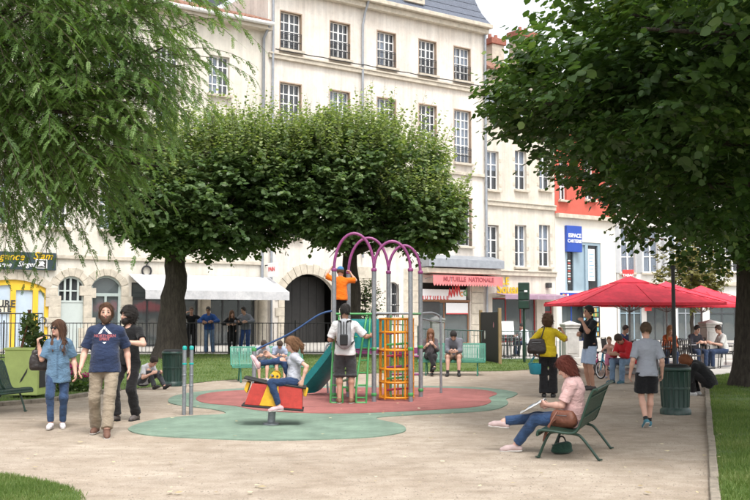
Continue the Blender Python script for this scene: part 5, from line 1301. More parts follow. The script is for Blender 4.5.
# blue descending tube to a low post
bp_ = P(254, 385, 18.2) - O; bz = P(254, 349.5, 18.2).z
MB().tube(smooth_poly([d0 + Vector((0, 0, 1.68)), d0 + Vector((-.28, -.02, 1.60)), Vector((bp_.x * .55 + d0.x * .45, (bp_.y) * .55, bz * .53 + .75)), (bp_.x + .12, bp_.y, bz + .04), (bp_.x, bp_.y, bz - .04)], 6, False), .018, 10).build('blue_rail', M_pblue, e)
MB().tube([(bp_.x, bp_.y, 0), (bp_.x, bp_.y, bz)], .04, 12).build('low_post', M_steel, e); MB().lathe([(.045, 0), (.05, .02), (.045, .06)], 12, (bp_.x, bp_.y, bz - .03)).build('collar', M_pgreen, e)

# pair of short posts with turquoise fittings
p = G(187, 415); e = empty('play_post', (p.x, p.y, 0), 0, 'two slim grey steel posts with turquoise caps on the rubber edge', 'play post')
for k, x in enumerate((-.05, .055)):
    MB().tube([(x, .04 * k, 0), (x, .04 * k, 1.06)], .032, 12).build('post', M_steel, e)
    for z in (.45, .62, .8): MB().lathe([(.033, 0), (.037, .01), (.037, .02), (.033, .03)], 12, (x, .04 * k, z)).build('collar', M_steel if z < .7 else M_tealcap, e)
    MB().lathe([(.034, 0), (.037, .01), (.035, .05), (.015, .065)], 12, (x, .04 * k, 1.04)).build('cap', M_tealcap, e)

# rocker --------------------------------------------------------------
rk = G(271, 425.5); M_rkr = mat('rocker_red', (.48, .045, .035), .42, .08, 3, spec=.5); M_rky = mat('rocker_yellow', (.74, .42, .02), .42, .08, 3, spec=.5)
for m_ in (M_rkr, M_rky): granules(m_, 22, .74, 1.05, .7)
e = empty('spring_rocker', (rk.x, rk.y, 0), R(3), 'red and yellow seesaw rocker on a single grey post', 'spring rocker'); TL = -R(5)
c0 = Vector((.04, 0, .44)); MR = Matrix.Translation(c0) @ Matrix.Rotation(-TL, 4, 'Y')
def rp2(b, name, m, parent=e, bv=0):
    b.v = [tuple(MR @ Vector(v)) for v in b.v]; return b.build(name, m, parent, bv)
for s in (-1, 1):
    y0, y1 = (s * .17, s * .20) if s > 0 else (s * .20, s * .17)
    rp2(MB().prism([(-.40, -.155), (.43, -.155), (.40, .155), (-.315, .155)], y0, y1, 'y'), 'side_panel', M_rkr, bv=.006)
    yy0, yy1 = (y1 + .001, y1 + .014) if s > 0 else (y0 - .014, y0 - .001)
    yp = [(-.185, -.15), (.095, -.15), (.06, .16), (.065, .27)] + [(.0 + .075 * math.cos(a), .27 + .075 * math.sin(a)) for a in np.linspace(0, math.pi, 9)] + [(-.085, .20)]
    hp_ = rp2(MB().prism(yp, yy0, yy1, 'y'), 'yellow_figure', M_rky, bv=.004)
    for x in (-.032, .032): rp2(MB().lathe([(.017, 0), (.015, .006)], 12), 'eye_hole', M_ink, hp_); q = hp_.children[-1]; q.data.transform(MR.inverted()); q.data.transform(MR @ Matrix.Translation((x, yy0 - .003 if s < 0 else yy1 + .003, .285)) @ Matrix.Rotation(R(90), 4, 'X'))
rp2(MB().box(-.44, .45, -.225, .225, -.185, -.157), 'bottom_plate', M_black, bv=.008)
rp2(MB().prism([(-.10, .156), (-.44, .205), (-.445, .235), (-.10, .186)], -.21, .21, 'y'), 'seat', M_black, bv=.01)
rp2(MB().prism([(.12, .156), (.46, .135), (.46, .165), (.12, .186)], -.21, .21, 'y'), 'seat', M_black, bv=.01)
rp2(MB().prism([(-.40, .17), (-.43, .05), (-.385, .0), (-.35, .15)], -.15, .15, 'y'), 'end_pad', M_rky, bv=.01); rp2(MB().prism([(.405, .16), (.49, .13), (.47, .02), (.43, .03)], -.15, .15, 'y'), 'end_pad', M_rky, bv=.01)
MB().tube([(0, 0, 0), (.02, 0, .30)], .055, 14).build('post', M_steel, e); MB().lathe([(.12, .01), (.12, .035), (.06, .05)], 16).build('base_plate', M_steel, e)
MB().tube([(.02, -.26, .74), (.02, .26, .74)], .016, 8).build('handle', M_steel, e)

# ------------------------------------------------------------------ cafe terrace furniture
M_wick = mat('dark_wicker', (.035, .033, .032), .7, .3, 30, .3, 60)
def chair_proto(m):
    c = empty('terrace_chair'); 
    MB().box(-.22, .22, -.22, .22, .42, .455).build('seat', m, c, .01)
    b = MB(); 
    for k in range(7): x = -.20 + .4 * k / 6; b.tube([(x, .20, .46), (x, .26, .88)], .014, 5)
    o = b.build('backrest', m, c); o['kind'] = 'stuff'
    MB().tube([(-.22, .20, .44), (-.22, .265, .90), (.22, .265, .90), (.22, .20, .44)], .018, 6).build('back_frame', m, c)
    for sx in (-1, 1):
        MB().tube([(sx * .2, -.2, 0), (sx * .2, -.2, .44)], .015, 6).build('leg', m, c); MB().tube([(sx * .2, .24, 0), (sx * .2, .2, .44)], .015, 6).build('leg', m, c)
        MB().tube([(sx * .23, -.19, .44), (sx * .24, -.19, .65), (sx * .235, .23, .66)], .014, 6).build('armrest', m, c)
    return c
def table_proto(m):
    c = empty('terrace_table'); MB().lathe([(.36, .70), (.365, .715), (.36, .73)], 24).build('top', m, c, .004); MB().tube([(0, 0, .03), (0, 0, .70)], .03, 10).build('column', m, c)
    MB().lathe([(.24, 0), (.24, .02), (.05, .05)], 18).build('base', m, c); return c
cp, tp_ = chair_proto(M_wick), table_proto(mat('table_top_grey', (.16, .16, .17), .4, .1))
spots = [(652, 27.0, 25, 'dark wicker chair right behind the litter bin'), (664, 27.6, 190, 'dark wicker chair facing the litter bin across a table'), (641, 28.6, 100, 'dark wicker chair behind the boy in grey'), (677, 29.2, -60, 'dark wicker chair beside the black post'), (690, 28.6, 20, 'dark wicker chair left of the white pillar'),
         (700, 30.6, 150, 'dark wicker chair behind the white pillar'), (727, 30.2, 80, 'dark wicker chair beside the shaded lime trunk'), (735, 31.6, 200, 'dark wicker chair at the far terrace table'), (612, 30.4, 60, 'dark wicker chair behind the man in red')]
for i, (p_, Y, a, lb) in enumerate(spots):
    o = cp if i == 0 else copy_tree(cp); q = P(p_, 350, Y); o.location = (q.x, Y, .005); o.rotation_euler.z = R(a); tag(o, lb, 'chair', 'wicker chairs of the cafe terrace')
for i, (p_, Y, lb) in enumerate([(657, 28.0, 'round terrace table behind the litter bin'), (684, 29.8, 'round terrace table left of the white pillar'), (722, 31.2, 'round terrace table right of the white pillar'), (627, 29.6, 'round terrace table under the largest red parasol')]):
    o = tp_ if i == 0 else copy_tree(tp_); q = P(p_, 350, Y); o.location = (q.x, Y, .005); tag(o, lb, 'table', 'round tables of the cafe terrace')
cspots = [(503, 38.5, 30), (512, 38.2, 200), (520, 39.2, 90), (536, 38.6, -30), (545, 39.4, 160)]
for i, (p_, Y, a) in enumerate(cspots):
    o = copy_tree(cp); q = P(p_, 350, Y); o.location = (q.x, Y, .008); o.rotation_euler.z = R(a); tag(o, ('dark chair behind the black panel', 'dark chair beside the traffic signal pole', 'dark chair in front of the cafe door', 'dark chair behind the woman in yellow', 'dark chair at the white stone pillar')[i], 'chair', 'chairs in front of the cafe')
for i, (p_, Y) in enumerate([(507, 39.0), (540, 39.2)]):
    o = copy_tree(tp_); q = P(p_, 350, Y); o.location = (q.x, Y, .008); tag(o, ('round table behind the traffic signal', 'round table behind the woman in yellow')[i], 'table', 'tables in front of the cafe')
mb = empty('menu_stand', (P(508, 350, 37.6).x, 37.6, .006), R(-15), 'slanted white menu stand behind the railing', 'menu stand')
MB().tube([(0, 0, 0), (0, 0, 1.0)], .025, 8).build('stem', M_iron, mb); MB().box(-.22, .22, -.02, .02, -.3, .3).build('menu', M_white, mb, loc=(0, 0, 1.1), rot=(R(-35), 0, R(12)))
MB().lathe([(.2, 0), (.2, .02), (.03, .04)], 14).build('foot', M_iron, mb)
# children's bike
def bike(label, loc, rz, m, sc):
    e = empty('child_bicycle', loc, rz, label, 'bicycle'); e.scale = (sc,) * 3
    for x in (-.38, .38):
        t = MB().tube([(x + .23 * math.cos(a), 0, .25 + .23 * math.sin(a)) for a in np.linspace(0, 6.283, 25)[:-1]], .022, 8, closed=True).build('wheel', M_black, e)
        MB().tube([(x + .205 * math.cos(a), 0, .25 + .205 * math.sin(a)) for a in np.linspace(0, 6.283, 21)[:-1]], .010, 6, closed=True).build('rim', M_white, t)
        sp = MB()
        for k in range(8): a = k * math.pi / 4; sp.tube([(x, 0, .25), (x + .2 * math.cos(a), 0, .25 + .2 * math.sin(a))], .004, 4)
        q = sp.build('spokes', M_steel, t); q['kind'] = 'stuff'
    MB().tube([(.38, 0, .25), (.30, 0, .56), (.27, 0, .70)], .02, 8).build('fork', m, e); MB().tube([(.29, 0, .56), (-.05, 0, .28), (-.38, 0, .25)], .02, 8).build('frame', m, e); MB().tube([(-.05, 0, .28), (-.15, 0, .55)], .018, 8).build('seat_post', m, e)
    MB().box(-.26, -.06, -.06, .06, .55, .59).build('saddle', M_black, e, .02); MB().tube([(.22, -.22, .72), (.27, -.1, .74), (.27, .1, .74), (.22, .22, .72)], .014, 8).build('handlebar', M_steel, e)
    for s in (-1, 1): MB().box(.17, .24, s * .2 - .02, s * .2 + .02, .70, .74).build('grip', M_black, e, .008)
    MB().tube([(-.05, -.09, .20), (-.05, .09, .30)], .012, 6).build('pedals', M_black, e)
    return e
q = G(609, 380); BIKE = q; bike('small light blue child bicycle next to the man in red', (q.x, q.y, 0), R(112), mat('light_blue_paint', (.06, .32, .50), .4, .08), .92)
q = G(596.5, 374); bike('small pink child bicycle behind the man in the black polo', (q.x, q.y, 0), R(70), mat('pink_paint', (.62, .12, .30), .4, .08), .8)
# backless seat of the man in red
q = G(629, 383); e = empty('low_seat', (q.x, q.y, 0), R(10), 'low dark bench block under the man in red', 'seat'); MB().box(-.38, .42, -.18, .2, .36, .42).build('slab', M_plaster, e, .015); MB().box(-.30, -.2, -.15, .17, 0, .36).build('leg', M_plaster, e, .01); MB().box(.24, .34, -.15, .17, 0, .36).build('leg', M_plaster, e, .01); RSEAT = q

# ------------------------------------------------------------------ people: smooth implicit bodies, one continuous mesh each
class Vol:
    """union of rounded cones and ellipsoids on a voxel grid"""
    def __init__(s, h): s.h = h; s.p = []
    def cone(s, a, b, ra, rb, k=.02, fa=False, fb=False, op='u'):
        s.p.append(('c', np.array(a, float), np.array(b, float), ra, rb, k, fa, fb, op)); return s
    def ell(s, c, r, B=None, k=.02, op='u'):
        s.p.append(('e', np.array(c, float), np.array(r, float), np.eye(3) if B is None else np.array(B, float), 0, k, 0, 0, op)); return s
    def cut(s, pt, n, rad=9.0):
        s.p.append(('h', np.array(pt, float), np.array(n, float), rad, 0, 0, 0, 0, 'cut')); return s
    def bounds(s, q):
        if q[0] == 'c': m = max(q[3], q[4]); return np.minimum(q[1], q[2]) - m, np.maximum(q[1], q[2]) + m
        if q[0] == 'e': m = q[2].max(); return q[1] - m, q[1] + m
        return q[1] - q[3], q[1] + q[3]
    def mesh(s, wr=0, wf=14, seed=0, bias=0.0):
        h = s.h; U = [s.bounds(q) for q in s.p if q[-1] == 'u']
        lo = np.min([u[0] for u in U], 0) - 3 * h - .01; hi = np.max([u[1] for u in U], 0) + 3 * h + .01
        n = np.ceil((hi - lo) / h).astype(int) + 1
        D = np.full(n, .5, np.float32); ax = [lo[i] + h * np.arange(n[i]) for i in range(3)]
        for q in s.p:
            a, b = s.bounds(q); pad = 3 * h + q[5] * 1.2
            i0 = np.clip(np.floor((a - pad - lo) / h).astype(int), 0, n); i1 = np.clip(np.ceil((b + pad - lo) / h).astype(int) + 1, 0, n)
            if (i1 <= i0).any(): continue
            sl = tuple(slice(i0[k], i1[k]) for k in range(3))
            X, Y, Z = np.meshgrid(*[ax[k][sl[k]] for k in range(3)], indexing='ij', sparse=True)
            if q[0] == 'c':
                A, B_ = q[1], q[2]; d = B_ - A; L = max(np.linalg.norm(d), 1e-6); d = d / L
                px_, py_, pz_ = X - A[0], Y - A[1], Z - A[2]; t = px_ * d[0] + py_ * d[1] + pz_ * d[2]; tc = np.clip(t, 0, L)
                v = np.sqrt((px_ - tc * d[0]) ** 2 + (py_ - tc * d[1]) ** 2 + (pz_ - tc * d[2]) ** 2) - (q[3] + (q[4] - q[3]) * tc / L)
                if q[6]: v = np.maximum(v, -t)
                if q[7]: v = np.maximum(v, t - L)
            elif q[0] == 'e':
                B_ = q[3]; px_, py_, pz_ = X - q[1][0], Y - q[1][1], Z - q[1][2]; k0 = 0; k1 = 0
                for i in range(3):
                    w = px_ * B_[0][i] + py_ * B_[1][i] + pz_ * B_[2][i]; k0 = k0 + (w / q[2][i]) ** 2; k1 = k1 + (w / q[2][i] ** 2) ** 2
                k0 = np.sqrt(k0); v = k0 * (k0 - 1) / np.maximum(np.sqrt(k1), 1e-6)
            else:
                v = (X - q[1][0]) * q[2][0] + (Y - q[1][1]) * q[2][1] + (Z - q[1][2]) * q[2][2] + 0 * (X + Y + Z)
            W = D[sl]
            if q[-1] == 'u':
                k = max(q[5], 1e-4); hh = np.maximum(k - np.abs(W - v), 0) / k; D[sl] = np.minimum(W, v) - hh * hh * k * .25
            elif q[-1] == 's': k = max(q[5], 1e-4); hh = np.maximum(k - np.abs(-W - v), 0) / k; D[sl] = np.maximum(W, -v) + hh * hh * k * .25
            else: D[sl] = np.maximum(W, v)
        if wr:
            I = np.nonzero(np.abs(D) < 3 * h + wr * 2); p = np.c_[ax[0][I[0]], ax[1][I[1]], ax[2][I[2]]]
            p2 = p * np.array([.8, .8, 1.5]) + .02 * np.sin(p[:, [2, 0, 1]] * 23); D[I] += wr * (pnoise(p2, wf, seed) + .6 * pnoise(p2, wf * 2.3, seed + 1) - bias)
        return s.nets(D, lo, h)
    @staticmethod
    def nets(D, lo, h):
        n = np.array(D.shape); S_ = D < 0
        c = np.zeros(n - 1, np.int8); C8 = [(i, j, k) for i in (0, 1) for j in (0, 1) for k in (0, 1)]
        sub = lambda A, o: A[o[0]:n[0] - 1 + o[0], o[1]:n[1] - 1 + o[1], o[2]:n[2] - 1 + o[2]]
        for o in C8: c += sub(S_, o)
        I = np.nonzero((c > 0) & (c < 8)); m = len(I[0]); acc = np.zeros((m, 3)); cnt = np.zeros(m)
        for a in C8:
            for k in range(3):
                if a[k]: continue
                b = list(a); b[k] = 1
                va, vb = D[I[0] + a[0], I[1] + a[1], I[2] + a[2]], D[I[0] + b[0], I[1] + b[1], I[2] + b[2]]
                x = (va < 0) != (vb < 0); t = np.where(x, va / np.where(x, va - vb, 1), 0)
                for q in range(3): acc[:, q] += np.where(x, a[q] + (t if q == k else 0), 0)
                cnt += x
        V = lo + h * (np.stack(I, 1) + acc / cnt[:, None])
        idx = np.full(n - 1, -1, np.int32); idx[I] = np.arange(m); F = []
        for k in range(3):
            o = [0, 0, 0]; o[k] = 1; u, w = (k + 1) % 3, (k + 2) % 3
            A = S_[tuple(slice(0, n[i] - 1) if i == k else slice(1, n[i] - 1) for i in range(3))]; B_ = S_[tuple(slice(1, n[i]) if i == k else slice(1, n[i] - 1) for i in range(3))]
            E = np.nonzero(A != B_); st = A[E]; base = [E[i] + (0 if i == k else 1) for i in range(3)]
            def at(du, dw): q = list(base); q[u] = q[u] - du; q[w] = q[w] - dw; return idx[tuple(q)]
            Q = np.stack([at(1, 1), at(0, 1), at(0, 0), at(1, 0)], 1); Q[~st] = Q[~st][:, ::-1]; F.append(Q)
        F = np.concatenate(F); return V, F[(F >= 0).all(1)]
def rot(ax, a):
    c, s = math.cos(a), math.sin(a)
    return np.array({'x': [[1, 0, 0], [0, c, -s], [0, s, c]], 'y': [[c, 0, s], [0, 1, 0], [-s, 0, c]], 'z': [[c, -s, 0], [s, c, 0], [0, 0, 1]]}[ax])
def unit(v): v = np.array(v, float); return v / max(np.linalg.norm(v), 1e-9)
def ik(a, t, l1, l2, pole):
    a, t = np.array(a, float), np.array(t, float); d = t - a; L = np.linalg.norm(d); mx = (l1 + l2) * .998
    if L > mx: t = a + d / L * mx; d = t - a; L = mx
    d = d / max(L, 1e-6); x = (l1 * l1 - l2 * l2 + L * L) / (2 * L); y = math.sqrt(max(l1 * l1 - x * x, 0)); p = np.array(pole, float); p = p - d * p.dot(d); p = unit(p)
    return a + d * x + p * y, t
SKIN = {'fair': (.56, .33, .25), 'tan': (.42, .23, .16), 'pink': (.60, .36, .29)}
def M_skin(k): return mat('skin_' + k, SKIN[k], .55, .06, 9, spec=.35)
def cloth(name, c, var=.14):
    if 'cloth_' + name in MATS: return MATS['cloth_' + name]
    return creases(mat('cloth_' + name, c, .88, var, 7, .35, 120, spec=.15, sheen=.15))
M_eye = mat('dark_eye', (.03, .022, .018), .3, .1); M_lip = mat('lips', (.42, .16, .14), .5, .08)
def person(label, loc, face, H=1.75, sex='m', pz=None, lean=0, bend=0, twist=0, roll=0, head=(0, 0, 0), LA=None, RA=None, LL=None, RL=None, pole=None, hs=1.06, build=1.0, belly=0.0,
           skin='fair', hair=('short', (.05, .03, .02)), top=None, bottom=None, shoes=(.1, .1, .1), beard=None, group=None, vox=None, hands=True, extra=None, footyaw=(0, 0), footpitch=(0, 0), socks=None, curl=(.5, .5), hdir=(None, None)):
    """local frame: faces -Y, own left is +X. LA/RA: wrist target from the shoulder (outward, forward, up), LL/RL: ankle (outward, forward, up) from the ground origin"""
    sc = H / 1.75; rz = math.atan2(face[0], -face[1]); dist = math.hypot(loc[0], loc[1])
    hv = vox or min(.024, max(.008, dist / 1400)); F_ = np.array([0, -1., 0])
    pz = (.955 * sc) if pz is None else pz
    Rp = rot('z', roll * 0) @ rot('x', lean) @ rot('y', roll); Rc = Rp @ rot('x', bend) @ rot('z', twist)
    Pv = np.array([0, 0, pz]); up0, up1 = Rp[:, 2], Rc[:, 2]; fw = -Rc[:, 1]; sd = Rc[:, 0]
    Wst = Pv + up0 * .12 * sc; Ch = Wst + up1 * .22 * sc; Nk = Ch + up1 * .155 * sc
    hw = (.092 if sex == 'm' else .098) * sc * (.6 + .4 * build); sw = (.166 if sex == 'm' else .142) * sc * (.55 + .45 * build)
    Rh = Rc @ rot('z', head[0]) @ rot('x', head[1]) @ rot('y', head[2]); hu, hf, hr = Rh[:, 2], -Rh[:, 1], Rh[:, 0]; q = sc * hs
    Hd = Nk + (up1 * .5 + hu * .5) * .095 * sc + hu * .075 * q + hf * .022 * sc
    if bend + lean > .15: Hd = Hd + fw * .02
    J = {'P': Pv, 'N': Nk, 'H': Hd, 'C': Ch, 'hu': hu, 'hf': hf}
    dflt = (.07, .04, -.50); pole = pole or {}
    arms = []
    for s, A, nm in ((1, LA, 'L'), (-1, RA, 'R')):
        sh = Ch + up1 * .085 * sc + sd * s * sw; A = dflt if A is None else A
        tgt = sh + np.array([s * A[0], -A[1], A[2]]) * sc; pl = pole.get(nm + 'A', (.35, -1, -.25)); el, wr_ = ik(sh, tgt, .285 * sc, .25 * sc, np.array([s * pl[0], -pl[1], pl[2]]))
        arms.append((s, sh, el, wr_)); J['S' + nm], J['E' + nm], J['W' + nm] = sh, el, wr_
    legs = []
    for i, (s, A, nm) in enumerate(((1, LL, 'L'), (-1, RL, 'R'))):
        hp_ = Pv + Rp[:, 0] * s * hw - up0 * .02 * sc; A = (.09, 0, .085) if A is None else A
        pl = pole.get(nm + 'L', (.12, 1, .25)); kn, an = ik(hp_, np.array([s * A[0] * sc, -A[1] * sc, A[2] * sc]), .43 * sc, .43 * sc, np.array([s * pl[0], -pl[1], pl[2]]))
        legs.append((s, hp_, kn, an)); J['K' + nm], J['A' + nm] = kn, an
    root = empty('person', tuple(loc), rz, label, 'person', group)
    R_ = lambda r: r * sc * (.45 + .55 * build)
    # ---- body
    v = Vol(hv); B = Rh
    v.ell(Ch + up1 * .01 * sc, np.array([.145 if sex == 'm' else .128, .10, .16]) * R_(1), Rc, .05).ell(Wst + fw * .01, np.array([.125, .095, .14]) * R_(1), Rc, .05).ell(Pv, np.array([.15, .105, .12]) * R_(1), Rp, .05)
    v.cone(Nk - up1 * .03 * sc, Hd - hu * .05 * q, .052 * sc, .048 * q, .02)
    v.ell(Hd + hu * .012 * q - hf * .008 * q, np.array([.073, .094, .098]) * q, B, .015).ell(Hd + hf * .022 * q - hu * .055 * q, np.array([.056, .066, .066]) * q, B, .03)
    v.cone(Hd + hf * .082 * q - hu * .0 * q, Hd + hf * .104 * q - hu * .032 * q, .009 * q, .0145 * q, .012)
    v.ell(Hd + hf * .078 * q - hu * .092 * q, np.array([.024, .018, .018]) * q, B, .02)
    for s in (-1, 1):
        v.ell(Hd + hr * s * .074 * q - hf * .008 * q - hu * .012 * q, np.array([.010, .02, .031]) * q, B, .008); v.ell(Hd + hf * .089 * q + hr * s * .031 * q + hu * .004 * q, np.array([.016, .012, .011]) * q, B, .012, 's')
        v.ell(Hd + hf * .079 * q + hr * s * .031 * q + hu * .003 * q, np.array([.013] * 3) * q, B, .003)
    v.ell(Hd + hf * .083 * q - hu * .060 * q, np.array([.022, .012, .010]) * q, B, .008)
    fr = lambda r: max(r, hv * .82)
    for ii, (s, sh, el, wr_) in enumerate(arms):
        v.cone(Nk - up1 * .03 * sc, sh - up1 * .008, .042 * sc, R_(.044), .04).cone(sh - up1 * .006, el, R_(.045), R_(.038), .02).cone(el, el + (wr_ - el) * .35, R_(.038), R_(.040), .02).cone(el + (wr_ - el) * .3, wr_, R_(.040), R_(.026), .02)
        d = unit(hdir[ii]) if hdir[ii] is not None else unit(wr_ - el); nrm = np.array([-s, 0, -.0]) - d * np.dot([-s, 0, 0], d)
        if np.linalg.norm(nrm) < .3: nrm = np.array([0, 0, -1.]) - d * -d[2]
        nrm = unit(nrm); th = F_ + np.array([0, 0, .35]); th = th - d * th.dot(d) - nrm * th.dot(nrm); wv = unit(th) if np.linalg.norm(th) > .15 else np.cross(d, nrm); cu = curl[ii]
        for k in range(4):
            o = (.5 - k / 3 * 1.0) * .062 * sc; kp = wr_ + d * (.088 - .006 * abs(k - 1)) * sc + wv * o; v.cone(wr_ + wv * o * .5 + d * .01 * sc, kp, .016 * sc, .0125 * sc, .012)
            L = (.92, 1, .95, .76)[k] * sc; dd = d; pp = kp
            for l_ in (.040, .028, .021):
                a = cu * 1.0; dd = unit(dd * math.cos(a) + nrm * math.sin(a) - nrm * dd.dot(nrm) * 0); np_ = pp + dd * l_ * L; v.cone(pp, np_, fr(.0088 * sc), fr(.0078 * sc), .003); pp = np_
        tb = wr_ + d * .028 * sc + wv * .026 * sc; t1 = tb + unit(d * .75 + wv * .62 + nrm * .3) * .042 * sc; v.cone(tb, t1, fr(.014 * sc), fr(.011 * sc), .01).cone(t1, t1 + unit(d * .9 + wv * .15 + nrm * .35) * .034 * sc, fr(.0105 * sc), fr(.009 * sc), .004)
        J['hand' + 'LR'[ii]] = wr_ + d * .09 * sc + nrm * .02
    feet = []
    for i, (s, hp_, kn, an) in enumerate(legs):
        v.cone(hp_, kn, R_(.080), R_(.052), .03).cone(kn, kn + (an - kn) * .32 + np.array([0, .012 * sc, 0]), R_(.050), R_(.056), .02).cone(kn + (an - kn) * .30, an, R_(.055), R_(.036), .02)
        ff = rot('z', s * (.12 + footyaw[i])) @ rot('x', -footpitch[i]) @ np.array([0, -1., 0]); fu = unit(np.array([0, 0, 1.]) - ff * ff[2]) if abs(ff[2]) < .95 else np.array([0, -1., 0]); feet.append((an, ff, fu, i))
        v.cone(an - fu * .03 * sc, an + ff * .13 * sc - fu * .052 * sc, .036 * sc, .03 * sc, .02).cone(an - fu * .03 * sc, an - ff * .04 * sc - fu * .048 * sc, .036 * sc, .032 * sc, .02).cone(an + ff * .12 * sc - fu * .055 * sc, an + ff * .17 * sc - fu * .062 * sc, .03 * sc, .02 * sc, .015)
    V, Fc = v.mesh(); ct = V[Fc].mean(1); dl = ct - Hd; lf, lu, lr = dl @ hf / q, dl @ hu / q, dl @ hr / q
    fm = np.zeros(len(Fc), int); eye = (lf > .072) & (np.abs(lu - .003) < .009) & (np.abs(np.abs(lr) - .031) < .014); fm[eye] = 1
    fm[(lf > .07) & (np.abs(lu + .060) < .011) & (np.abs(lr) < .024)] = 2
    hc = tuple(hair[1]); hn = '%03d%03d%03d' % tuple(int(min(c, .99) * 999) for c in hc); M_h = mat('hair_' + hn, hc, .6, .35, 30, .6, 90, spec=.4, stretch=(6, 6, 1))
    fm[(lf > .066) & (np.abs(lu - .024) < .006) & (np.abs(np.abs(lr) - .031) < .02)] = 3
    np_obj('body', V, Fc, [M_skin(skin), M_eye, M_lip, M_h], root, True, fm)
    # ---- hair
    def hair_mesh():
        v = Vol(hv); st = hair[0]; big = {'short': .010, 'curly': .03, 'cap': .012, 'mid': .013}.get(st, .018)
        v.ell(Hd + hu * .018 * q - hf * .012 * q, (np.array([.077, .096, .100]) + big) * q, B, .015)
        if st in ('long', 'bob', 'pony', 'curly', 'shoulder', 'mid'): v.ell(Hd - hf * .035 * q - hu * .045 * q, (np.array([.078, .062, .085]) + big * .7) * q, B, .03)
        if st == 'long':
            for s in (-1, 1): v.cone(Hd + hr * s * .07 * q - hf * .01 * q - hu * .02 * q, Nk + sd * s * .085 * sc + fw * .085 * sc - up1 * .08 * sc, .036 * q, .032 * sc, .03); v.cone(Nk + sd * s * .085 * sc + fw * .085 * sc - up1 * .08 * sc, Nk + sd * s * .075 * sc + fw * .150 * sc - up1 * .20 * sc, .032 * sc, .014 * sc, .03)
            v.cone(Hd - hf * .06 * q - hu * .05 * q, Nk - fw * .09 * sc - up1 * .14 * sc, .07 * q, .05 * sc, .04)
        if st in ('bob', 'shoulder'):
            for s in (-1, 0, 1): v.cone(Hd + hr * s * .062 * q - hf * (.02 + .03 * (s == 0)) * q - hu * .03 * q, Hd + hr * s * .068 * q - hf * (.03 + .03 * (s == 0)) * q - hu * (.11 if st == 'bob' else .16) * q, .038 * q, .03 * q, .03)
        if st == 'pony': v.ell(Hd - hf * .10 * q + hu * .05 * q, np.array([.035, .035, .035]) * q, B, .02); v.cone(Hd - hf * .115 * q + hu * .04 * q, Hd - hf * .15 * q - hu * .07 * q, .034 * q, .036 * q, .02).cone(Hd - hf * .15 * q - hu * .07 * q, Hd - hf * .12 * q - hu * .19 * q, .034 * q, .010 * q, .02)
        drop = {'cap': .02, 'short': .0}.get(st, .0)
        v.ell(Hd + hf * .10 * q - hu * {'mid': .025, 'short': .035}.get(st, .045) * q, np.array([.070 if st != 'short' else .080, .088 if st == 'short' else .085, {'mid': .100, 'short': .098}.get(st, .088)]) * q, B, .012, 's')
        if st == 'cap': v.cut(Hd + hu * .045 * q, hu)
        if st in ('mid', 'pony'): v.ell(Hd + hf * .082 * q - hu * .055 * q, np.array([.10, .080, .095]) * q, B, .012, 's')
        if st == 'mid': v.cut(Hd - hu * .055 * q, -hu * .92 - hf * .30)
        if st in ('short', 'cap'): v.cut(Hd - hu * .062 * q, -hu * .94 - hf * .34); v.ell(Hd + hf * .06 * q - hu * .09 * q, np.array([.10, .085, .10]) * q, B, .01, 's')
        V, Fc = v.mesh(.004 if st not in ('curly',) else .012, 60 if st != 'curly' else 45, 3); return V, Fc
    if hair[0] == 'cap':
        v = Vol(hv); v.ell(Hd + hu * .03 * q - hf * .005 * q, np.array([.088, .108, .098]) * q, B, .01).cut(Hd + hu * .035 * q, -hu); v.ell(Hd + hf * .12 * q + hu * .045 * q, np.array([.07, .07, .012]) * q, B, .01)
        V, Fc = v.mesh(); np_obj('cap', V, Fc, cloth('cap_blue', hair[2]), root, True)
    if hair[0] != 'none': V, Fc = hair_mesh(); ho = np_obj('hair', V, Fc, M_h, root, True)
    if hair[0] not in ('none', 'cap') and dist < 24:
        A_, B_, C_ = V[Fc[:, 0]], V[Fc[:, 1]], V[Fc[:, 2]]; nr = np.cross(B_ - A_, C_ - A_); ar = np.linalg.norm(nr, axis=1); nr = nr / np.maximum(ar, 1e-12)[:, None]; r = np.random.default_rng(int(dist * 100)); st = hair[0]
        ns = {'short': 700, 'curly': 900, 'long': 1100, 'pony': 800}.get(st, 900); ii = r.choice(len(Fc), ns, p=ar / ar.sum()); p0 = V[Fc[ii]].mean(1); dl_ = p0 - Hd; kp_ = ~(((dl_ @ hf > .035 * q) & (dl_ @ hu < .085 * q)) | (nr[ii] @ hu > .80)); ii = ii[kp_]; p0 = p0[kp_]; ns = len(ii); n0 = nr[ii]
        L = {'short': .028, 'mid': .05, 'curly': .045, 'long': .11, 'bob': .07, 'shoulder': .07, 'pony': .07}.get(st, .05) * sc * r.uniform(.5, 1.3, ns); g0 = -hu * 1.0 - hf * .25
        dr = g0 - n0 * (n0 @ g0)[:, None] + n0 * (.35 if st == 'short' else .12) + r.normal(0, .9 if st == 'curly' else .22, (ns, 3)) * (1 if st in ('short', 'curly') else .85); dr = norm(dr); pts = [p0 + n0 * .001]
        for k in range(4): pts.append(pts[-1] + dr * (L / 4)[:, None]); dr = norm(dr - hu * .14 + r.normal(0, .55 if st == 'curly' else .08, (ns, 3)))
        wd = np.array([.0035, .0045, .004, .003, .0006]) * (1.25 if dist > 16 else 1); sdv = norm(np.cross(dr, n0)); PV = np.stack([np.stack([pts[k] - sdv * wd[k], pts[k] + sdv * wd[k]], 1) for k in range(5)], 1).reshape(-1, 3)
        b0 = np.arange(ns)[:, None] * 10; Fs = np.concatenate([b0 + np.array([2 * k, 2 * k + 1, 2 * k + 3, 2 * k + 2]) for k in range(4)]); so_ = np_obj('hair_strands', PV, Fs, M_h, ho, True); so_['kind'] = 'stuff'
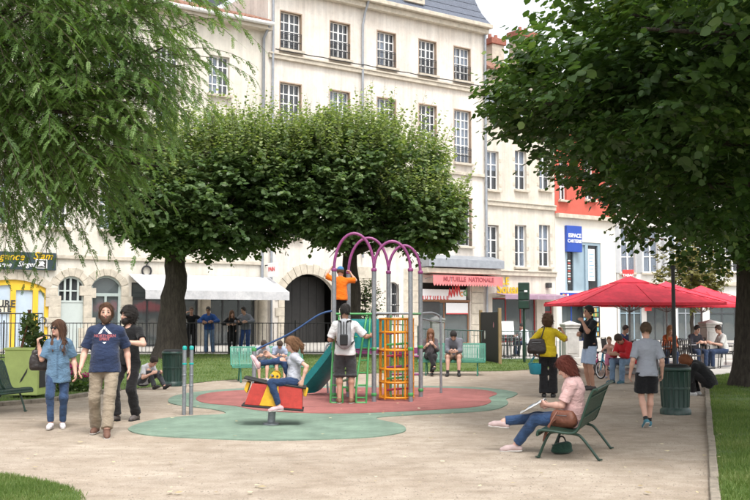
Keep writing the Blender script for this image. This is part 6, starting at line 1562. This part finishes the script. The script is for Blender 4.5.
    if beard:
        v = Vol(hv); v.ell(Hd + hf * .030 * q - hu * .072 * q, np.array([.068, .074, .066]) * q * beard[0], B, .01).ell(Hd + hf * .07 * q - hu * .105 * q, np.array([.04, .035, .035]) * q * beard[0], B, .03)
        v.ell(Hd + hf * .10 * q - hu * .005 * q, np.array([.058, .055, .045]) * q, B, .01, 's').ell(Hd + hf * .11 * q - hu * .062 * q, np.array([.02, .03, .008]) * q, B, .004, 's').cut(Hd - hu * .018 * q, hu * .9 - hf * .45)
        V, Fc = v.mesh(.004, 70, 5); np_obj('beard', V, Fc, mat('beard_' + hn, beard[1], .65, .3, 30, .5, 90), root, True)
    # ---- clothes
    if top:
        v = Vol(hv); g = top.get('loose', .014) * sc; hem = top.get('hem', -.06) * sc
        v.ell(Ch + up1 * .0 * sc, np.array([.15 if sex == 'm' else .132, .108, .175]) * R_(1) + g, Rc, .05).ell(Wst + fw * (.012 + belly * .35), np.array([.13 + belly * .4, .10 + belly * .5, .15]) * R_(1) + g, Rc, .07)
        v.ell(Pv + up0 * (hem + .02) + fw * belly * .25, np.array([.156 + belly * .15, .114 + belly * .3, .27 + 1.3 * max(0, -top.get('hem', -.06) - .1)]) * R_(1) + g * 1.2, Rp, .05)
        if sex == 'f':
            for s in (-1, 1): v.ell(Ch + up1 * .0 + sd * s * .068 * sc + fw * .078 * sc, np.array([.062, .052, .062]) * sc, Rc, .04)
        fr_ = top.get('sleeve', .55)
        for s, sh, el, wr_ in arms:
            v.cone(Nk - up1 * .055 * sc, sh - up1 * .008, .05 * sc, R_(.052) + g * .4, .04)
            if fr_ <= 1: v.cone(sh, sh + (el - sh) * fr_, R_(.053) + g * .3, R_(.050) + g * .8, .025, False, True)
            else: v.cone(sh, el, R_(.057) + g * .4, R_(.046) + g * .5, .025).cone(el, el + (wr_ - el) * (fr_ - 1), R_(.046) + g * .5, R_(.034) + g * .5, .02, False, True)
        v.cut(Pv + up0 * hem, -up0 + unit(fw) * 0, 9)
        ck = top.get('neck', .062)
        if top.get('collar'): v.cone(Nk - up1 * .03 * sc, Nk + up1 * .025 * sc + fw * .005, .074 * sc, .070 * sc, .01)
        if ck: v.cone(Nk - up1 * .02 * sc + fw * .01, Nk + up1 * .2 * sc + fw * .05, ck * sc, ck * 1.2 * sc, .008, op='s').ell(Nk + fw * top.get('dip', .05) * sc - up1 * .02 * sc, np.array([.06, .05, .05]) * sc, Rc, .01, 's')
        V, Fc = v.mesh(top.get('wr', .0075), 15, int(dist * 10), .8); to = np_obj(top.get('name', 'shirt'), V, Fc, top['m'], root, True); J['top'] = to
    if bottom:
        v = Vol(hv); g = bottom.get('loose', .008) * sc; fl = bottom.get('len', 2.0)
        v.ell(Pv, np.array([.146, .106, .12]) * R_(1) + min(g, .014), Rp, .05)
        for s, hp_, kn, an in legs:
            if fl <= 1: v.cone(hp_, hp_ + (kn - hp_) * fl, R_(.084) + min(g, .010), R_(bottom.get('cuff', .068)) + g, .035, False, True)
            else: v.cone(hp_, kn, R_(.084) + min(g, .010), R_(.058) + g * .8, .035).cone(kn, kn + (an - kn) * (fl - 1), R_(.057) + g * .8, R_(bottom.get('cuff', .048)) + g, .03, False, True)
        v.cut(Pv + up0 * (max(-.07, min(.10, top.get('hem', -.06) + .045)) if top and max(legs[0][2][2], legs[1][2][2]) < pz - .3 * sc else (.10 if not top else .32)) * sc, up0, .24 * sc)
        V, Fc = v.mesh(bottom.get('wr', .0085), 17, int(dist * 7) + 3, .8); np_obj(bottom.get('name', 'trousers'), V, Fc, bottom['m'], root, True)
    if shoes:
        ms = shoes if not isinstance(shoes, tuple) else mat('shoe_%02d%02d%02d' % tuple(int(c * 99) for c in shoes), shoes, .6, .15, 12)
        for an, ff, fu, i in feet:
            v = Vol(hv * .9); v.cone(an - fu * .028 * sc - ff * .012 * sc, an + ff * .125 * sc - fu * .048 * sc, .043 * sc, .040 * sc, .02).cone(an + ff * .12 * sc - fu * .05 * sc, an + ff * .175 * sc - fu * .058 * sc, .041 * sc, .032 * sc, .02).cone(an - fu * .03 * sc, an - ff * .045 * sc - fu * .045 * sc, .042 * sc, .038 * sc, .02)
            v.cut(an - fu * .072 * sc, -fu).cut(an + fu * .02 * sc, fu); V, Fc = v.mesh(); so = np_obj('shoe', V, Fc, ms, root, True)
            v = Vol(hv * .9); v.cone(an - ff * .04 * sc - fu * .07 * sc, an + ff * .17 * sc - fu * .07 * sc, .042 * sc, .040 * sc, .01).cut(an - fu * .068 * sc, fu).cut(an - fu * .086 * sc, -fu); V, Fc = v.mesh(); np_obj('sole', V, Fc, mat('sole_pale', (.45, .43, .40), .8, .1) if shoes and isinstance(shoes, tuple) and max(shoes) > .12 else M_black, so, True)
    if socks:
        for s, hp_, kn, an in legs: v = Vol(hv); v.cone(an + (kn - an) * socks[0], an, R_(.043), .041 * sc, .01, True); V, Fc = v.mesh(); np_obj('sock', V, Fc, cloth('sock', socks[1]), root, True)
    M4 = Matrix.Translation(Vector(loc)) @ Matrix.Rotation(rz, 4, 'Z')
    J['w'] = lambda k: M4 @ Vector(J[k]); J['root'] = root; J['M'] = M4; J['loc'] = lambda p_: M4 @ Vector(p_)
    return J

# ------------------------------------------------------------------ the people of the square
DENIM = cloth('denim', (.055, .11, .22), .3); NAVYJ = cloth('dark_jeans', (.028, .045, .09), .3)
def decal_on(J, make, tgt='top', y0=-.8):
    """press flat printed shapes (x,z polygons in person space) onto the shirt front"""
    o = J[tgt]; me = o.data; bv = BVHTree.FromPolygons([v.co.copy() for v in me.vertices], [tuple(p.vertices) for p in me.polygons]); out = []
    def press(mesh_, name, m, lift=.003):
        for v in mesh_.vertices:
            hit = bv.ray_cast(Vector((v.co.x, y0, v.co.z)), Vector((0, 1, 0)))
            if hit[0] is not None: v.co.y = hit[0].y - lift - (.001 if v.co.y < 0 else 0)
        mesh_.materials.clear(); mesh_.materials.append(m); ob = bpy.data.objects.new(name, mesh_); link(ob, o); return ob
    make(press)
def flat(poly, seg=.012):
    bm = bmesh.new(); f = bm.faces.new([bm.verts.new((p[0], 0, p[1])) for p in poly]); bmesh.ops.triangulate(bm, faces=[f])
    for _ in range(3):
        es = [e for e in bm.edges if e.calc_length() > seg * 1.6]
        if es: bmesh.ops.subdivide_edges(bm, edges=es, cuts=1); bmesh.ops.triangulate(bm, faces=bm.faces[:])
    me = bpy.data.meshes.new('print'); bm.to_mesh(me); bm.free(); return me
def flat_text(body, size, cx, cz, off=.002):
    me = text_mesh(body, size, M_white, 0, off); me.transform(Matrix.Translation((cx, 0, cz)) @ Matrix.Rotation(R(90), 4, 'X')); return me

# man in navy T-shirt walking towards the camera
p = G(104, 434.5)
J = person('bearded man in navy mountain T-shirt and khaki trousers walking', p, (.16, -1), 1.80, 'm', lean=-.02, head=(.05, .02, 0), build=1.02, belly=.045, pz=.945, RA=(.13, .10, -.47), LA=(.13, -.06, -.48), RL=(.12, -.14, .09), LL=(.07, .34, .11), footpitch=(-.18, 0),
     hair=('mid', (.085, .038, .018)), beard=(1.02, (.055, .028, .015)), top=dict(m=cloth('navy', (.022, .034, .075)), sleeve=.80, hem=-.10, loose=.026, wr=.009), bottom=dict(m=cloth('khaki', (.25, .205, .15), .12), loose=.014, cuff=.054, wr=.010, len=1.97), shoes=(.13, .065, .045), curl=(.3, .4))
def mk(press):
    z0 = J['C'][2] + .06
    pk = [[(-.085, z0 - .005), (-.045, z0 + .05), (-.028, z0 + .03), (-.045, z0 + .0)], [(-.04, z0 + .052), (-.005, z0 + .10), (.012, z0 + .075), (-.004, z0 + .05), (-.016, z0 + .066), (-.026, z0 + .04)], [(.016, z0 + .07), (.035, z0 + .05), (.022, z0 + .022), (.008, z0 + .042)], [(.042, z0 + .045), (.092, z0 - .005), (.05, z0 - .003), (.03, z0 + .018)]]
    for q in pk: press(flat(q), 'mountain_print', M_white)
    M_rp = mat('brick_red_print', (.30, .09, .10), .8, .2, 20)
    press(flat_text('NORTHERN', .052, 0, z0 - .034), 'lettering', M_rp); press(flat_text('SPIRIT', .052, 0, z0 - .078), 'lettering', M_rp)
    press(flat([(-.026, z0 - .115), (.026, z0 - .115), (0, z0 - .14)]), 'arrow_print', M_white)
decal_on(J, mk)
# woman in denim shirt
p = G(57, 428.5)
JW = person('woman in long denim shirt and jeans carrying a dark shoulder bag', p, (.22, -1), 1.54, 'f', head=(-.75, .05, .05), pz=.83, RA=(.16, .07, -.02), LA=(.13, .06, -.49), pole={'RA': (.9, .3, -1)}, RL=(.085, .12, .10), LL=(.08, -.06, .085), hair=('long', (.085, .040, .022)),
     top=dict(m=cloth('light_denim', (.10, .175, .26), .25), sleeve=.85, hem=-.20, loose=.030, collar=True, wr=.007), bottom=dict(m=cloth('mid_jeans', (.034, .062, .125), .35), len=1.93, cuff=.042, loose=.004, wr=.006), shoes=(.62, .58, .60), curl=(.6, 1.2), hdir=(None, None))
def mkd(press):
    M_dd = cloth('denim_seam', (.075, .13, .20), .2); zc = JW['C'][2]
    press(flat([(-.012, zc + .09), (.012, zc + .09), (.012, zc - .42), (-.012, zc - .42)], .02), 'placket', M_dd)
    for s in (-1, 1): press(flat([(s * .035, zc + .045), (s * .10, zc + .045), (s * .10, zc - .03), (s * .0675, zc - .045), (s * .035, zc - .03)][::s], .02), 'pocket', M_dd)
decal_on(JW, mkd)
gl = MB()
hu, hf = Vector(JW['hu']), Vector(JW['hf']); hr = hf.cross(hu); c = Vector(JW['H']) + hf * .083 + hu * .004
for s in (-1, 1): gl.ball(c + hr * s * .030, .024, 6, (.9, .9, .9))
gl.tube([c + hr * -.075 - hf * .06, c + hr * -.055, c, c + hr * .055, c + hr * .075 - hf * .06], .004, 5)
g_ = gl.build('sunglasses', M_black, None); g_.location = JW['root'].location; g_.rotation_euler = JW['root'].rotation_euler; tag(g_, 'dark sunglasses worn by the woman in denim', 'sunglasses')
def handbag(label, c, w, h, t, m, strap, face=0, cat='handbag', name='shoulder_bag'):
    e = empty(name, tuple(c), face, label, cat); b = MB()
    n = 12; pts = []
    v = Vol(.01); q_ = t * .42
    for f_, s_ in ((.18, .40), (.38, .43), (.58, .40), (.80, .35)): v.cone((-w * s_, 0, h * f_), (w * s_, 0, h * f_), q_ * (1.15 - f_ * .45), q_ * (1.15 - f_ * .45), .05)
    V, Fc = v.mesh(.006, 16, 2); np_obj('pouch', V, Fc, m, e, True)
    b.tube(smooth_poly([tuple(Vector(s) - Vector(c)) for s in strap], 5, False), .012, 6)
    bo = b.build('strap', m, e); bo.rotation_euler = (0, 0, -face); 
    MB().box(-w * .28, w * .28, -t * .52, -t * .46, h * .70, h * .73).build('zip', M_steel, e)
    return e
M_leath = mat('black_brown_leather', (.018, .013, .012), .45, .3, 14, .3, 40, spec=.5); M_tan = mat('tan_leather', (.17, .062, .035), .5, .25, 14, .3, 40, spec=.45)
hR, sR = JW['w']('handR'), JW['w']('SR')
bc = JW['loc']((-.25, .06, .80)); handbag('slouchy black brown shoulder bag held by the woman in denim', bc, .25, .34, .11, M_leath, [bc + Vector((-.09, 0, .26)), sR + Vector((-.10, -.04, .08)), sR + Vector((.02, -.03, .10)), sR + Vector((-.03, .08, .0)), bc + Vector((.09, .02, .26))], R(25))
# man in black T-shirt behind
p = G(128, 420.5)
JB = person('bearded man in black T-shirt and black trousers behind the navy T-shirt man', p, (-.35, -.95), 1.77, 'm', head=(-.55, .1, .05), lean=-.03, pz=.93, RA=(.10, .33, .02), LA=(-.02, .30, -.16), pole={'LA': (1, -.4, -.5), 'RA': (.8, .1, -.8)}, LL=(.09, -.08, .085), RL=(.10, .16, .09), skin='fair', hair=('curly', (.018, .014, .012)), beard=(1.0, (.016, .012, .011)),
     top=dict(m=cloth('black', (.012, .012, .013)), sleeve=.62, hem=-.08, loose=.012), bottom=dict(m=cloth('black_trousers', (.014, .013, .014)), loose=.012, len=1.97, cuff=.055), shoes=(.10, .085, .08), curl=(.7, .6), build=1.03)
# boy sitting on the lawn edge
p = G(143, 389); 
person('seated boy with dark trousers stretching his legs on the lawn edge', (p.x, p.y, gz(p.x, p.y)), (.86, -.5), 1.45, 'm', pz=.16, lean=.12, bend=.42, head=(.0, .35, 0), RA=(.0, .26, -.16), LA=(.0, .28, -.15), LL=(.14, .62, .09), RL=(.03, .42, .09), pole={'LL': (.2, .3, 1), 'RL': (.1, .3, 1)}, hair=('short', (.028, .018, .014)), hs=1.08,
     top=dict(m=cloth('pale_grey', (.50, .50, .52)), sleeve=.7, hem=-.06), bottom=dict(m=cloth('charcoal', (.055, .058, .066)), len=1.95), shoes=(.03, .03, .032), footpitch=(.5, .3))
# onlookers at the railing (they stand behind it)
YF = FYL + .42
def onl(px_, lab, **k): X = P(px_, 340, YF).x; return person(lab, (X, YF, gz(X, YF) + .006), k.pop('face', (0, -1)), group=None, **k)
GX = dict(wr=.006)
onl(191, 'man in black leaning on the railing with raised hand', H=1.74, RA=(.06, .20, .10), LA=(.28, .30, -.22), pole={'RA': (1, .2, -.8), 'LA': (1, -.3, -.3)}, lean=.06, bend=.08, head=(.1, .1, 0), skin='tan', hair=('short', (.10, .07, .05)), top=dict(m=cloth('black', (.012, .012, .013)), sleeve=1.4), bottom=dict(m=cloth('black_trousers', (.014, .013, .014))), face=(.2, -1))
onl(209, 'man in bright blue jacket and torn jeans leaning on the railing', H=1.76, RA=(.0, .30, -.22), LA=(.02, .30, -.2), pole={'RA': (1, -.4, -.3), 'LA': (1, -.4, -.3)}, lean=.08, bend=.12, head=(-.2, .2, 0), skin='tan', hair=('short', (.05, .04, .035)), top=dict(m=cloth('bright_blue', (.03, .085, .28)), sleeve=1.9, loose=.03), bottom=dict(m=cloth('pale_jeans', (.13, .20, .32), .35), loose=.015), LL=(.16, .10, .085), shoes=(.5, .5, .5))
onl(232, 'woman in long black coat leaning on the railing', H=1.62, sex='f', RA=(.02, .28, -.2), LA=(.04, .28, -.2), pole={'RA': (1, -.4, -.3), 'LA': (1, -.4, -.3)}, lean=.08, bend=.1, head=(.35, .15, 0), skin='fair', hair=('long', (.13, .06, .03)), top=dict(m=cloth('black', (.012, .012, .013)), sleeve=1.9, hem=-.45, loose=.03, name='coat'), bottom=dict(m=cloth('black_trousers', (.014, .013, .014))))
onl(246, 'man in grey jacket and blue jeans leaning on the railing', H=1.76, RA=(.02, .30, -.2), LA=(.05, .30, -.2), pole={'RA': (1, -.4, -.3), 'LA': (1, -.4, -.3)}, lean=.10, bend=.12, head=(-.4, .2, 0), skin='fair', hair=('short', (.035, .027, .022)), top=dict(m=cloth('mid_grey', (.20, .21, .24)), sleeve=1.9, loose=.025), bottom=dict(m=cloth('royal_jeans', (.035, .075, .22), .3)), RL=(.18, .12, .085), face=(-.35, -1))
# two boys on the sun-brightened green bench
fb = Vector((.22, -.97)).normalized(); sb2 = Vector((-fb.y, fb.x))
for off, lab, H_, hd_, tp_c in ((-.16, 'boy in grey T-shirt sitting on the sun-brightened green bench', 1.36, (.35, .55, 0), (.36, .38, .42)), (.26, 'boy in pale blue T-shirt sitting on the sun-brightened green bench', 1.34, (-.25, .6, 0), (.36, .42, .56))):
    q = Vector((BM.x, BM.y)) + sb2 * off + fb * .02; person(lab, (q.x, q.y, BM.z), (fb.x, fb.y), H_, 'm', pz=.50, lean=.10, bend=.42, head=hd_, LA=(-.04, .26, -.22), RA=(-.04, .26, -.22), LL=(.10, .52, .13), RL=(.12, .46, .13), hair=('short', (.045, .028, .02)), hs=1.10,
        top=dict(m=cloth('boy_%d' % (H_ * 100), tp_c), sleeve=.7), bottom=dict(m=cloth('navy_shorts', (.03, .036, .06)), len=.9, loose=.015, name='shorts'), shoes=(.4, .4, .42))
# girl on the rocker
p = Vector((rk.x + .33, rk.y, 0))
JG = person('girl with ponytail in grey T-shirt and jeans astride the rocker', p, (-1, -.08), 1.42, 'f', pz=.645, lean=-.10, bend=.10, head=(.05, .32, 0), RA=(.10, .44, .02), LA=(.10, -.14, -.40), pole={'LA': (.3, -1, .2), 'RA': (.5, -.4, -1), 'RL': (.0, .2, 1), 'LL': (.3, 1, .6)}, RL=(.02, .62, 1.10), LL=(.26, .26, .37), footpitch=(-.1, 1.1), hair=('pony', (.17, .085, .04)), hs=1.08,
     top=dict(m=cloth('soft_grey', (.40, .41, .46)), sleeve=.6, hem=-.09), bottom=dict(m=cloth('dark_jeans2', (.024, .046, .105), .3), len=1.93, cuff=.038), shoes=(.55, .36, .38), build=.86)
# child in orange on the climbing frame
q0 = PF[0].lerp(PB[0], .35); zf = 1.335
JO = person('child in orange shirt and blue cap climbing the purple arch', (q0.x + .02, q0.y + .05, zf), (-.15, 1), 1.16, 'm', lean=.05, head=(-.3, .0, 0), LA=(.10, .10, .34), RA=(.16, .16, .20), pole={'LA': (1, 0, -.3), 'RA': (1, 0, -.3)}, LL=(.10, .02, .085), RL=(.09, .06, .085), hair=('cap', (.10, .06, .03), (.06, .19, .40)), hs=1.22,
     top=dict(m=cloth('orange', (.80, .17, .012), .08), sleeve=.9, hem=-.13, loose=.035), bottom=dict(m=cloth('black_trousers', (.014, .013, .014)), len=1.9), shoes=(.05, .05, .06))
# man with backpack
p = G(345, 404.8)
JM = person('man in white T-shirt and dark shorts with grey backpack at the ladder', (p.x, p.y, .022), (.05, 1), 1.78, 'm', head=(.1, -.12, 0), RA=(.26, .28, -.20), LA=(.06, .28, -.28), pole={'RA': (.8, -.2, -1), 'LA': (.6, -.6, -1)}, skin='tan', hair=('short', (.022, .018, .016)), LL=(.10, 0, .085), RL=(.11, .02, .085),
     top=dict(m=cloth('white', (.66, .66, .66), .05), sleeve=.85, hem=-.10, loose=.022), bottom=dict(m=cloth('dark_grey_shorts', (.05, .052, .055)), len=1.08, loose=.03, cuff=.075, name='shorts'), shoes=(.17, .09, .05), curl=(.8, .8))
bk = empty('backpack', tuple(JM['loc']((0, .19, 1.0))), JM['root'].rotation_euler.z, 'grey and black backpack on the man at the ladder', 'backpack')
M_bpk = mat('grey_nylon', (.30, .31, .33), .75, .2, 8, .2, 60)
v = Vol(.012); v.cone((0, .0, .10), (0, .0, .40), .13, .115, .03).ell((0, .05, .16), (.11, .07, .12), None, .03); V, Fc = v.mesh(.003, 20, 1); V[:, 1] *= .75; np_obj('pack', V, Fc, M_bpk, bk, True)
MB().box(-.07, .07, .085, .125, .04, .24).build('front_pocket', M_black, bk, .02)
for s in (-1, 1): MB().tube(smooth_poly([(s * .06, .07, .46), (s * .10, -.06, .475), (s * .115, -.22, .46), (s * .13, -.335, .38), (s * .14, -.34, .24), (s * .15, -.20, .12), (s * .12, -.03, .06)], 5, False), .018, 6).build('strap', M_black, bk)
for x in (-.05, .0, .05): MB().box(x - .008, x + .008, .078, .1, .10, .46).build('webbing', M_black, bk)
# couple on the far bench
fb = Vector((-.12, -.99)).normalized(); sb2 = Vector((-fb.y, fb.x))
def sit(off, lab, **k): q = Vector((BC.x, BC.y)) + sb2 * off + fb * .03; return person(lab, (q.x, q.y, BC.z), (fb.x, fb.y), **k)
sit(-.56, 'woman in black sitting cross-legged on the far sun-brightened green bench', H=1.62, sex='f', pz=.52, lean=-.08, bend=.22, head=(.1, .35, 0), LA=(-.04, .26, -.10), RA=(-.02, .24, -.14), LL=(.06, .50, .10), RL=(-.14, .62, .26), pole={'RL': (.0, 1, .8)}, hair=('long', (.20, .085, .04)), top=dict(m=cloth('striped_grey', (.10, .085, .09), .5), sleeve=1.5), bottom=dict(m=cloth('black_trousers', (.014, .013, .014)), len=1.95), shoes=(.03, .03, .03))
sit(.06, 'man in grey hooded top and shorts hunched on the far sun-brightened green bench', H=1.76, pz=.52, lean=.08, bend=.42, head=(0, .45, 0), LA=(-.08, .34, -.26), RA=(-.08, .34, -.26), LL=(.14, .46, .085), RL=(.15, .50, .085), hair=('short', (.02, .016, .014)), top=dict(m=cloth('hood_grey', (.15, .155, .18)), sleeve=1.8, loose=.03), bottom=dict(m=cloth('brown_shorts', (.24, .15, .10)), len=.95, loose=.02, name='shorts'), shoes=(.025, .025, .025), socks=(.2, (.03, .03, .03)))
# woman in yellow
p = G(548.5, 397.5)
JY = person('woman in mustard yellow top and black trousers seen from behind', p, (.22, 1), 1.62, 'f', head=(.1, .08, 0), RA=(.16, .22, .0), LA=(.14, .06, -.44), pole={'RA': (1, -.2, -1), 'LA': (1, -.6, 0)}, skin='tan', hair=('curly', (.085, .042, .02)), top=dict(m=cloth('mustard', (.50, .37, .015), .10), sleeve=.98, hem=-.10, loose=.018), bottom=dict(m=cloth('wide_black', (.012, .012, .014)), loose=.022, cuff=.075, len=1.97), shoes=(.03, .03, .03), curl=(1.0, .9), build=1.04)
sL = JY['w']('SL'); hb = JY['loc']((.21, .11, .84)); handbag('brown black leather bag on the shoulder of the woman in yellow', hb, .30, .32, .13, M_leath, [hb + Vector((.07, -.02, .28)), sL + Vector((.05, -.09, .06)), sL + Vector((.03, .0, .085)), sL + Vector((-.05, .08, -.05)), hb + Vector((-.10, .03, .28))], R(-12))
hl = JY['w']('handL'); tb = empty('tote', (hl.x, hl.y, hl.z - .36), R(20), 'small turquoise basket hanging from the hand of the woman in yellow', 'basket'); M_tq = mat('turquoise_plastic', (.03, .27, .36), .5, .15, 8)
MB().lathe([(.10, 0), (.13, .02), (.16, .20), (.165, .215), (.15, .205), (.12, .03)], 18).build('basket', M_tq, tb)
for s in (-1, 1): MB().tube(smooth_poly([(-.14, s * .04, .20), (-.07, s * .02, .32), (0, s * .008, .355), (.07, s * .02, .32), (.14, s * .04, .20)], 4, False), .009, 6).build('handle', M_tq, tb)
# man in black polo
p = G(591, 390)
person('man in black polo shirt and pale blue shorts with hand at his chin', p, (-.92, -.25), 1.81, 'm', head=(.0, .08, 0), LA=(-.03, .24, .03), RA=(-.12, .26, -.24), pole={'LA': (.6, -.1, -1), 'RA': (1, -.2, -.6)}, skin='tan', hair=('short', (.022, .018, .016)), top=dict(m=cloth('black_polo', (.010, .011, .014)), sleeve=.75, hem=-.10, loose=.014, collar=True), bottom=dict(m=cloth('pale_blue_shorts', (.38, .47, .62), .06), len=.92, loose=.022, cuff=.074, name='shorts'), shoes=(.06, .05, .05), curl=(1.0, .6), build=1.05)
# boy walking away
p = G(648, 427.5)
person('boy in grey T-shirt and black shorts walking away', p, (.06, 1), 1.50, 'm', head=(.1, .08, 0), LA=(.11, .03, -.49), RA=(.10, .06, -.49), LL=(.055, -.12, .13), RL=(.05, .14, .09), footpitch=(-.55, .1), hair=('short', (.10, .062, .035)), hs=1.05, top=dict(m=cloth('marl_grey', (.31, .33, .38), .06), sleeve=.88, hem=-.10, loose=.02), bottom=dict(m=cloth('black_sport', (.012, .012, .014)), len=.82, loose=.032, cuff=.085, name='shorts'), shoes=(.05, .17, .22), build=.9, curl=(.45, .45), socks=(.16, (.05, .05, .06)))
# seated woman with book
bs = Vector((BFACE.y, -BFACE.x)); q = BN + Vector((BFACE.x, BFACE.y, 0)) * -.02 + Vector((bs.x, bs.y, 0)) * -.08
JS = person('woman with auburn bob in pale pink top reading on the dark green bench', q, (BFACE.x, BFACE.y), 1.63, 'f', pz=.415, lean=-.30, bend=.34, head=(.02, .55, 0), LA=(-.06, .33, -.26), RA=(-.05, .31, -.28), pole={'LA': (.7, -.6, -.7), 'RA': (.7, -.6, -.7), 'LL': (.1, 1, .7), 'RL': (.0, 1, 1)}, LL=(.03, .70, .09), RL=(-.02, .93, .37), footpitch=(-.05, .05), skin='pink', hair=('bob', (.115, .022, .012)),
     top=dict(m=cloth('blush_pink', (.62, .40, .38), .06), sleeve=.8, hem=-.09, loose=.018), bottom=dict(m=cloth('blue_jeans', (.030, .062, .135), .35), len=1.92, cuff=.044, loose=.010, wr=.006), shoes=(.45, .34, .33), curl=(.8, .8), build=1.06)
hl, hr_ = JS['w']('handL'), JS['w']('handR'); bc = (hl + hr_) / 2; bf = Vector((BFACE.x, BFACE.y, 0)); bsv = Vector((bs.x, bs.y, 0))
bkE = empty('magazine', tuple(bc + bf * .10 + Vector((0, 0, -.02))), JS['root'].rotation_euler.z, 'open white magazine on the lap of the reading woman', 'magazine')
M_page = mat('printed_page', (.62, .63, .64), .5, .25, 14, col2=(.70, .70, .70))
for s in (-1, 1):
    pg = MB(); n = 6
    rows = [(s * .21 * k / n, .020 * math.sin(math.pi * k / n) + .004) for k in range(n + 1)]
    for k in range(n): pg.add([(rows[k][0], -.14, rows[k][1]), (rows[k + 1][0], -.14, rows[k + 1][1]), (rows[k + 1][0], .14, rows[k + 1][1]), (rows[k][0], .14, rows[k][1])], [(0, 1, 2, 3)], True)
    o = pg.build('page', M_page, bkE); o.rotation_euler = (R(30), 0, 0); o.modifiers.new('s', 'SOLIDIFY').thickness = .004
    for k in range(3): im = MB().box(s * .04, s * .17, -.10 + k * .08, -.05 + k * .08, .027, .0285).build('picture', PASTEL[(7, 5, 2, 4, 7, 5)[k + (s > 0) * 3]], bkE, rot=(R(30), 0, 0))
hp = JS['loc']((.22, -.06, .345)); handbag('tan brown leather handbag lying beside the reading woman', hp, .25, .17, .12, M_tan, [hp + Vector((-.08, -.05, .16)), hp + Vector((-.16, -.10, .05)), hp + Vector((-.24, -.06, -.16)), hp + Vector((-.16, -.02, .02)), hp + Vector((.06, .03, .16))], JS['root'].rotation_euler.z + R(70))
# dark bundle under the bench
e = empty('bundle', (BN.x - .12, BN.y - .05, 0), R(20), 'dark green bag stowed under the bench of the reading woman', 'bag'); v = Vol(.01); v.cone((-.06, 0, .07), (.06, 0, .08), .06, .065, .03).ell((0, 0, .035), (.14, .08, .04), None, .03); V, Fc = v.mesh(.006, 16, 5); V[:, 2] = np.maximum(V[:, 2], .003); np_obj('sack', V, Fc, cloth('bottle_green', (.02, .05, .035)), e, True); MB().tube(smooth_poly([(-.05, 0, .13), (-.02, .02, .19), (.03, .02, .19), (.05, 0, .14)], 4, False), .01, 6).build('handle', M_black, e)
# man in red
person('man in red jacket and jeans sitting bent over his phone', (RSEAT.x, RSEAT.y, 0), (-.75, -.6), 1.75, 'm', pz=.52, lean=.12, bend=.40, head=(.0, .55, 0), LA=(-.06, .36, -.22), RA=(-.06, .36, -.22), LL=(.12, .42, .085), RL=(.12, .46, .085), hair=('short', (.05, .03, .022)), skin='tan', top=dict(m=cloth('red_jacket', (.50, .022, .03)), sleeve=1.85, loose=.03, collar=True), bottom=dict(m=cloth('faded_jeans', (.17, .25, .36), .3)), shoes=(.05, .13, .17), curl=(.8, .8))
# child on the bike
q = BIKE; person('small bare-chested child sitting on the light blue bicycle', (q.x + .03, q.y - .02, 0), (math.cos(R(112)), math.sin(R(112))) if False else (-.35, -.93), 1.02, 'm', pz=.60, lean=.10, bend=.12, head=(0, .1, 0), LA=(.02, .30, -.10), RA=(.02, .30, -.10), LL=(.16, .12, .15), RL=(.16, .05, .15), skin='pink', hair=('short', (.22, .13, .07)), hs=1.28, top=None, bottom=dict(m=cloth('pink_shorts', (.55, .20, .30)), len=.9, loose=.02, name='shorts'), shoes=(.3, .3, .35))
# crouching person on the kerb
p = G(709, 396)
person('red-haired person in black jacket crouching on the kerb', (p.x, p.y, .0), (-.80, .35), 1.66, 'f', pz=.27, lean=.22, bend=.60, head=(-.1, .20, 0), LA=(-.02, .34, -.30), RA=(-.02, .34, -.30), LL=(.10, .30, .085), RL=(.12, .24, .085), pole={'LL': (.2, 1, 1), 'RL': (.2, 1, 1)}, hair=('bob', (.22, .075, .03)), top=dict(m=cloth('black_jacket', (.010, .010, .011)), sleeve=1.9, hem=-.07, loose=.04, name='jacket', wr=.009), bottom=dict(m=cloth('black_trousers', (.014, .013, .014))), shoes=(.5, .5, .5))
# terrace guests
def guest(px_, Y, lab, face, tc, hc, sex='m', **k): X = P(px_, 350, Y).x; return person(lab, (X, Y, .005), face, 1.70, sex, pz=.55, lean=.02, bend=.2, head=(.2, .15, 0), LA=(-.04, .34, -.2), RA=(-.04, .34, -.2), LL=(.12, .42, .085), RL=(.12, .46, .085), hair=hc, top=dict(m=cloth('guest_%d' % px_, tc), sleeve=k.get('sl', 1.7)), bottom=dict(m=NAVYJ))
guest(670, 29.0, 'woman in orange top sitting at a terrace table behind the black post', (-.2, -1), (.5, .13, .05), ('long', (.28, .14, .06)), 'f')
guest(694, 30.2, 'dark-haired guest in dark clothes sitting left of the white pillar', (.3, -1), (.04, .04, .05), ('short', (.02, .016, .014)))
guest(724, 30.0, 'guest in pale shirt sitting right of the white pillar', (-1, -.1), (.5, .5, .48), ('short', (.05, .03, .02)), sl=.8)
guest(622, 30.2, 'guest in dark blue sitting behind the man in red', (.5, -1), (.03, .05, .12), ('short', (.03, .02, .02)))
X = P(527, 350, 38.4).x; guest(526, 38.6, 'guest in white shirt sitting in front of the cafe', (-.6, .6), (.6, .62, .66), ('short', (.03, .02, .02)))

for o in COL.objects:
    if o.parent is None and o.get('category') in ('fence', 'pillar'): o['kind'] = 'thing'
    if o.parent is None and o.get('category') == 'kerb': o['kind'] = 'structure'
